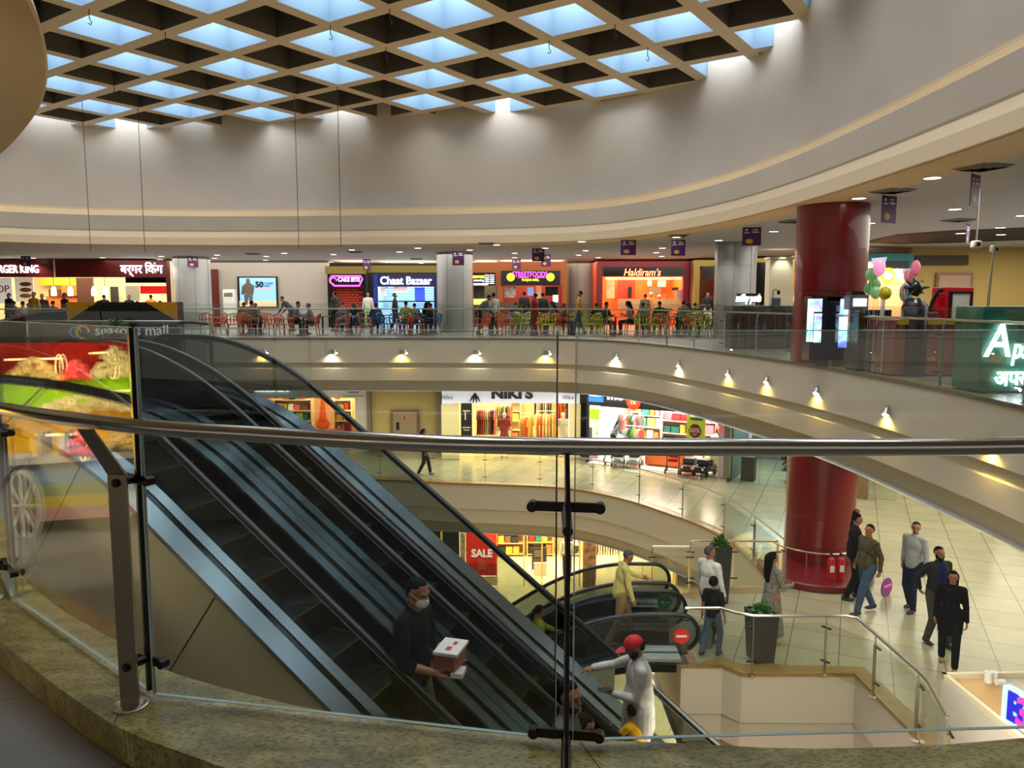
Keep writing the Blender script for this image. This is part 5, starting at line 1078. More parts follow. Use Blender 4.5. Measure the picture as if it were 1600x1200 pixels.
t = thing('potted_plant', 'small leafy pot plant standing at the railing in front of the dark sign', 'plant', (A(180, 515, 10.6).x, 10.6, .0)); plant(t, (0, 0, .95), .22, 26, M_leaf, 3); MB().lathe([(.12, 0), (.15, .9), (.13, .9), (.1, .86)], n=16).build('pot', M_dark, t)
t = thing('counter', 'dark sloping counter with a pale edge at the far left', 'counter', (-8.8, 13.4, 0)); MB().extr([(-2.2, 0, 0), (1.6, 0, 0), (1.6, 0, 1.18), (.6, 0, 1.14), (-.5, 0, .88), (-2.2, 0, .7)], (0, .8, 0)).build('body', P('counter_black', (22, 22, 24), .3), t, smooth=None)
MB().tube([(-2.2, -.02, .72), (-.5, -.02, .90), (.6, -.02, 1.16), (1.6, -.02, 1.2)], .02, 6).build('edge_trim', M_steel, t)
t = thing('bar_stool', 'red bar stool between the sloping counter and the black kiosk', 'stool', (A(86, 500, 13.6).x, 13.8, 0)); MB().lathe([(.17, .95), (.18, 1.0), (.16, 1.04)], n=18).build('seat', P('stool_red', (176, 30, 36), .4), t); MB().cyl((0, 0, .02), (0, 0, .95), .03, 8).build('stem', M_steel, t); MB().lathe([(.2, 0), (.19, .02), (.03, .04)], n=18).build('base', M_steel, t)
# ---- right side of the upper storey
M_dk = P('kiosk_dark_brown', (34, 28, 24), .4)
t = thing('kiosk_counter', 'long dark service counter carrying a white glowing sign behind the right railing', 'counter', (A(1198, 490, 21.3).x, 21.5, 0)); W_ = 100 * 21.4 / F
MB().box((0, .4, .52), (W_, .8, 1.04)).build('body', M_dk, t); MB().box((0, .35, 1.12), (W_ + .04, .9, .16)).build('top', P('kiosk_slate', (40, 48, 52), .3), t); b = MB(); [b.box((x, -.01, .5), (.03, .02, .9)) for x in (-.7, -.45, -.2, .3, .6)]; b.build('panel_strip', P('strip_brown', (90, 72, 44), .5), t)
s_ = thing('glowing_sign', 'white glowing script sign on the dark counter left of the red column', 'sign', (A(1171, 457, 21.6).x, 21.7, 1.2)); MB().box((0, .06, .22), (.62, .05, .26)).build('backing', M_black, s_); text('milky pots', 'lettering', N_white, s_, (0, -.02, .21), .27, bold=.014, sx=.62, shear=.2)
t2 = thing('desk_lamp', 'thin curved lamp standing on the dark counter left of the red column', 'lamp', (A(1210, 450, 21.7).x, 21.8, 1.2)); MB().tube(smooth_path([(0, 0, 0), (0, 0, .35), (.04, 0, .46), (.12, 0, .44)], 4), .012, 6).build('stem', M_dark, t2); MB().ell((.16, 0, .38), (.05, .05, .07)).build('lamp_head', M_steeld, t2); MB().lathe([(.07, 0), (.07, .01), (.01, .02)], n=12).build('base', M_dark, t2)
b_ = thing('balloon', 'small pink balloon on the dark counter beside the glowing sign', 'balloon', (A(1188, 451, 21.7).x, 21.8, 1.2)); MB().ell((0, 0, .27), (.05, .05, .09)).build('body', P('balloon_pink', (240, 150, 190), .3, emit=.5), b_); MB().cyl((0, 0, 0), (0, 0, .2), .004, 4).build('stick', M_white, b_)
b_ = thing('monitor', 'grey cube-shaped monitor on the dark counter next to the red column', 'monitor', (A(1214, 470, 21.2).x, 21.35, 1.2)); MB().box((0, 0, .12), (.26, .2, .22)).build('case', P('monitor_grey', (110, 120, 124), .4), b_, bevel=.02); MB().box((0, -.105, .12), (.21, .012, .17)).build('screen', P('screen_dim', (70, 80, 86), .2), b_)
# lit rainbow display stands
def rainbow(name):
    m = bpy.data.materials.new(name); m.use_nodes = True; nt = m.node_tree; b = nt.nodes['Principled BSDF']; tc = nt.nodes.new('ShaderNodeTexCoord'); n = nt.nodes.new('ShaderNodeTexNoise'); n.inputs['Scale'].default_value = 3.2
    n.inputs['Detail'].default_value = 3; n.inputs['Distortion'].default_value = 1.2; r = nt.nodes.new('ShaderNodeValToRGB'); e = r.color_ramp.elements; e[0].position = .3; e[0].color = (.1, .2, 1, 1); e[1].position = .7; e[1].color = (1, .35, .5, 1)
    for p_, c_ in ((.4, (.35, .25, 1, 1)), (.5, (.2, .8, .95, 1)), (.58, (.9, 1, .75, 1))): x = e.new(p_); x.color = c_
    nt.links.new(tc.outputs['Object'], n.inputs['Vector']); nt.links.new(n.outputs['Fac'], r.inputs[0]); nt.links.new(r.outputs[0], b.inputs['Emission Color']); nt.links.new(r.outputs[0], b.inputs['Base Color']); b.inputs['Emission Strength'].default_value = 1.6; return m
M_rb = rainbow('rainbow_screen'); M_scr = P('panel_near_black', (26, 26, 34), .15)
t = thing('display_kiosk', 'dark glossy kiosk with two glowing rainbow screens in front of the red column', 'kiosk', (A(1300, 490, 15.7).x, 15.7, .04))
def K(x0, y0, x1, y1, nm, m, dy=0, th=.03): return panel(t, nm, x0, y0, x1, y1, m, dy, th)
K(1262, 463, 1342, 562, 'body', M_scr, .25, .4)
for nm, x0, y0, x1, y1 in (('rainbow_screen', 1263, 467, 1284, 487), ('rainbow_screen', 1262, 487, 1269, 534), ('rainbow_screen', 1273, 490, 1282, 535), ('rainbow_screen', 1314, 467, 1340, 489), ('rainbow_screen', 1312, 489, 1325, 543), ('rainbow_screen', 1329, 489, 1338, 544)): K(x0, y0, x1, y1, nm, M_rb, .03, .03)
K(1288, 464, 1310, 470, 'top_slab', P('slab_grey', (120, 122, 124), .4), .2, .3)
def box_at(name, lab, cat, x0, y0, x1, y1, Y, mat, dep=.4, zbase=None, part='body'):
    a = A(x0, y0, Y); c = A(x1, y1, Y); z0 = c.z if zbase is None else zbase; t = thing(name, lab, cat, ((a.x + c.x) / 2, Y + dep / 2, z0)); MB().box((0, 0, (a.z - z0) / 2), (c.x - a.x, dep, a.z - z0)).build(part, mat, t, bevel=.01); return t
t = box_at('drinks_counter', 'black counter with a coffee machine right of the rainbow kiosk', 'counter', 1343, 484, 1392, 520, 14.7, M_blackg, .5, 0); MB().box((0, -.27, .8), (.5, .03, .05)).build('shelf_edge', M_steel, t)
z_ = A(1343, 484, 14.7).z
m_ = thing('coffee_machine', 'grey coffee machine on the black counter under the green balloons', 'machine', (A(1340, 465, 14.8).x, 14.85, z_)); MB().box((0, 0, .14), (.36, .3, .28)).build('body', P('machine_grey', (96, 98, 102), .35, .4), m_, bevel=.02); MB().box((0, -.16, .14), (.24, .02, .14)).build('display', N_white, m_); MB().box((0, 0, .32), (.3, .26, .06)).build('top_tray', M_steeld, m_, bevel=.01)
po = thing('post', 'white square post rising between the balloons and the yellow tassel', 'post', (A(1375, 480, 14.4).x, 14.3, 0)); MB().box((0, 0, .78), (.06, .06, 1.56)).build('shaft', M_white, po)
def balloon(px, py, Y, rx, rz_, c, lab, string=True, foil=False):
    g = A(px, py, Y); t = thing('balloon', lab, 'balloon', (g.x, g.y, g.z - rz_ * 1.15)); k = P('balloon_' + c[0], c[1], .22, emit=.12); b = MB(); b.ell((0, 0, rz_ * 1.15), (rx, rx * .7, rz_), 18, 12); b.tube([(0, 0, .0), (0, 0, rz_ * .2)], [rx * .15, rx * .05], 8); b.build('body', k, t)
    if foil: MB().add([(-rx * 1.3, .02, rz_ * 2.2), (rx * 1.3, .02, rz_ * 2.35), (rx * 1.05, .05, rz_ * 1.4), (-rx * 1.0, .05, rz_ * 1.4)], [(0, 1, 2, 3)]).build('foil_wing', P('foil_blue', (190, 215, 245), .2, emit=.3), t, smooth=None)
    if string: MB().cyl((0, 0, -(g.z - rz_ * 1.15)), (0, 0, 0), .004, 4).build('stick', M_white, t)
    return t
balloon(1374, 418, 14.2, .11, .16, ('pink', (214, 110, 140)), 'large pink balloon with a pale blue foil wing above the green balloons', foil=True)
balloon(1431, 419, 14.3, .085, .15, ('rose', (224, 120, 146)), 'oval pink balloon above the black ornament, right of the yellow ring lamp')
balloon(1420, 431, 14.5, .09, .12, ('blush', (226, 130, 150)), 'smaller tilted pink balloon left of the oval pink one', foil=True)
for i, (px, py, rx, rz_, lab) in enumerate(((1362, 429, .12, .13, 'pale green balloon at the top of the green bunch'), (1366, 445, .12, .13, 'pale green balloon in the middle of the green bunch'), (1368, 457, .10, .12, 'bright green balloon at the bottom of the green bunch'), (1358, 452, .10, .11, 'dim green balloon at the left of the green bunch'))):
    balloon(px, py, 14.35 + .28 * (i % 2), rx, rz_, ('green%d' % (i % 2), ((130, 190, 120), (110, 160, 100))[i % 2]), lab)
t = thing('tassel', 'fluffy yellow tassel on a stick beside the white post', 'tassel', (A(1383, 458, 14.0).x, 14.0, 0)); g = A(1383, 458, 14.0); MB().ell((0, 0, g.z), (.11, .11, .12), 14, 10).build('fluff', P('tassel_yellow', (190, 180, 50), .9, noise=.4, nscale=30, bump=.8), t); MB().cyl((0, 0, 0), (0, 0, g.z), .008, 5).build('stick', M_white, t)
t = thing('number_balloon', 'silver oval balloon shaped like a zero left of the black ornament', 'balloon', (A(1413, 457, 13.9).x, 13.9, 0)); g = A(1413, 457, 13.9); q = MB(); q.tube([(0 + .05 * math.cos(k * .4), 0, g.z + .13 * math.sin(k * .4)) for k in range(16)], .038, 8, closed=True); q.build('body', P('foil_silver', (180, 178, 180), .2, .5), t); MB().cyl((0, 0, 0), (0, 0, g.z - .16), .006, 5).build('stick', M_white, t)
t = thing('ornament', 'black spiky ornament on a dark pedestal right of the zero balloon', 'ornament', (A(1430, 470, 13.8).x, 13.8, 0)); g = A(1430, 470, 13.8); MB().lathe([(.22, 0), (.22, g.z - .1), (.15, g.z), (.1, g.z + .05)], n=20).build('pedestal', M_black, t)
q = MB(); rn = random.Random(2); q.ell((0, 0, g.z + .22), (.12, .1, .14)); [q.tube([(0, 0, g.z + .22), (.24 * math.cos(k * .8), .1 * math.sin(k), g.z + .24 + .17 * math.sin(k * .8))], [.05, .012], 6) for k in range(8)]; q.build('spikes', P('ornament_black', (10, 16, 14), .3), t)
t = box_at('play_enclosure', 'reddish brown low play enclosure with a yellow top rim behind the right railing', 'enclosure', 1399, 501, 1536, 590, 13.7, P('pit_brown', (156, 80, 66), .4), 1.0, 0.02); W_ = 137 * 13.7 / F; z_ = A(1399, 501, 13.7).z
MB().box((0, -.02, z_ - .045), (W_ + .02, 1.04, .09)).build('yellow_rim', P('rim_yellow', (186, 160, 24), .4), t); MB().box((W_ * .19, -.53, z_ / 2), (.05, .03, z_ - .12)).build('mullion', M_steel, t)
m_ = box_at('ride_machine', 'ride machine with red sides and a grey front panel on the brown enclosure', 'ride machine', 1480, 449, 1519, 500, 13.95, P('machine_red', (190, 20, 30), .3), .5, z_ + .0)
MB().box((0, -.27, .25), (.32, .03, .46)).build('grey_panel', P('panel_grey', (206, 206, 210), .4), m_); q = MB(); [q.box((s * .18, -.275, .25), (.035, .05, .52)) for s in (-1, 1)]; q.box((0, -.275, .50), (.40, .05, .035)); q.build('black_frame', M_black, m_); MB().box((.24, 0, .22), (.07, .4, .42)).build('side_fin', P('machine_crimson', (150, 16, 36), .3), m_, bevel=.03)
m_ = thing('ride_chair', 'black and red rounded ride seat left of the grey-fronted machine', 'seat', (A(1466, 470, 14.1).x, 14.1, z_)); q = MB(); q.tube(smooth_path([(-.13, 0, 0), (-.12, 0, .3), (-.02, 0, .50), (.12, 0, .53), (.14, 0, .3), (.15, 0, 0)], 5), .03, 8); q.build('hoop', M_black, m_); MB().box((.03, .05, .24), (.2, .1, .44)).build('back', P('machine_red', (190, 20, 30), .3), m_, bevel=.04)
m_ = thing('toy_car_ride', 'dark red low ride with a black hoop on the brown enclosure', 'ride', (A(1437, 490, 14.1).x, 14.1, z_)); MB().box((0, 0, .08), (.5, .4, .16)).build('body', P('ride_maroon', (96, 20, 34), .3), m_, bevel=.04); MB().tube(smooth_path([(-.2, 0, .1), (-.08, 0, .24), (.1, 0, .26), (.26, 0, .12)], 5), .025, 8).build('hoop', M_black, m_)
t = box_at('sweets_kiosk', 'green kiosk wall with glowing white Apsara lettering in two scripts at the right edge', 'kiosk', 1537, 479, 1640, 615, 11.2, P('apsara_green', (28, 116, 88), .4, noise=.08, nscale=2), .7, 0.02)
def ap(body, px, py, s, nm, **k): p = A(px, py, 11.17); return text(body, nm, N_white, t, (p.x - t.location.x, 11.15 - t.location.y, p.z - t.location.z), s * 11.2 / F, **k)
ap('A', 1558, 534, 76, 'sign_lettering', bold=.004, shear=.15, sx=.8); ap('psara', 1612, 545, 48, 'sign_lettering', bold=.006, shear=.2, sx=.62); ap('अप्सरा', 1591, 592, 34, 'sign_lettering', bold=.006, sx=.85)
t = thing('camera_pole', 'tall thin steel pole with a white camera on top beside the green kiosk', 'camera pole', (A(1557, 470, 11.9).x, 12.1, 0)); z1 = A(1559, 392, 12.1).z; MB().tube([(0, 0, 0), (0, 0, 1.45), (.03, 0, z1)], [.02, .02, .012], 8).build('pole', M_steel, t); MB().box((.03, -.02, z1 + .03), (.11, .12, .11)).build('camera_body', M_white, t, bevel=.02); MB().cyl((.03, -.09, z1 + .02), (.03, -.07, z1 + .02), .025, 12).build('lens', M_black, t)
g = G(1525, 370, 3.4); t = thing('ceiling_camera', 'white camera hanging on a stem from the ceiling beside the dark purple banner', 'camera', (A(1525, 382, 13).x, 13, 3.4)); z1 = A(1525, 382, 13).z - 3.4; MB().cyl((0, 0, 0), (0, 0, z1), .012, 6).build('stem', M_steel, t); MB().box((0, 0, z1), (.14, .14, .13)).build('camera_body', M_white, t, bevel=.03); MB().cyl((0, -.09, z1), (0, -.06, z1), .03, 12).build('lens', M_black, t)
# ---- middle storey: planters, kiosk with lit letters
M_pl = P('planter_charcoal', (54, 50, 46), .45)
def planter(x, y, w0, w1, h, lab, seed, fr, fh=0):
    t = thing('planter', lab, 'planter', (x, y, -4.6), R(6)); a, c = w0 / 2, w1 / 2; b = MB()
    b.add([(-a, -a, 0), (a, -a, 0), (a, a, 0), (-a, a, 0), (-c, -c, h), (c, -c, h), (c, c, h), (-c, c, h)], [(3, 2, 1, 0), (0, 1, 5, 4), (1, 2, 6, 5), (2, 3, 7, 6), (3, 0, 4, 7)]); b.build('pot', M_pl, t, smooth=None, bevel=.01)
    MB().box((0, 0, h - .09), (w1 - .04, w1 - .04, .05)).build('soil', P('soil', (44, 32, 22), .9), t); q = MB(); [q.box((s * (c - .015), 0, h), (.03, w1, .03)) for s in (-1, 1)]; [q.box((0, s * (c - .015), h), (w1, .03, .03)) for s in (-1, 1)]; q.build('rim', M_pl, t)
    plant(t, (0, 0, h - .05), fr, 90, M_leaf, seed, 1 + fh); return t
g = G(1187, 1040, -4.6); planter(4.14, 12.25, .34, .43, .82, 'dark tapered planter with a leafy plant behind the front railing', 8, .28)
planter(4.12, 14.7, .26, .34, 1.15, 'tall dark planter with a climbing plant behind the man in white', 11, .26, .4)
t = thing('sale_counter', 'white counter with a recessed top at the bottom right corner', 'counter', (6.75, 8.1, -4.6)); t.rotation_euler.z = R(2)
MB().box((0, 0, .49), (2.0, 3.3, .98)).build('body', P('counter_white', (206, 196, 182), .4), t, bevel=.01); q = MB(); [q.box((s * .97, 0, 1.01), (.06, 3.3, .08)) for s in (-1, 1)]; [q.box((0, s * 1.62, 1.01), (2.0, .06, .08)) for s in (-1, 1)]; q.build('rim', P('counter_rim', (222, 206, 176), .4), t)
MB().box((-.62, 0, .99), (.5, 3.1, .02)).build('wood_strip', P('strip_wood', (206, 160, 100), .4), t); MB().box((.1, .15, 1.10), (.5, 1.9, .24)).build('inner_box', P('counter_grey', (150, 144, 134), .4), t, bevel=.01)
t2 = thing('lit_sign', 'pale blue backlit sign with large blue and pink letters BR at the bottom right', 'sign', (5.96, 7.98, -3.36), R(-73)); MB().box((0, .06, .0), (1.3, .10, .42)).build('light_box', neon('lightbox_blue', (168, 214, 240), .8), t2)
text('B', 'letter', neon('letter_blue', (20, 24, 170), .8), t2, (-.47, -.005, 0), .46, bold=.02, sx=.8); text('3', 'letter', neon('letter_pink', (196, 50, 150), .9), t2, (-.36, -.016, 0), .46, bold=.014, sx=.8); text('1', 'letter', neon('letter_pink', (196, 50, 150), .9), t2, (-.06, -.016, 0), .46, bold=.016); text('R', 'letter', neon('letter_blue', (20, 24, 170), .8), t2, (.10, -.005, 0), .46, bold=.02, sx=.8)
t3 = thing('tap_fitting', 'small chrome round fitting on the counter beside the backlit sign', 'fitting', (6.2, 8.55, -3.55)); MB().lathe([(.06, 0), (.07, .04), (.05, .09), (.02, .1)], n=16).build('dome', M_steel, t3); MB().tube([(.1, .05, 0), (.1, .05, .08), (.2, .05, .09)], .02, 8).build('spout', M_steel, t3)
t3 = thing('paper_rolls', 'small white bundle standing on the rear end of the white counter', 'bundle', (6.15, 9.45, -3.55)); MB().cyl((0, 0, 0), (0, 0, .14), .05, 14).build('roll', M_white, t3); MB().cyl((.1, .04, 0), (.1, .04, .12), .05, 14).build('roll', M_white, t3); MB().cyl((.05, -.08, .04), (.16, -.08, .04), .04, 14).build('roll', M_white, t3)
g = A(1386, 918, 15.0); t3 = thing('floor_sign', 'round purple sign leaning behind the man in the olive jacket', 'sign', (g.x, 15.0, -4.6), R(35)); c = Vector((0, 0, g.z + 4.6)); MB().tube([c, c + Vector((0, .02, 0))], .20, 28).build('disc', P('disc_purple', (140, 50, 140), .4), t3); MB().box(c + Vector((0, -.012, .04)), (.28, .006, .05)).build('lettering_bar', P('disc_pink', (226, 90, 200), .5, emit=.3), t3); MB().box((0, .02, (g.z + 4.4) / 2), (.03, .03, g.z + 4.4)).build('stem', M_steel, t3)
# ================================================================ seen as reflections in the near glass: snack kiosk and lit frames behind the viewer's side
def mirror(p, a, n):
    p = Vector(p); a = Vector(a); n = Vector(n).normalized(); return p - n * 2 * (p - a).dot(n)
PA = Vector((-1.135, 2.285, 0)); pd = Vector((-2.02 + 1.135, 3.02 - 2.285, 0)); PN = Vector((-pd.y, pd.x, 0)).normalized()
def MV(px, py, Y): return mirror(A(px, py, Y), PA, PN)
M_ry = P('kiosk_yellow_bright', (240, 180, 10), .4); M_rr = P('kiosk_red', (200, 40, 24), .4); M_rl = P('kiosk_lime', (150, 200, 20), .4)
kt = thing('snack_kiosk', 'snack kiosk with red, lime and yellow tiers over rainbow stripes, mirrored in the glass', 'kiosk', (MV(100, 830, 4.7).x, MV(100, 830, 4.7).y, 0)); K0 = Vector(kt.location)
def mquad(name, pts, mat, dep=.04):
    q = [MV(*p) - K0 for p in pts]; nrm = (q[1] - q[0]).cross(q[2] - q[0]).normalized() * dep; nrm2 = MV(100, 600, 6) - MV(100, 600, 4.5)
    if nrm.dot(nrm2) < 0: nrm = -nrm
    return MB().extr(q, nrm).build(name, mat, kt, smooth=None)
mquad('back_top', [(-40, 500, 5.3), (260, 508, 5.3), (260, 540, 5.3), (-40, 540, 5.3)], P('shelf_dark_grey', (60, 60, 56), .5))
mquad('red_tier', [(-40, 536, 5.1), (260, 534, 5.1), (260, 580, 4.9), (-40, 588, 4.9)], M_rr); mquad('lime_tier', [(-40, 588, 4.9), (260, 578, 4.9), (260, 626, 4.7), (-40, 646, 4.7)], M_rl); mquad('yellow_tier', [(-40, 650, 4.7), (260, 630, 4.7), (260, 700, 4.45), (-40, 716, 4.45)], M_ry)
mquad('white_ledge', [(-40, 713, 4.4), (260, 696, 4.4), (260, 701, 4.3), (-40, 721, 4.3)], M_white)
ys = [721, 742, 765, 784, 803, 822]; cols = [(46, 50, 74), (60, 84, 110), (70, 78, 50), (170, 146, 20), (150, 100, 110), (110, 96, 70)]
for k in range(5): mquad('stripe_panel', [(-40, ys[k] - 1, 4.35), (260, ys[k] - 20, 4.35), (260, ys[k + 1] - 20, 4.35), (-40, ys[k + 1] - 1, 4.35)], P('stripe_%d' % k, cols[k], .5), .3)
def heap(x0, x1, y0, y1, Y, mat, seed, nm):
    rn = random.Random(seed); b = MB()
    for i in range(150):
        px = rn.uniform(x0, x1); f = (px - x0) / (x1 - x0); py = y1 - (y1 - y0) * math.sin(math.pi * min(1, max(0, f))) * rn.uniform(0, 1)
        c = MV(px, py, Y - rn.uniform(0, .15)) - K0; b.ell(c, (rn.uniform(.012, .028), rn.uniform(.012, .03), rn.uniform(.01, .02)), 6, 4, Matrix.Rotation(rn.uniform(0, 3), 3, 'X'))
    o = b.build(nm, mat, kt); o['kind'] = 'stuff'; return o
M_sn = P('snack_tan', (226, 190, 120), .7, noise=.3, nscale=20); M_sn2 = P('snack_pale', (232, 216, 160), .7, noise=.2, nscale=20)
heap(8, 96, 560, 592, 4.9, M_sn, 1, 'snack_heap'); heap(100, 142, 565, 590, 4.9, P('snack_red', (150, 30, 26), .6), 2, 'snack_heap'); heap(145, 215, 540, 588, 4.9, M_sn2, 3, 'snack_heap'); heap(60, 210, 618, 642, 4.65, M_sn2, 4, 'snack_heap'); heap(100, 150, 675, 710, 4.4, P('snack_red', (150, 30, 26), .6), 5, 'snack_heap'); heap(165, 215, 670, 700, 4.4, M_sn, 6, 'snack_heap')
b = MB()
for (x0, x1, y0, y1, Y) in ((10, 96, 562, 590, 4.8), (142, 178, 552, 588, 4.8), (150, 215, 612, 640, 4.6), (60, 132, 680, 712, 4.3)):
    b.tube([MV(x0, y0, Y) - K0, MV(x1, y0 - 2, Y) - K0], .008, 6); c = MV(x1, (y0 + y1) / 2, Y) - K0; b.tube([c + Vector((0, 0, .09 * math.sin(k * .5))) + (MV(x1 + 6, y0, Y) - MV(x1, y0, Y)) * math.cos(k * .5) for k in range(12)], .006, 5, closed=True)
b.build('bin_rims', neon('led_warm', (255, 226, 150), 3), kt)
b = MB(); [b.box(MV(x, y, 4.3) - K0, (.16, .02, .12)) for x, y in ((73, 692), (110, 690))]; b.build('packs', M_dark, kt)
w_ = MV(38, 790, 4.3) - K0; v_ = (MV(60, 790, 4.3) - MV(38, 790, 4.3)); q = MB(); q.tube([w_ + v_ * 1.2 * math.cos(k * .45) + Vector((0, 0, .20 * math.sin(k * .45))) for k in range(14)], .014, 6, closed=True); [q.tube([w_, w_ + v_ * 1.2 * math.cos(k * .785) + Vector((0, 0, .20 * math.sin(k * .785)))], .01, 5) for k in range(8)]; q.build('cart_wheel', M_white, kt)
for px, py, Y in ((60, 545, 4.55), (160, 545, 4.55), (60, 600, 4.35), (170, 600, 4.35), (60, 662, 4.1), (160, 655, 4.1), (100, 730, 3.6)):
    g = MV(px, py, Y); k_ = MV(px, py, Y + .5); dv = (k_ - g); dv.z = -.35 * dv.length; light('AREA', g, 15, (1, .86, .55), .3, dv.to_track_quat('-Z', 'Y').to_euler())  # unseen area lights added so the kiosk shows brightly in the glass
PB = Vector((-1.105, 2.262, 0)); NB = Vector((2.02 - 2.262, -(.118 + 1.105), 0)).normalized(); PC = Vector((.17, 2.012, 0)); NC = Vector((.088, -1.83, 0)).normalized()
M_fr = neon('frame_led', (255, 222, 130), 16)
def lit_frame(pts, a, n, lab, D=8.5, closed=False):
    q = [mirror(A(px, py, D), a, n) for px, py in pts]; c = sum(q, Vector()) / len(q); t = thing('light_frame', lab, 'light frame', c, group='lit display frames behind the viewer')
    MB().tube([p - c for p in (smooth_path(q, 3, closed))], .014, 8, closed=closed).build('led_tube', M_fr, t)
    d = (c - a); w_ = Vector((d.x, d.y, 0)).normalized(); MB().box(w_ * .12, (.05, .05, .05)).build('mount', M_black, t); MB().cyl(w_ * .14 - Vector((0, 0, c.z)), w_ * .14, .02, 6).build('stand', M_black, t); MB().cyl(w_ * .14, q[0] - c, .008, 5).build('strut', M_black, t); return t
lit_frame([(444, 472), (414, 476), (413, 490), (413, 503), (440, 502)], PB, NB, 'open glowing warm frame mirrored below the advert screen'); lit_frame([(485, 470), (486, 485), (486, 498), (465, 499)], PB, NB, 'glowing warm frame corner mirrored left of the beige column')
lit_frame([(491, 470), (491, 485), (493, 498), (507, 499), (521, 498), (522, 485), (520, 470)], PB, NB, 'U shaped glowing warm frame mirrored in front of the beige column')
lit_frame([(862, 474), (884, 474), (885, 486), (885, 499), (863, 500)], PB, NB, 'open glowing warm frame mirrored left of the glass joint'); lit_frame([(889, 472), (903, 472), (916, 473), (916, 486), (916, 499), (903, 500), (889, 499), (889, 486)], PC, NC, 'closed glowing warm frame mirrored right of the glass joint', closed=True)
# ================================================================ people
SK = P('skin_brown', (158, 104, 74), .55); HAIR = P('hair_black', (9, 8, 8), .75, noise=.3, nscale=40, spec=.12); M_eye = P('eye_dark', (20, 14, 12), .2); M_mouth = P('lip_brown', (120, 62, 54), .5)
def remesh(b, vox, name, mat, parent, smooth=2, disp=0):
    me = b.mesh('t'); o = bpy.data.objects.new('t', me); C.objects.link(o)
    m = o.modifiers.new('r', 'REMESH'); m.mode = 'VOXEL'; m.voxel_size = vox; m.use_smooth_shade = True
    if disp:
        tx = bpy.data.textures.new('folds', 'CLOUDS'); tx.noise_scale = .09; dm = o.modifiers.new('d', 'DISPLACE'); dm.texture = tx; dm.strength = disp; dm.mid_level = .5
    if smooth: s = o.modifiers.new('s', 'SMOOTH'); s.iterations = smooth; s.factor = .5
    dg = bpy.context.evaluated_depsgraph_get(); r = bpy.data.meshes.new_from_object(o.evaluated_get(dg)); bpy.data.objects.remove(o)
    r.materials.clear(); r.materials.append(mat); r.shade_smooth(); r.name = name
    return mesh_obj(name, r, None, parent)
def ik(a, t, l1, l2, pole):
    a = Vector(a); t = Vector(t); d = t - a; L = min(d.length, (l1 + l2) * .995); d = d.normalized(); t = a + d * L
    x = (l1 * l1 - l2 * l2 + L * L) / (2 * L); h = math.sqrt(max(0, l1 * l1 - x * x)); pole = Vector(pole); p = (pole - d * pole.dot(d)).normalized(); return a + d * x + p * h, t
def hand(b, w, f, pn, side, curl=.5, s=1.0):
    """palm, four unequal bent fingers and a thumb leaving the side of the palm"""
    f = Vector(f).normalized(); pn = Vector(pn); pn = (pn - f * pn.dot(f)).normalized(); sd = f.cross(pn) * side
    M = Matrix((sd, pn, f)).transposed()
    b.ell(Vector(w) + f * .048 * s, (.039 * s, .016 * s, .052 * s), 12, 8, M)
    for i, (o, l) in enumerate(((-.028, .066), (-.0095, .076), (.0095, .071), (.028, .056))):
        r0 = Vector(w) + f * .082 * s + sd * o * s; c1 = curl * (1 + .12 * i); d1 = (f * math.cos(c1) + pn * math.sin(c1)); d2 = (f * math.cos(c1 * 2.1) + pn * math.sin(c1 * 2.1))
        k = r0 + d1 * l * .55 * s; b.cap(r0 - f * .02, k, .0092 * s, .0086 * s, 8); b.cap(k, k + d2 * l * .5 * s, .0086 * s, .0074 * s, 8)
    r0 = Vector(w) + f * .028 * s - sd * .028 * s; d = (f * .62 - sd * .6 + pn * .5).normalized(); k = r0 + d * .042 * s; b.cap(r0, k, .013 * s, .010 * s, 8); b.cap(k, k + (d * .6 + f * .5 + pn * .3).normalized() * .032 * s, .010 * s, .008 * s, 8)
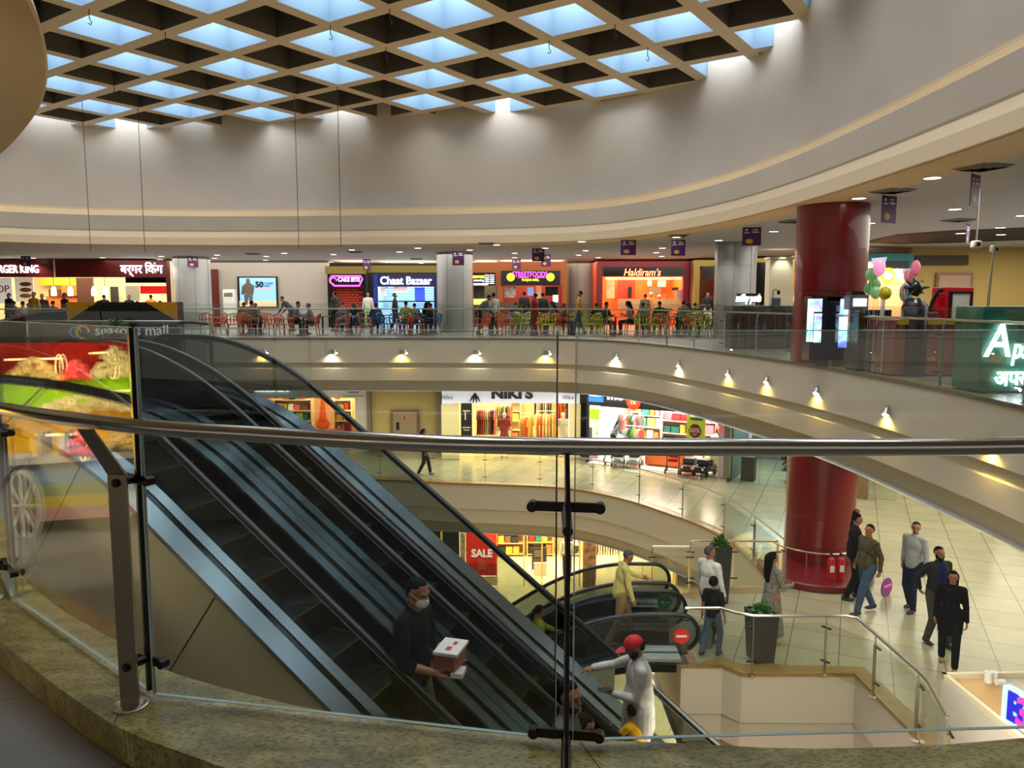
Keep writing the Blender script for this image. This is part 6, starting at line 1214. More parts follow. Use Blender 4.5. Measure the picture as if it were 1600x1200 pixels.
def person(label, loc, rz, H=1.70, shirt=None, trousers=None, sleeve='long', lean=0, side_lean=0, hl=None, hr=None, fl=None, fr=None, yaw=0, nod=0, hair='short', fat=1.0, vox=.012, skirt=None, group=None, hip=.90, seat=False,
           shoe=None, curl=.5, beard=False, palml=None, palmr=None, hem=.0, twist=0, child=False, cat='person', skin=None, face=True, hairmat=None, polel=None, poler=None, name='person', shawl=None):
    """local +Y is the way the person faces; sizes for a body of 1.70 m, scaled by H"""
    t = thing(name, label, cat, loc, rz, group); s = H / 1.70; t.scale = (s, s, s); skin = skin or SK; hm = hairmat or HAIR
    P0 = Vector((0, 0, hip)); up = Vector((math.sin(side_lean), math.sin(lean) * math.cos(side_lean), math.cos(lean) * math.cos(side_lean))); rt = Vector((math.cos(twist), math.sin(twist), 0)); fw = up.cross(rt).normalized()
    rt = fw.cross(up).normalized(); fw = up.cross(rt).normalized()
    S = P0 + up * .50; w = .168 * (fat * .5 + .5); SL = S - rt * w - up * .03; SR = S + rt * w - up * .03
    hs = 1.22 if child else 1.0
    nk = S + up * .05; nd = R(nod); hu = (up * .6 + Vector((0, 0, .4))).normalized(); Rh = Matrix.Rotation(yaw, 3, 'Z'); hf = Rh @ Vector((0, 1, 0)); hf = (hf - hu * hf.dot(hu)).normalized(); hf, hu = (hf * math.cos(nd) - hu * math.sin(nd)), (hu * math.cos(nd) + hf * math.sin(nd)); hx = hf.cross(hu)
    HC = nk + hu * .125 * (1 + (hs - 1) * .6); MH = Matrix((hx, hf, hu)).transposed()
    HL = P0 - rt * .09; HR_ = P0 + rt * .09
    fl = Vector(fl or ((-.10, .02, .08))); fr = Vector(fr or ((.10, -.02, .08))); KL, AL = ik(HL, fl, .43, .42, (-.1, 1, .1)); KR, AR = ik(HR_, fr, .43, .42, (.1, 1, .1))
    hl = Vector(hl or (-.27, .03, .74)); hr = Vector(hr or (.27, .03, .74)); EL, WL_ = ik(SL, hl, .28, .25, polel or (-.5, -1, -.2)); ER, WR = ik(SR, hr, .28, .25, poler or (.5, -1, -.2))
    b = MB(); g = lambda x, y, z: HC + MH @ (Vector((x, y, z)) * hs)
    b.ell(HC + MH @ Vector((0, -.008, .02)) * hs, (.074 * hs, .092 * hs, .092 * hs), 18, 12, MH); b.ell(g(0, .018, -.045), (.054 * hs, .066 * hs, .066 * hs), 14, 10, MH)
    if face:
        b.cap(g(0, .082, .012), g(0, .102, -.022), .009, .013, 8); b.ell(g(0, .078, -.075), (.024, .016, .016), 8, 6, MH); b.ell(g(0, .084, -.048), (.026, .012, .012), 8, 6, MH)
        for q in (-1, 1): b.ell(g(q * .072, -.006, -.005), (.010, .020, .030), 8, 6, MH); b.cap(g(q * .012, .084, .03), g(q * .045, .074, .034), .009, .008, 6)
    b.cap(S - up * .03, nk + hu * .06, .060, .050, 14); b.cap(P0 + up * .02, P0 + up * .18, .13 * fat, .122 * fat, 16); M3 = Matrix((rt, fw, up)).transposed()
    b.ell(P0 + up * .34, (.150 * fat, .105 * fat, .19), 18, 12, M3); b.cap(SL + rt * .04, SR - rt * .04, .058, .058, 12)
    for q, (s0, e, wr, pl_, h_) in enumerate(((SL, EL, WL_, palml, hl), (SR, ER, WR, palmr, hr))):
        b.cap(s0, e, .050, .038, 12); b.cap(e, wr, .038, .026, 12); d = (wr - e).normalized(); pn = Vector(pl_) if pl_ is not None else (rt * (1 if q == 0 else -1))
        hand(b, wr, d, pn, 1 if q == 0 else -1, curl)
    for h_, k_, a_ in ((HL, KL, AL), (HR_, KR, AR)): b.cap(h_, k_, .080 * fat, .054, 14); b.cap(k_, a_, .052, .036, 12); b.cap(a_ - Vector((0, .03, .03)), a_ + Vector((0, .12, -.05)), .032, .026, 10)
    remesh(b, vox, 'body', skin, t, 2)
    if face:
        e = MB(); [e.ell(g(q * .029, .082, .010), (.010, .006, .006), 8, 6, MH) for q in (-1, 1)]; e.build('eyes', M_eye, t); e = MB(); e.ell(g(0, .092, -.048), (.020, .005, .005), 8, 6, MH); e.build('mouth', M_mouth, t)
    # clothes
    if shirt:
        b = MB(); b.cap(P0 + up * (.02 - hem), P0 + up * .18, .150 * fat + (.01 if hem else 0), .140 * fat, 16); b.ell(P0 + up * .34, (.168 * fat, .122 * fat, .20), 18, 12, M3); b.cap(SL + rt * .03, SR - rt * .03, .070, .070, 12); b.cap(S - up * .04, S + up * .035, .072, .062, 14)
        for s0, e, wr in ((SL, EL, WL_), (SR, ER, WR)):
            if sleeve == 'long': b.cap(s0, e, .066, .052, 12); b.cap(e, wr + (wr - e).normalized() * -.015, .052, .040, 12)
            elif sleeve == 'rolled': b.cap(s0, e, .066, .052, 12); b.cap(e, e.lerp(wr, .25), .052, .046, 12)
            else: b.cap(s0, s0.lerp(e, .72), .066, .058, 12)
        if hem:
            for q_ in (HL, HR_): b.cap(q_ + up * .05, q_ * .92 + Vector((0, .01, -hem)), .122 * fat, .118 * fat, 14)
        remesh(b, vox * 1.15, 'shirt', shirt, t, 3, .012)
    if skirt:
        b = MB(); b.cap(P0 + up * .15, P0 - Vector((0, 0, .1)), .14 * fat, .17 * fat, 16); b.tube([P0 + Vector((0, 0, -.05)), Vector((0, 0, .45)), Vector((0, 0, skirt))], [.17 * fat, .21, .25], 20); remesh(b, vox * 1.3, 'skirt', shirt, t, 3, .02)
    if trousers:
        b = MB(); b.cap(P0 + up * .06, P0 - Vector((0, 0, .02)), .132 * fat, .135 * fat, 16)
        for h_, k_, a_ in ((HL, KL, AL), (HR_, KR, AR)): b.cap(h_, k_, .098 * fat, .072, 14); b.cap(k_, a_ + (a_ - k_).normalized() * -.01, .072, .056, 14)
        remesh(b, vox * 1.15, 'trousers', trousers, t, 3, .010)
    sm_ = shoe or M_dark
    for a_ in (AL, AR):
        b = MB(); b.ell(a_ + Vector((0, .045, -.045)), (.045, .135, .034), 14, 8); b.ell(a_ + Vector((0, -.03, -.025)), (.042, .055, .05), 12, 8); b.build('shoe', sm_, t, smooth=180)
    # hair
    b = MB()
    if hair != 'none' and hair != 'cap':
        n_, m_ = 20, 14; R_ = (.080 * hs, .098 * hs, .097 * hs); vs = []; fs = []
        for i in range(m_ + 1):
            ph = math.pi * i / m_
            for k in range(n_):
                a = 2 * math.pi * k / n_; v = Vector((R_[0] * math.sin(ph) * math.cos(a), R_[1] * math.sin(ph) * math.sin(a), R_[2] * math.cos(ph)))
                fr_ = v.y / R_[1]; lim = (.064 if fr_ > .3 else (.022 if fr_ > -.1 else -.045)) * hs
                if hair != 'short': lim = (.045 if fr_ > .4 else (-.06))* hs
                if v.z < lim: q = lim; v = Vector((v.x * .86, v.y * .86, max(v.z, lim - .012)))
                vs.append(HC + MH @ (v + Vector((0, -.010, .020)) * hs))
        for i in range(m_):
            for k in range(n_): fs.append((i * n_ + k, (i + 1) * n_ + k, (i + 1) * n_ + (k + 1) % n_, i * n_ + (k + 1) % n_))
        b.add(vs, fs)
        if hair in ('long', 'bun', 'tail'):
            if hair == 'bun': b.ell(g(0, -.11, -.01), .042)
            if hair == 'tail': b.cap(g(0, -.09, 0), g(0, -.12, -.25), .045, .022)
            if hair == 'long': b.cap(g(-.03, -.075, 0), S - fw * .10 - up * .18 - rt * .03, .066, .05); b.cap(g(.03, -.075, 0), S - fw * .11 - up * .22 + rt * .03, .066, .045); b.cap(g(0, -.07, .02), S - fw * .10 - up * .1, .07, .06)
        remesh(b, max(.008, vox * .8), 'hair', hm, t, 2)
    if beard:
        b = MB(); b.ell(g(0, .045, -.082), (.052, .048, .045), 12, 8, MH); [b.ell(g(q * .055, .02, -.05), (.018, .035, .04), 8, 6, MH) for q in (-1, 1)]; b.build('beard', hm, t, smooth=180)
    return t, dict(HC=HC, MH=MH, WL=WL_, WR=WR, S=S, g=g, P0=P0, hs=hs)
def proj(p): z = p.z - EYE; f = p.y * math.cos(TH) - z * math.sin(TH); u = p.y * math.sin(TH) + z * math.cos(TH); return 800 + F * p.x / f, 600 - F * u / f
def rider(ESC, px, py, off):
    root, pr, zc = ESC; best = None; Wd = 1.087 if ESC in (ESC1, ESC2) else 1.0; t = -.15
    while t < 7.0:
        for ds in (-.26, -.18, -.1, 0, .1, .18, .26):
            p = root.location + pr(t + ds * .6, zc(t, .6) - .13 * min(1, max(0, (t + .15) / .8)) + .012, Wd / 2 + off); lo, hi = .8, 2.2
            for _ in range(24):
                m = (lo + hi) / 2; x, y = proj(p + Vector((0, 0, m)))
                if y > py: lo = m
                else: hi = m
            x, y = proj(p + Vector((0, 0, m)))
            if best is None or abs(x - px) < best[0]: best = (abs(x - px), p, m)
        t += .4
    return best[1], best[2]
TN = lambda n, c: P('cloth_' + n, c, .85, noise=.15, nscale=10, spec=.15)
RZE = AZ - R(90)
# masked man with boxes
p, hh = rider(ESC1, 634, 897, -.30); hh = min(max(hh, 1.56), 1.8)
t, d = person('man in black pullover and white face mask carrying boxes, riding the nearest escalator', p, RZE, hh, TN('black_pullover', (14, 15, 17)), TN('khaki_trousers', (104, 92, 66)), 'rolled', lean=.06, hl=(-.12, .30, 1.05), hr=(.14, .30, 1.03), nod=16, yaw=-.1, vox=.008, fat=1.06,
              palml=(0, 0, 1), palmr=(0, 0, 1), curl=.35, shoe=P('shoe_black', (16, 16, 18), .3), polel=(-.6, -1, -.6), poler=(.6, -1, -.6))
g = d['g']; MH = d['MH']; b = MB(); b.ell(g(0, .062, -.050), (.058, .052, .050), 16, 10, MH); b.ell(g(0, .10, -.035), (.02, .02, .03), 10, 6, MH); m_ = b.build('face_mask', M_white, t, smooth=180)
b = MB(); [b.tube([g(q * .05, .07, -.02), g(q * .074, .02, .0), g(q * .08, -.01, .01)], .0025, 5) for q in (-1, 1)]; [b.tube([g(q * .05, .06, -.07), g(q * .072, .02, -.05), g(q * .08, -.01, -.02)], .0025, 5) for q in (-1, 1)]; b.build('mask_straps', M_white, m_)
def held(t, name, lab, cat, c, dims, mat, rz=0, **k):
    M = t.matrix_basis @ Matrix.Translation(c); o = thing(name, lab, cat, M.translation, t.rotation_euler.z + rz); MB().box((0, 0, 0), [v * t.scale[0] for v in dims]).build('body', mat, o, bevel=.004); return o
bpy.context.view_layer.update()
bx = held(t, 'cardboard_box', 'reddish brown cardboard box carried by the masked man', 'box', (.02, .35, 1.115), (.21, .17, .12), P('box_brown', (150, 84, 50), .6)); MB().box((.08, 0, 0), (.045, .175, .118)).build('maroon_side', P('box_maroon', (130, 36, 44), .5), bx)
bx = held(t, 'paper_bag', 'crumpled white paper bag with red print on top of the carried box', 'bag', (.02, .36, 1.19), (.26, .19, .025), M_white, .1); MB().box((.05, .0, .014), (.06, .04, .006)).build('red_print', P('print_red', (200, 50, 50), .6), bx); MB().box((-.05, .02, .014), (.05, .03, .006)).build('red_print', P('print_red', (200, 50, 50), .6), bx)
bx = held(t, 'white_packet', 'small white packet held under the carried box', 'packet', (.06, .44, 1.03), (.13, .09, .04), M_white, .2)
# others on the large escalators
p, hh = rider(ESC1, 886, 1042, .12); hh = min(max(hh, 1.6), 1.8)
person('black-haired bearded man in a grey jacket low on the nearest escalator', p, RZE, hh, TN('grey_jacket', (92, 88, 80)), TN('dark_trousers', (36, 36, 42)), yaw=-.3, nod=8, beard=True, vox=.010, hr=(.24, .20, .92), curl=.6)
p, hh = rider(ESC1, 908, 1112, .2); hh = min(max(hh, 1.35), 1.65)
person('dark-haired woman in black just below the grey-jacketed man on the escalator', p, RZE + .2, hh, TN('black_top', (26, 24, 28)), TN('dark_trousers', (36, 36, 42)), yaw=-.2, nod=12, hair='bun', vox=.010)
p, hh = rider(ESC2, 1000, 992, .20); hh = min(max(hh, 1.6), 1.82)
t, d = person('bearded man in a red cap and long white shirt with a phone, second escalator', p, RZE + R(180) + R(20), hh, TN('white_kurta', (214, 208, 196)), TN('dark_trousers', (36, 36, 42)), 'long', nod=26, beard=True, hair='cap', vox=.009, fat=1.12, hem=.22, hl=(-.10, .27, 1.10), hr=(.26, .46, 1.20), palml=(0, 0, 1), palmr=(0, 0, -1), curl=.5)
g = d['g']; MH = d['MH']; b = MB(); M_cap = P('cap_red', (222, 26, 26), .6); n_, m_ = 20, 8; vs = []; fs = []
for i in range(m_ + 1):
    ph = math.pi * .5 * i / m_
    for k in range(n_): a = 2 * math.pi * k / n_; vs.append(g(.088 * math.sin(ph) * math.cos(a), -.008 + .105 * math.sin(ph) * math.sin(a), .028 + .098 * math.cos(ph)))
fs = [(i * n_ + k, (i + 1) * n_ + k, (i + 1) * n_ + (k + 1) % n_, i * n_ + (k + 1) % n_) for i in range(m_) for k in range(n_)]; b.add(vs, fs); b.ell(g(0, -.008, .03), (.087, .103, .012), 18, 6, MH); cp = b.build('cap', M_cap, t, smooth=60)
MB().ell(g(0, .13, .03), (.062, .075, .008), 16, 6, MH).build('brim', M_cap, cp); b = MB(); b.box(g(-.014, .098, .07), (.01, .01, .03)); b.box(g(.014, .098, .07), (.01, .01, .03)); b.build('cap_emblem', M_black, cp); b = MB(); b.ell(g(0, -.07, -.02), (.066, .04, .05), 12, 8, MH); b.build('hair', HAIR, t)
ph_ = held(t, 'mobile_phone', 'dark phone in the hand of the red-capped man', 'phone', tuple(d['WL'] + Vector((.02, .09, .035))), (.078, .15, .012), M_blackg, .1)
p, hh = rider(ESC2, 996, 1128, .0); hh = min(max(hh, .95), 1.3)
person('small child in a yellow shirt leaning over the handrail below the red-capped man', p, RZE + R(150), hh, TN('yellow_shirt', (236, 176, 20)), TN('dark_trousers', (36, 36, 42)), 'short', lean=.25, hl=(-.2, .45, 1.2), hr=(.2, .42, 1.2), child=True, vox=.010, hair='bowl')
# lower escalators
g_ = G(968, 1006, -4.6); person('grey-haired man in a pale yellow shirt stepping onto the lower escalator', (g_.x, g_.y, -4.59), R(-82), 1.70, TN('pale_yellow_shirt', (214, 196, 116)), TN('tan_trousers', (150, 122, 80)), 'long', hl=(-.26, .46, 1.08), hr=(.24, .16, .84), fl=(-.10, .26, .08), fr=(.12, -.24, .10), nod=26, lean=.12, hairmat=P('hair_grey', (70, 64, 60), .7), vox=.011, shoe=P('shoe_tan', (140, 110, 70), .5), curl=.6, hem=.0)
p, hh = rider(ESC3, 842, 944, .0); person('person in a lime yellow top riding the lower escalator', p, R(-80), min(max(hh, 1.3), 1.65), TN('lime_top', (170, 166, 50)), TN('dark_trousers', (36, 36, 42)), 'long', hair='tail', hl=(-.26, .40, 1.06), nod=10, vox=.012)
# middle storey
def mp(px, py, lab, face, H, **k):
    g_ = G(px - (px - 800) * .025, py, -4.6); return person(lab, (g_.x, g_.y, -4.6), face, H, vox=k.pop('vox', .012), **k)
mp(1345, 936, 'man in black with one hand on his head beside the red column', R(-100), 1.78, shirt=TN('black_shirt', (26, 24, 30)), trousers=TN('black_trousers', (20, 20, 24)), hl=(-.02, .02, 1.73), polel=(-1, .2, .3), fl=(-.10, .10, .08), fr=(.10, -.14, .08), nod=10, curl=.9)
mp(1366, 958, 'man in an olive camouflage jacket and blue jeans walking behind the man in black', R(105), 1.76, shirt=P('camo_jacket', (74, 66, 42), .85, noise=.6, nscale=16), trousers=TN('blue_jeans', (66, 84, 110)), hl=(-.24, -.06, .86), hr=(.2, .1, .9), fl=(-.09, .26, .08), fr=(.10, -.24, .10), yaw=.2, curl=.8, fat=1.12)
mp(1440, 953, 'man in a light grey sweater and dark blue jeans walking alone', R(120), 1.76, shirt=TN('light_grey_sweater', (168, 168, 172)), trousers=TN('navy_jeans', (34, 40, 66)), hl=(-.30, .12, .84), hr=(.27, -.06, .76), fl=(-.10, .12, .08), fr=(.10, -.10, .08), yaw=.5, fat=1.1)
mp(1476, 1006, 'bearded man in an open dark jacket over a blue shirt, hands behind him', R(190), 1.76, shirt=TN('charcoal_jacket', (46, 44, 42)), trousers=TN('grey_trousers', (74, 68, 62)), hl=(-.20, -.16, .92), hr=(.20, -.16, .92), fl=(-.12, .16, .08), fr=(.10, -.06, .08), yaw=-.1, beard=True, fat=1.15, polel=(-1, -.4, 0), poler=(1, -.4, 0))
o = [q for q in C.objects if q.get('label', '').startswith('bearded man in an open dark jacket')][0]; b = MB(); b.ell((0, .085, 1.18), (.10, .075, .26), 14, 10); b.build('blue_shirt_front', TN('royal_blue_shirt', (24, 34, 84)), o, smooth=180)
mp(1498, 1040, 'woman in black with long dark hair and loose black trousers, farthest right', R(150), 1.62, shirt=TN('black_kurta', (16, 15, 18)), trousers=TN('black_trousers', (20, 20, 24)), hair='long', hl=(-.25, .1, .78), hr=(.24, .0, .80), fl=(-.10, .24, .08), fr=(.10, -.20, .08), hem=.2, fat=.95, shoe=P('sandal_tan', (150, 116, 84), .5))
mp(1213, 1003, 'woman in a long grey printed dress with long black hair beside the planter', R(-75), 1.64, shirt=P('printed_dress', (124, 118, 108), .85, noise=.55, nscale=26), skirt=.16, hair='long', hl=(-.12, .30, 1.06), hr=(.14, .30, 1.08), fat=.95, shoe=P('sandal_pink', (206, 160, 140), .5), yaw=-.1)
mp(1113, 1002, 'man in a white shirt standing by the tall planter, seen from behind', R(-55), 1.74, shirt=TN('white_shirt', (220, 216, 206)), trousers=TN('black_trousers', (20, 20, 24)), hl=(-.22, .22, .92), hr=(.25, .1, .85), yaw=-.3, hairmat=P('hair_grey', (70, 64, 60), .7), fat=1.05, fl=(-.1, .1, .08), fr=(.12, -.05, .08))
mp(1120, 1024, 'boy in a black T-shirt and jeans in front of the man in white', R(-40), 1.36, shirt=TN('black_tshirt', (24, 24, 28)), trousers=TN('blue_jeans', (66, 84, 110)), sleeve='short', hl=(-.26, .0, .76), hr=(.27, .04, .76), child=True, hair='bowl', fl=(-.16, -.16, .10), fr=(.1, .1, .08), fat=.92)
bg = thing('bag', 'grey and white bag held low beside the boy', 'bag', (2.85 + .5, 12.75, -4.6)); MB().box((0, 0, .17), (.2, .28, .34)).build('body', TN('grey_bag', (96, 98, 100)), bg, bevel=.04); MB().tube([(0, -.08, .33), (0, 0, .5), (0, .08, .33)], .012, 6).build('handle', M_dark, bg)
g_ = G(663, 742, -4.6); person('person in a maroon top and dark leggings walking past the service door', (g_.x, g_.y, -4.6), R(-80), 1.62, TN('maroon_top', (110, 28, 40)), TN('black_leggings', (26, 30, 34)), fl=(-.1, .22, .08), fr=(.1, -.22, .1), vox=.016, hair='tail', fat=.85, shoe=P('shoe_cream', (200, 180, 140), .5))
g_ = G(886, 905, -9.2); person('shop assistant in a pale shirt and black trousers inside the ground storey shop', (g_.x, 28.4, -9.2), R(180), 1.7, TN('pale_shirt', (190, 190, 190)), TN('black_trousers', (20, 20, 24)), vox=.018)
# mannequins
M_mq = P('mannequin_cream', (236, 222, 196), .35)
def mannequin(px, Y, lab, dress, z=-4.6, H=1.72, rz=R(180)):
    x = A(px, 650, Y).x; person(lab, (x, Y, z), rz, H, shirt=dress, skirt=.75 if dress else None, hair='none', vox=.018, cat='mannequin', skin=M_mq, face=False, shoe=M_mq, sleeve='short', name='mannequin')
mannequin(788, 29.05, 'headed mannequin in a rust red kurta in the clothes shop window', TN('rust_kurta', (170, 60, 50)))
mannequin(880, 29.05, 'cream mannequin in a pale lace dress at the right of the clothes shop', TN('lace_dress', (214, 200, 170)))
mannequin(926, 28.35, 'white mannequin in a cream dress at the left of the baby shop window', TN('cream_dress', (236, 222, 190)), H=1.5)
# staff in the baby shop
person('shopper in a grey top bending inside the baby shop', (A(958, 700, 28.6).x, 28.6, -4.58), R(-100), 1.66, TN('grey_top', (110, 124, 140)), TN('black_leggings', (26, 30, 34)), lean=.5, hl=(-.2, .5, .95), hr=(.2, .5, .95), vox=.018, hair='long')
# ---- people of the food court: a few bodies, copied with other clothes
def proto(pose):
    if pose == 'stand': t, d = person('x', (0, 0, -50), 0, 1.70, P('far_shirt', (60, 60, 66), .8), P('far_trousers', (36, 38, 48), .8), vox=.024)
    if pose == 'walk': t, d = person('x', (0, 0, -50), 0, 1.70, P('far_shirt', (60, 60, 66), .8), P('far_trousers', (36, 38, 48), .8), vox=.024, fl=(-.1, .2, .08), fr=(.1, -.2, .1), hl=(-.28, -.1, .8), hr=(.28, .16, .82))
    if pose == 'bend': t, d = person('x', (0, 0, -50), 0, 1.70, P('far_shirt', (60, 60, 66), .8), P('far_trousers', (36, 38, 48), .8), vox=.024, lean=.75, hl=(-.2, .55, .8), hr=(.2, .55, .8), nod=10)
    if pose == 'sit': t, d = person('x', (0, 0, -50), 0, 1.70, P('far_shirt', (60, 60, 66), .8), P('far_trousers', (36, 38, 48), .8), vox=.024, hip=.52, hl=(-.16, .36, .76), hr=(.16, .36, .78), fl=(-.12, .44, .08), fr=(.12, .40, .08), lean=.14, nod=14)
    if pose == 'sitlong': t, d = person('x', (0, 0, -50), 0, 1.66, P('far_shirt', (60, 60, 66), .8), P('far_trousers', (36, 38, 48), .8), vox=.024, hip=.52, hl=(-.16, .36, .76), hr=(.16, .36, .78), fl=(-.12, .40, .08), fr=(.12, .44, .08), lean=.2, nod=18, hair='long')
    return t, tree(t)
PR = {k: proto(k) for k in ('stand', 'walk', 'bend', 'sit', 'sitlong')}
FC = {'black': (22, 22, 26), 'grey': (110, 110, 112), 'white': (200, 198, 192), 'red': (150, 24, 28), 'yellow': (200, 150, 30), 'olive': (90, 78, 52), 'orange': (226, 130, 40), 'pink': (196, 150, 150), 'blue': (50, 70, 110), 'lime': (180, 190, 60), 'brown': (110, 72, 46), 'teal': (110, 150, 150), 'denim': (70, 92, 120), 'navy': (28, 30, 44)}
FP = [  # px, Y, pose, facing, shirt, trousers, label
    (14, 34.5, 'stand', 160, 'black', 'black', 'dark figure at the far left edge before the burger counter'), (25, 33.0, 'sit', 90, 'black', 'navy', 'seated dark figure at the left before the burger counter'), (40, 34.0, 'sit', -60, 'grey', 'navy', 'seated person in grey, leaning left of the person with the yellow scarf'),
    (34, 31.0, 'sit', 20, 'white', 'black', 'seated person in a white top at the far left'), (53, 31.2, 'stand', 170, 'yellow', 'black', 'standing person with a yellow scarf before the burger counter'), (66, 31.6, 'stand', 200, 'black', 'black', 'standing person in black right of the yellow scarf'),
    (80, 32.0, 'sit', 0, 'black', 'navy', 'small dark seated figure left of the kiosk'), (101, 30.5, 'stand', 150, 'black', 'black', 'standing dark figure touching the left end of the black kiosk'), (117, 36.0, 'sit', 0, 'brown', 'navy', 'seated person in brown behind the left yellow kiosk corner'),
    (156, 34.0, 'sit', 60, 'white', 'navy', 'seated person in white under the pendant lamps'), (163, 36.0, 'stand', 0, 'black', 'navy', 'person in black facing the burger counter under the lamps'), (179, 35.2, 'sit', 30, 'black', 'black', 'dark seated person left of the red counter panel'),
    (193, 34.4, 'sit', -30, 'black', 'navy', 'dark seated person below the red counter panel, leftmost'), (202, 37.0, 'stand', 180, 'black', 'black', 'standing worker in a dark cap at the burger counter'), (213, 35.0, 'sit', 10, 'brown', 'navy', 'seated person in brown at the right of the burger restaurant'),
    (226, 35.6, 'sit', 0, 'white', 'navy', 'seated person in white at the right of the burger restaurant'), (236, 36.4, 'stand', 20, 'orange', 'navy', 'person in orange queuing under the red counter panel'), (247, 35.0, 'sit', -20, 'white', 'black', 'seated person in white beside the silver column'),
    (258, 35.8, 'sit', 200, 'black', 'navy', 'dark seated person touching the silver column'),
    (380, 31.6, 'sit', 10, 'olive', 'navy', 'seated person in olive under the advert screen, left'), (394, 31.0, 'sit', -20, 'brown', 'navy', 'seated person in brown under the advert screen, middle'), (402, 32.2, 'sit', 150, 'olive', 'black', 'seated person under the advert screen, right'), (456, 34.0, 'bend', 80, 'black', 'black', 'person in black bending over a table left of the beige column'),
    (472, 30.6, 'sit', -70, 'grey', 'navy', 'seated person in grey in front of the beige column'), (513, 30.6, 'sit', 90, 'grey', 'black', 'seated man in a grey T-shirt right of the beige column'), (523, 34.0, 'stand', 60, 'black', 'black', 'standing dark figure before the pink neon shop, left side'), (535, 33.5, 'sit', 0, 'brown', 'navy', 'seated person below the brick wall'),
    (562, 33.0, 'sitlong', 60, 'black', 'black', 'dark long-haired person below the brick wall, right side'), (575, 37.5, 'stand', 180, 'white', 'lime', 'standing person in white between the pink neon and blue shops'), (596, 31.6, 'sit', 20, 'blue', 'navy', 'seated person in blue before the blue shop, left'), (617, 34.0, 'walk', -90, 'black', 'black', 'standing person in black before the blue shop'),
    (622, 31.0, 'sit', 0, 'lime', 'denim', 'seated child in a lime top before the blue shop'), (635, 32.0, 'sit', 10, 'grey', 'navy', 'seated person in grey before the blue shop, middle'), (652, 31.4, 'sitlong', -40, 'black', 'black', 'seated long-haired person before the blue shop, right'), (668, 32.4, 'sit', -20, 'brown', 'navy', 'seated person in brown next to the large silver column'), (679, 30.6, 'sit', 60, 'navy', 'navy', 'dark seated person touching the large silver column'),
    (747, 30.4, 'bend', -70, 'grey', 'black', 'man in grey bending just right of the large silver column'), (771, 31.0, 'walk', 20, 'white', 'navy', 'standing person in black and white left of the orange frame'), (806, 34.0, 'sit', 0, 'black', 'navy', 'dark seated person left of the man in red'), (819, 35.5, 'stand', 10, 'black', 'black', 'dark standing person behind the man in red'), (836, 29.9, 'stand', 60, 'red', 'brown', 'standing man in a dark red shirt and brown trousers'),
    (848, 34.0, 'stand', 0, 'black', 'black', 'dark person at the street food counter, right of the man in red'), (855, 31.2, 'sitlong', 60, 'grey', 'navy', 'seated person in grey left of the yellow light frame'), (870, 31.0, 'sit', -60, 'brown', 'navy', 'seated person in brown behind the open light frame'), (906, 30.3, 'walk', 80, 'yellow', 'denim', 'standing man in a yellow shirt and jeans before the beige column'),
    (944, 29.8, 'sit', -60, 'black', 'denim', 'seated person in black before the left corner of the sweet shop'), (957, 30.4, 'sit', 10, 'black', 'navy', 'seated dark person second from the left before the sweet shop'), (980, 29.5, 'sitlong', 70, 'pink', 'black', 'seated woman in pale pink with long black hair before the sweet shop'), (1008, 36.0, 'stand', 0, 'olive', 'black', 'man in an olive shirt seen from behind at the sweet shop counter'),
    (1004, 29.9, 'sit', 10, 'teal', 'navy', 'seated person in pale teal on a lime chair'), (1017, 38.9, 'stand', 180, 'orange', 'orange', 'sweet shop worker in orange with a white cap, left one'), (1030, 38.9, 'stand', 190, 'orange', 'orange', 'sweet shop worker in orange with a white cap, right one'), (1041, 39.0, 'stand', 170, 'brown', 'black', 'dark-haired person behind the sweet shop counter at the right'),
    (1017, 31.4, 'sit', 0, 'black', 'navy', 'seated dark person in the middle before the sweet shop'), (1052, 33.6, 'sit', 60, 'white', 'navy', 'seated person in white at the right of the sweet shop'), (1064, 30.2, 'sit', -40, 'grey', 'navy', 'seated person in grey beside a low table right of the sweet shop'), (1078, 32.4, 'sitlong', 20, 'black', 'black', 'dark long-haired seated person before the khaki wall'), (1087, 33.0, 'sit', 0, 'black', 'navy', 'dark seated person before the olive framed shop'), (1106, 36.6, 'stand', 180, 'black', 'white', 'person behind the counter of the olive framed shop')]
FREE = [c_ for c_ in C.objects if c_.name.startswith('plastic_chair') and c_.parent is None]
for i, (px, Y, pose, fa, cs, ct, lab) in enumerate(FP):
    t0_, tr_ = PR[pose]; rnH = 1.0 + .04 * math.sin(i * 2.3)
    sit = pose.startswith('sit'); x = A(px, 470, Y).x
    z0 = .14 if Y > 38.6 else 0
    r = dup(tr_, (x, Y, 0), R(fa), lab, None, mats={'far_shirt': P('far_' + cs, FC[cs], .8), 'far_trousers': P('far_' + ct, FC[ct], .8)}, scale=rnH)
    if 'group' in r: del r['group']
    if sit:
        near = [(abs(c_.location.x - x) + abs(c_.location.y - Y) * .35, c_) for c_ in FREE if abs(c_.location.x - x) < .5 and abs(c_.location.y - Y) < 1.4]
        if near:
            c_ = min(near, key=lambda v: v[0])[1]; FREE.remove(c_); c_.rotation_euler.z = R(fa) + math.pi; r.location = c_.location; continue
        st_t = dup(CT, (x, Y, 0), R(fa) + math.pi, '%s plastic armchair under the %s' % (['orange', 'blue', 'lime green'][(0 if px < 500 else 1 if px < 690 else 2)], ' '.join(lab.split(',')[0].split()[:10])), 'occupied plastic chairs of the food court', mats={'chair_plastic': CHM['o' if px < 500 else 'b' if px < 690 else 'l']})
for k in PR:      # the bodies the copies came from join the crowd
    t0_ = PR[k][0]
    for o in list(C.objects):
        if o.parent is t0_: bpy.data.objects.remove(o)
    bpy.data.objects.remove(t0_)
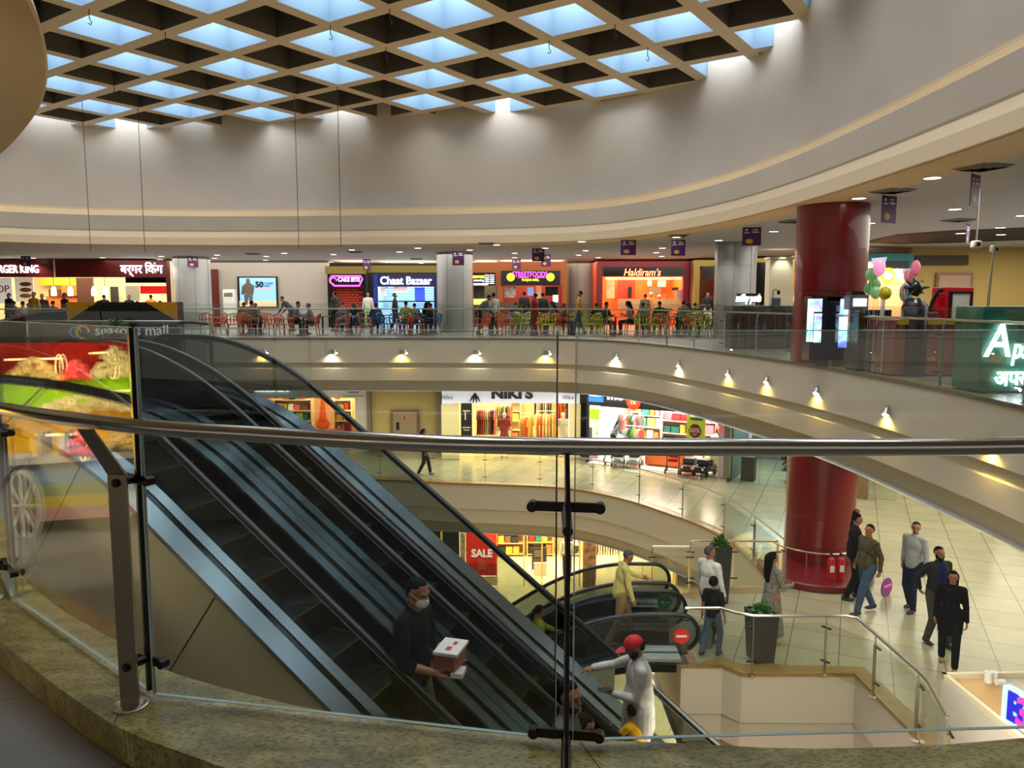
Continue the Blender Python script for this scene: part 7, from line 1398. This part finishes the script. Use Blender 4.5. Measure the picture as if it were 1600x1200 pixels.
for lab in ('left one', 'right one'):
    o = [q for q in C.objects if q.get('label', '').startswith('sweet shop worker') and lab in q['label']][0]
    b = MB(); b.ell((0, .0, 1.63), (.095, .105, .075), 14, 8); b.build('cap', M_white, o, smooth=180)
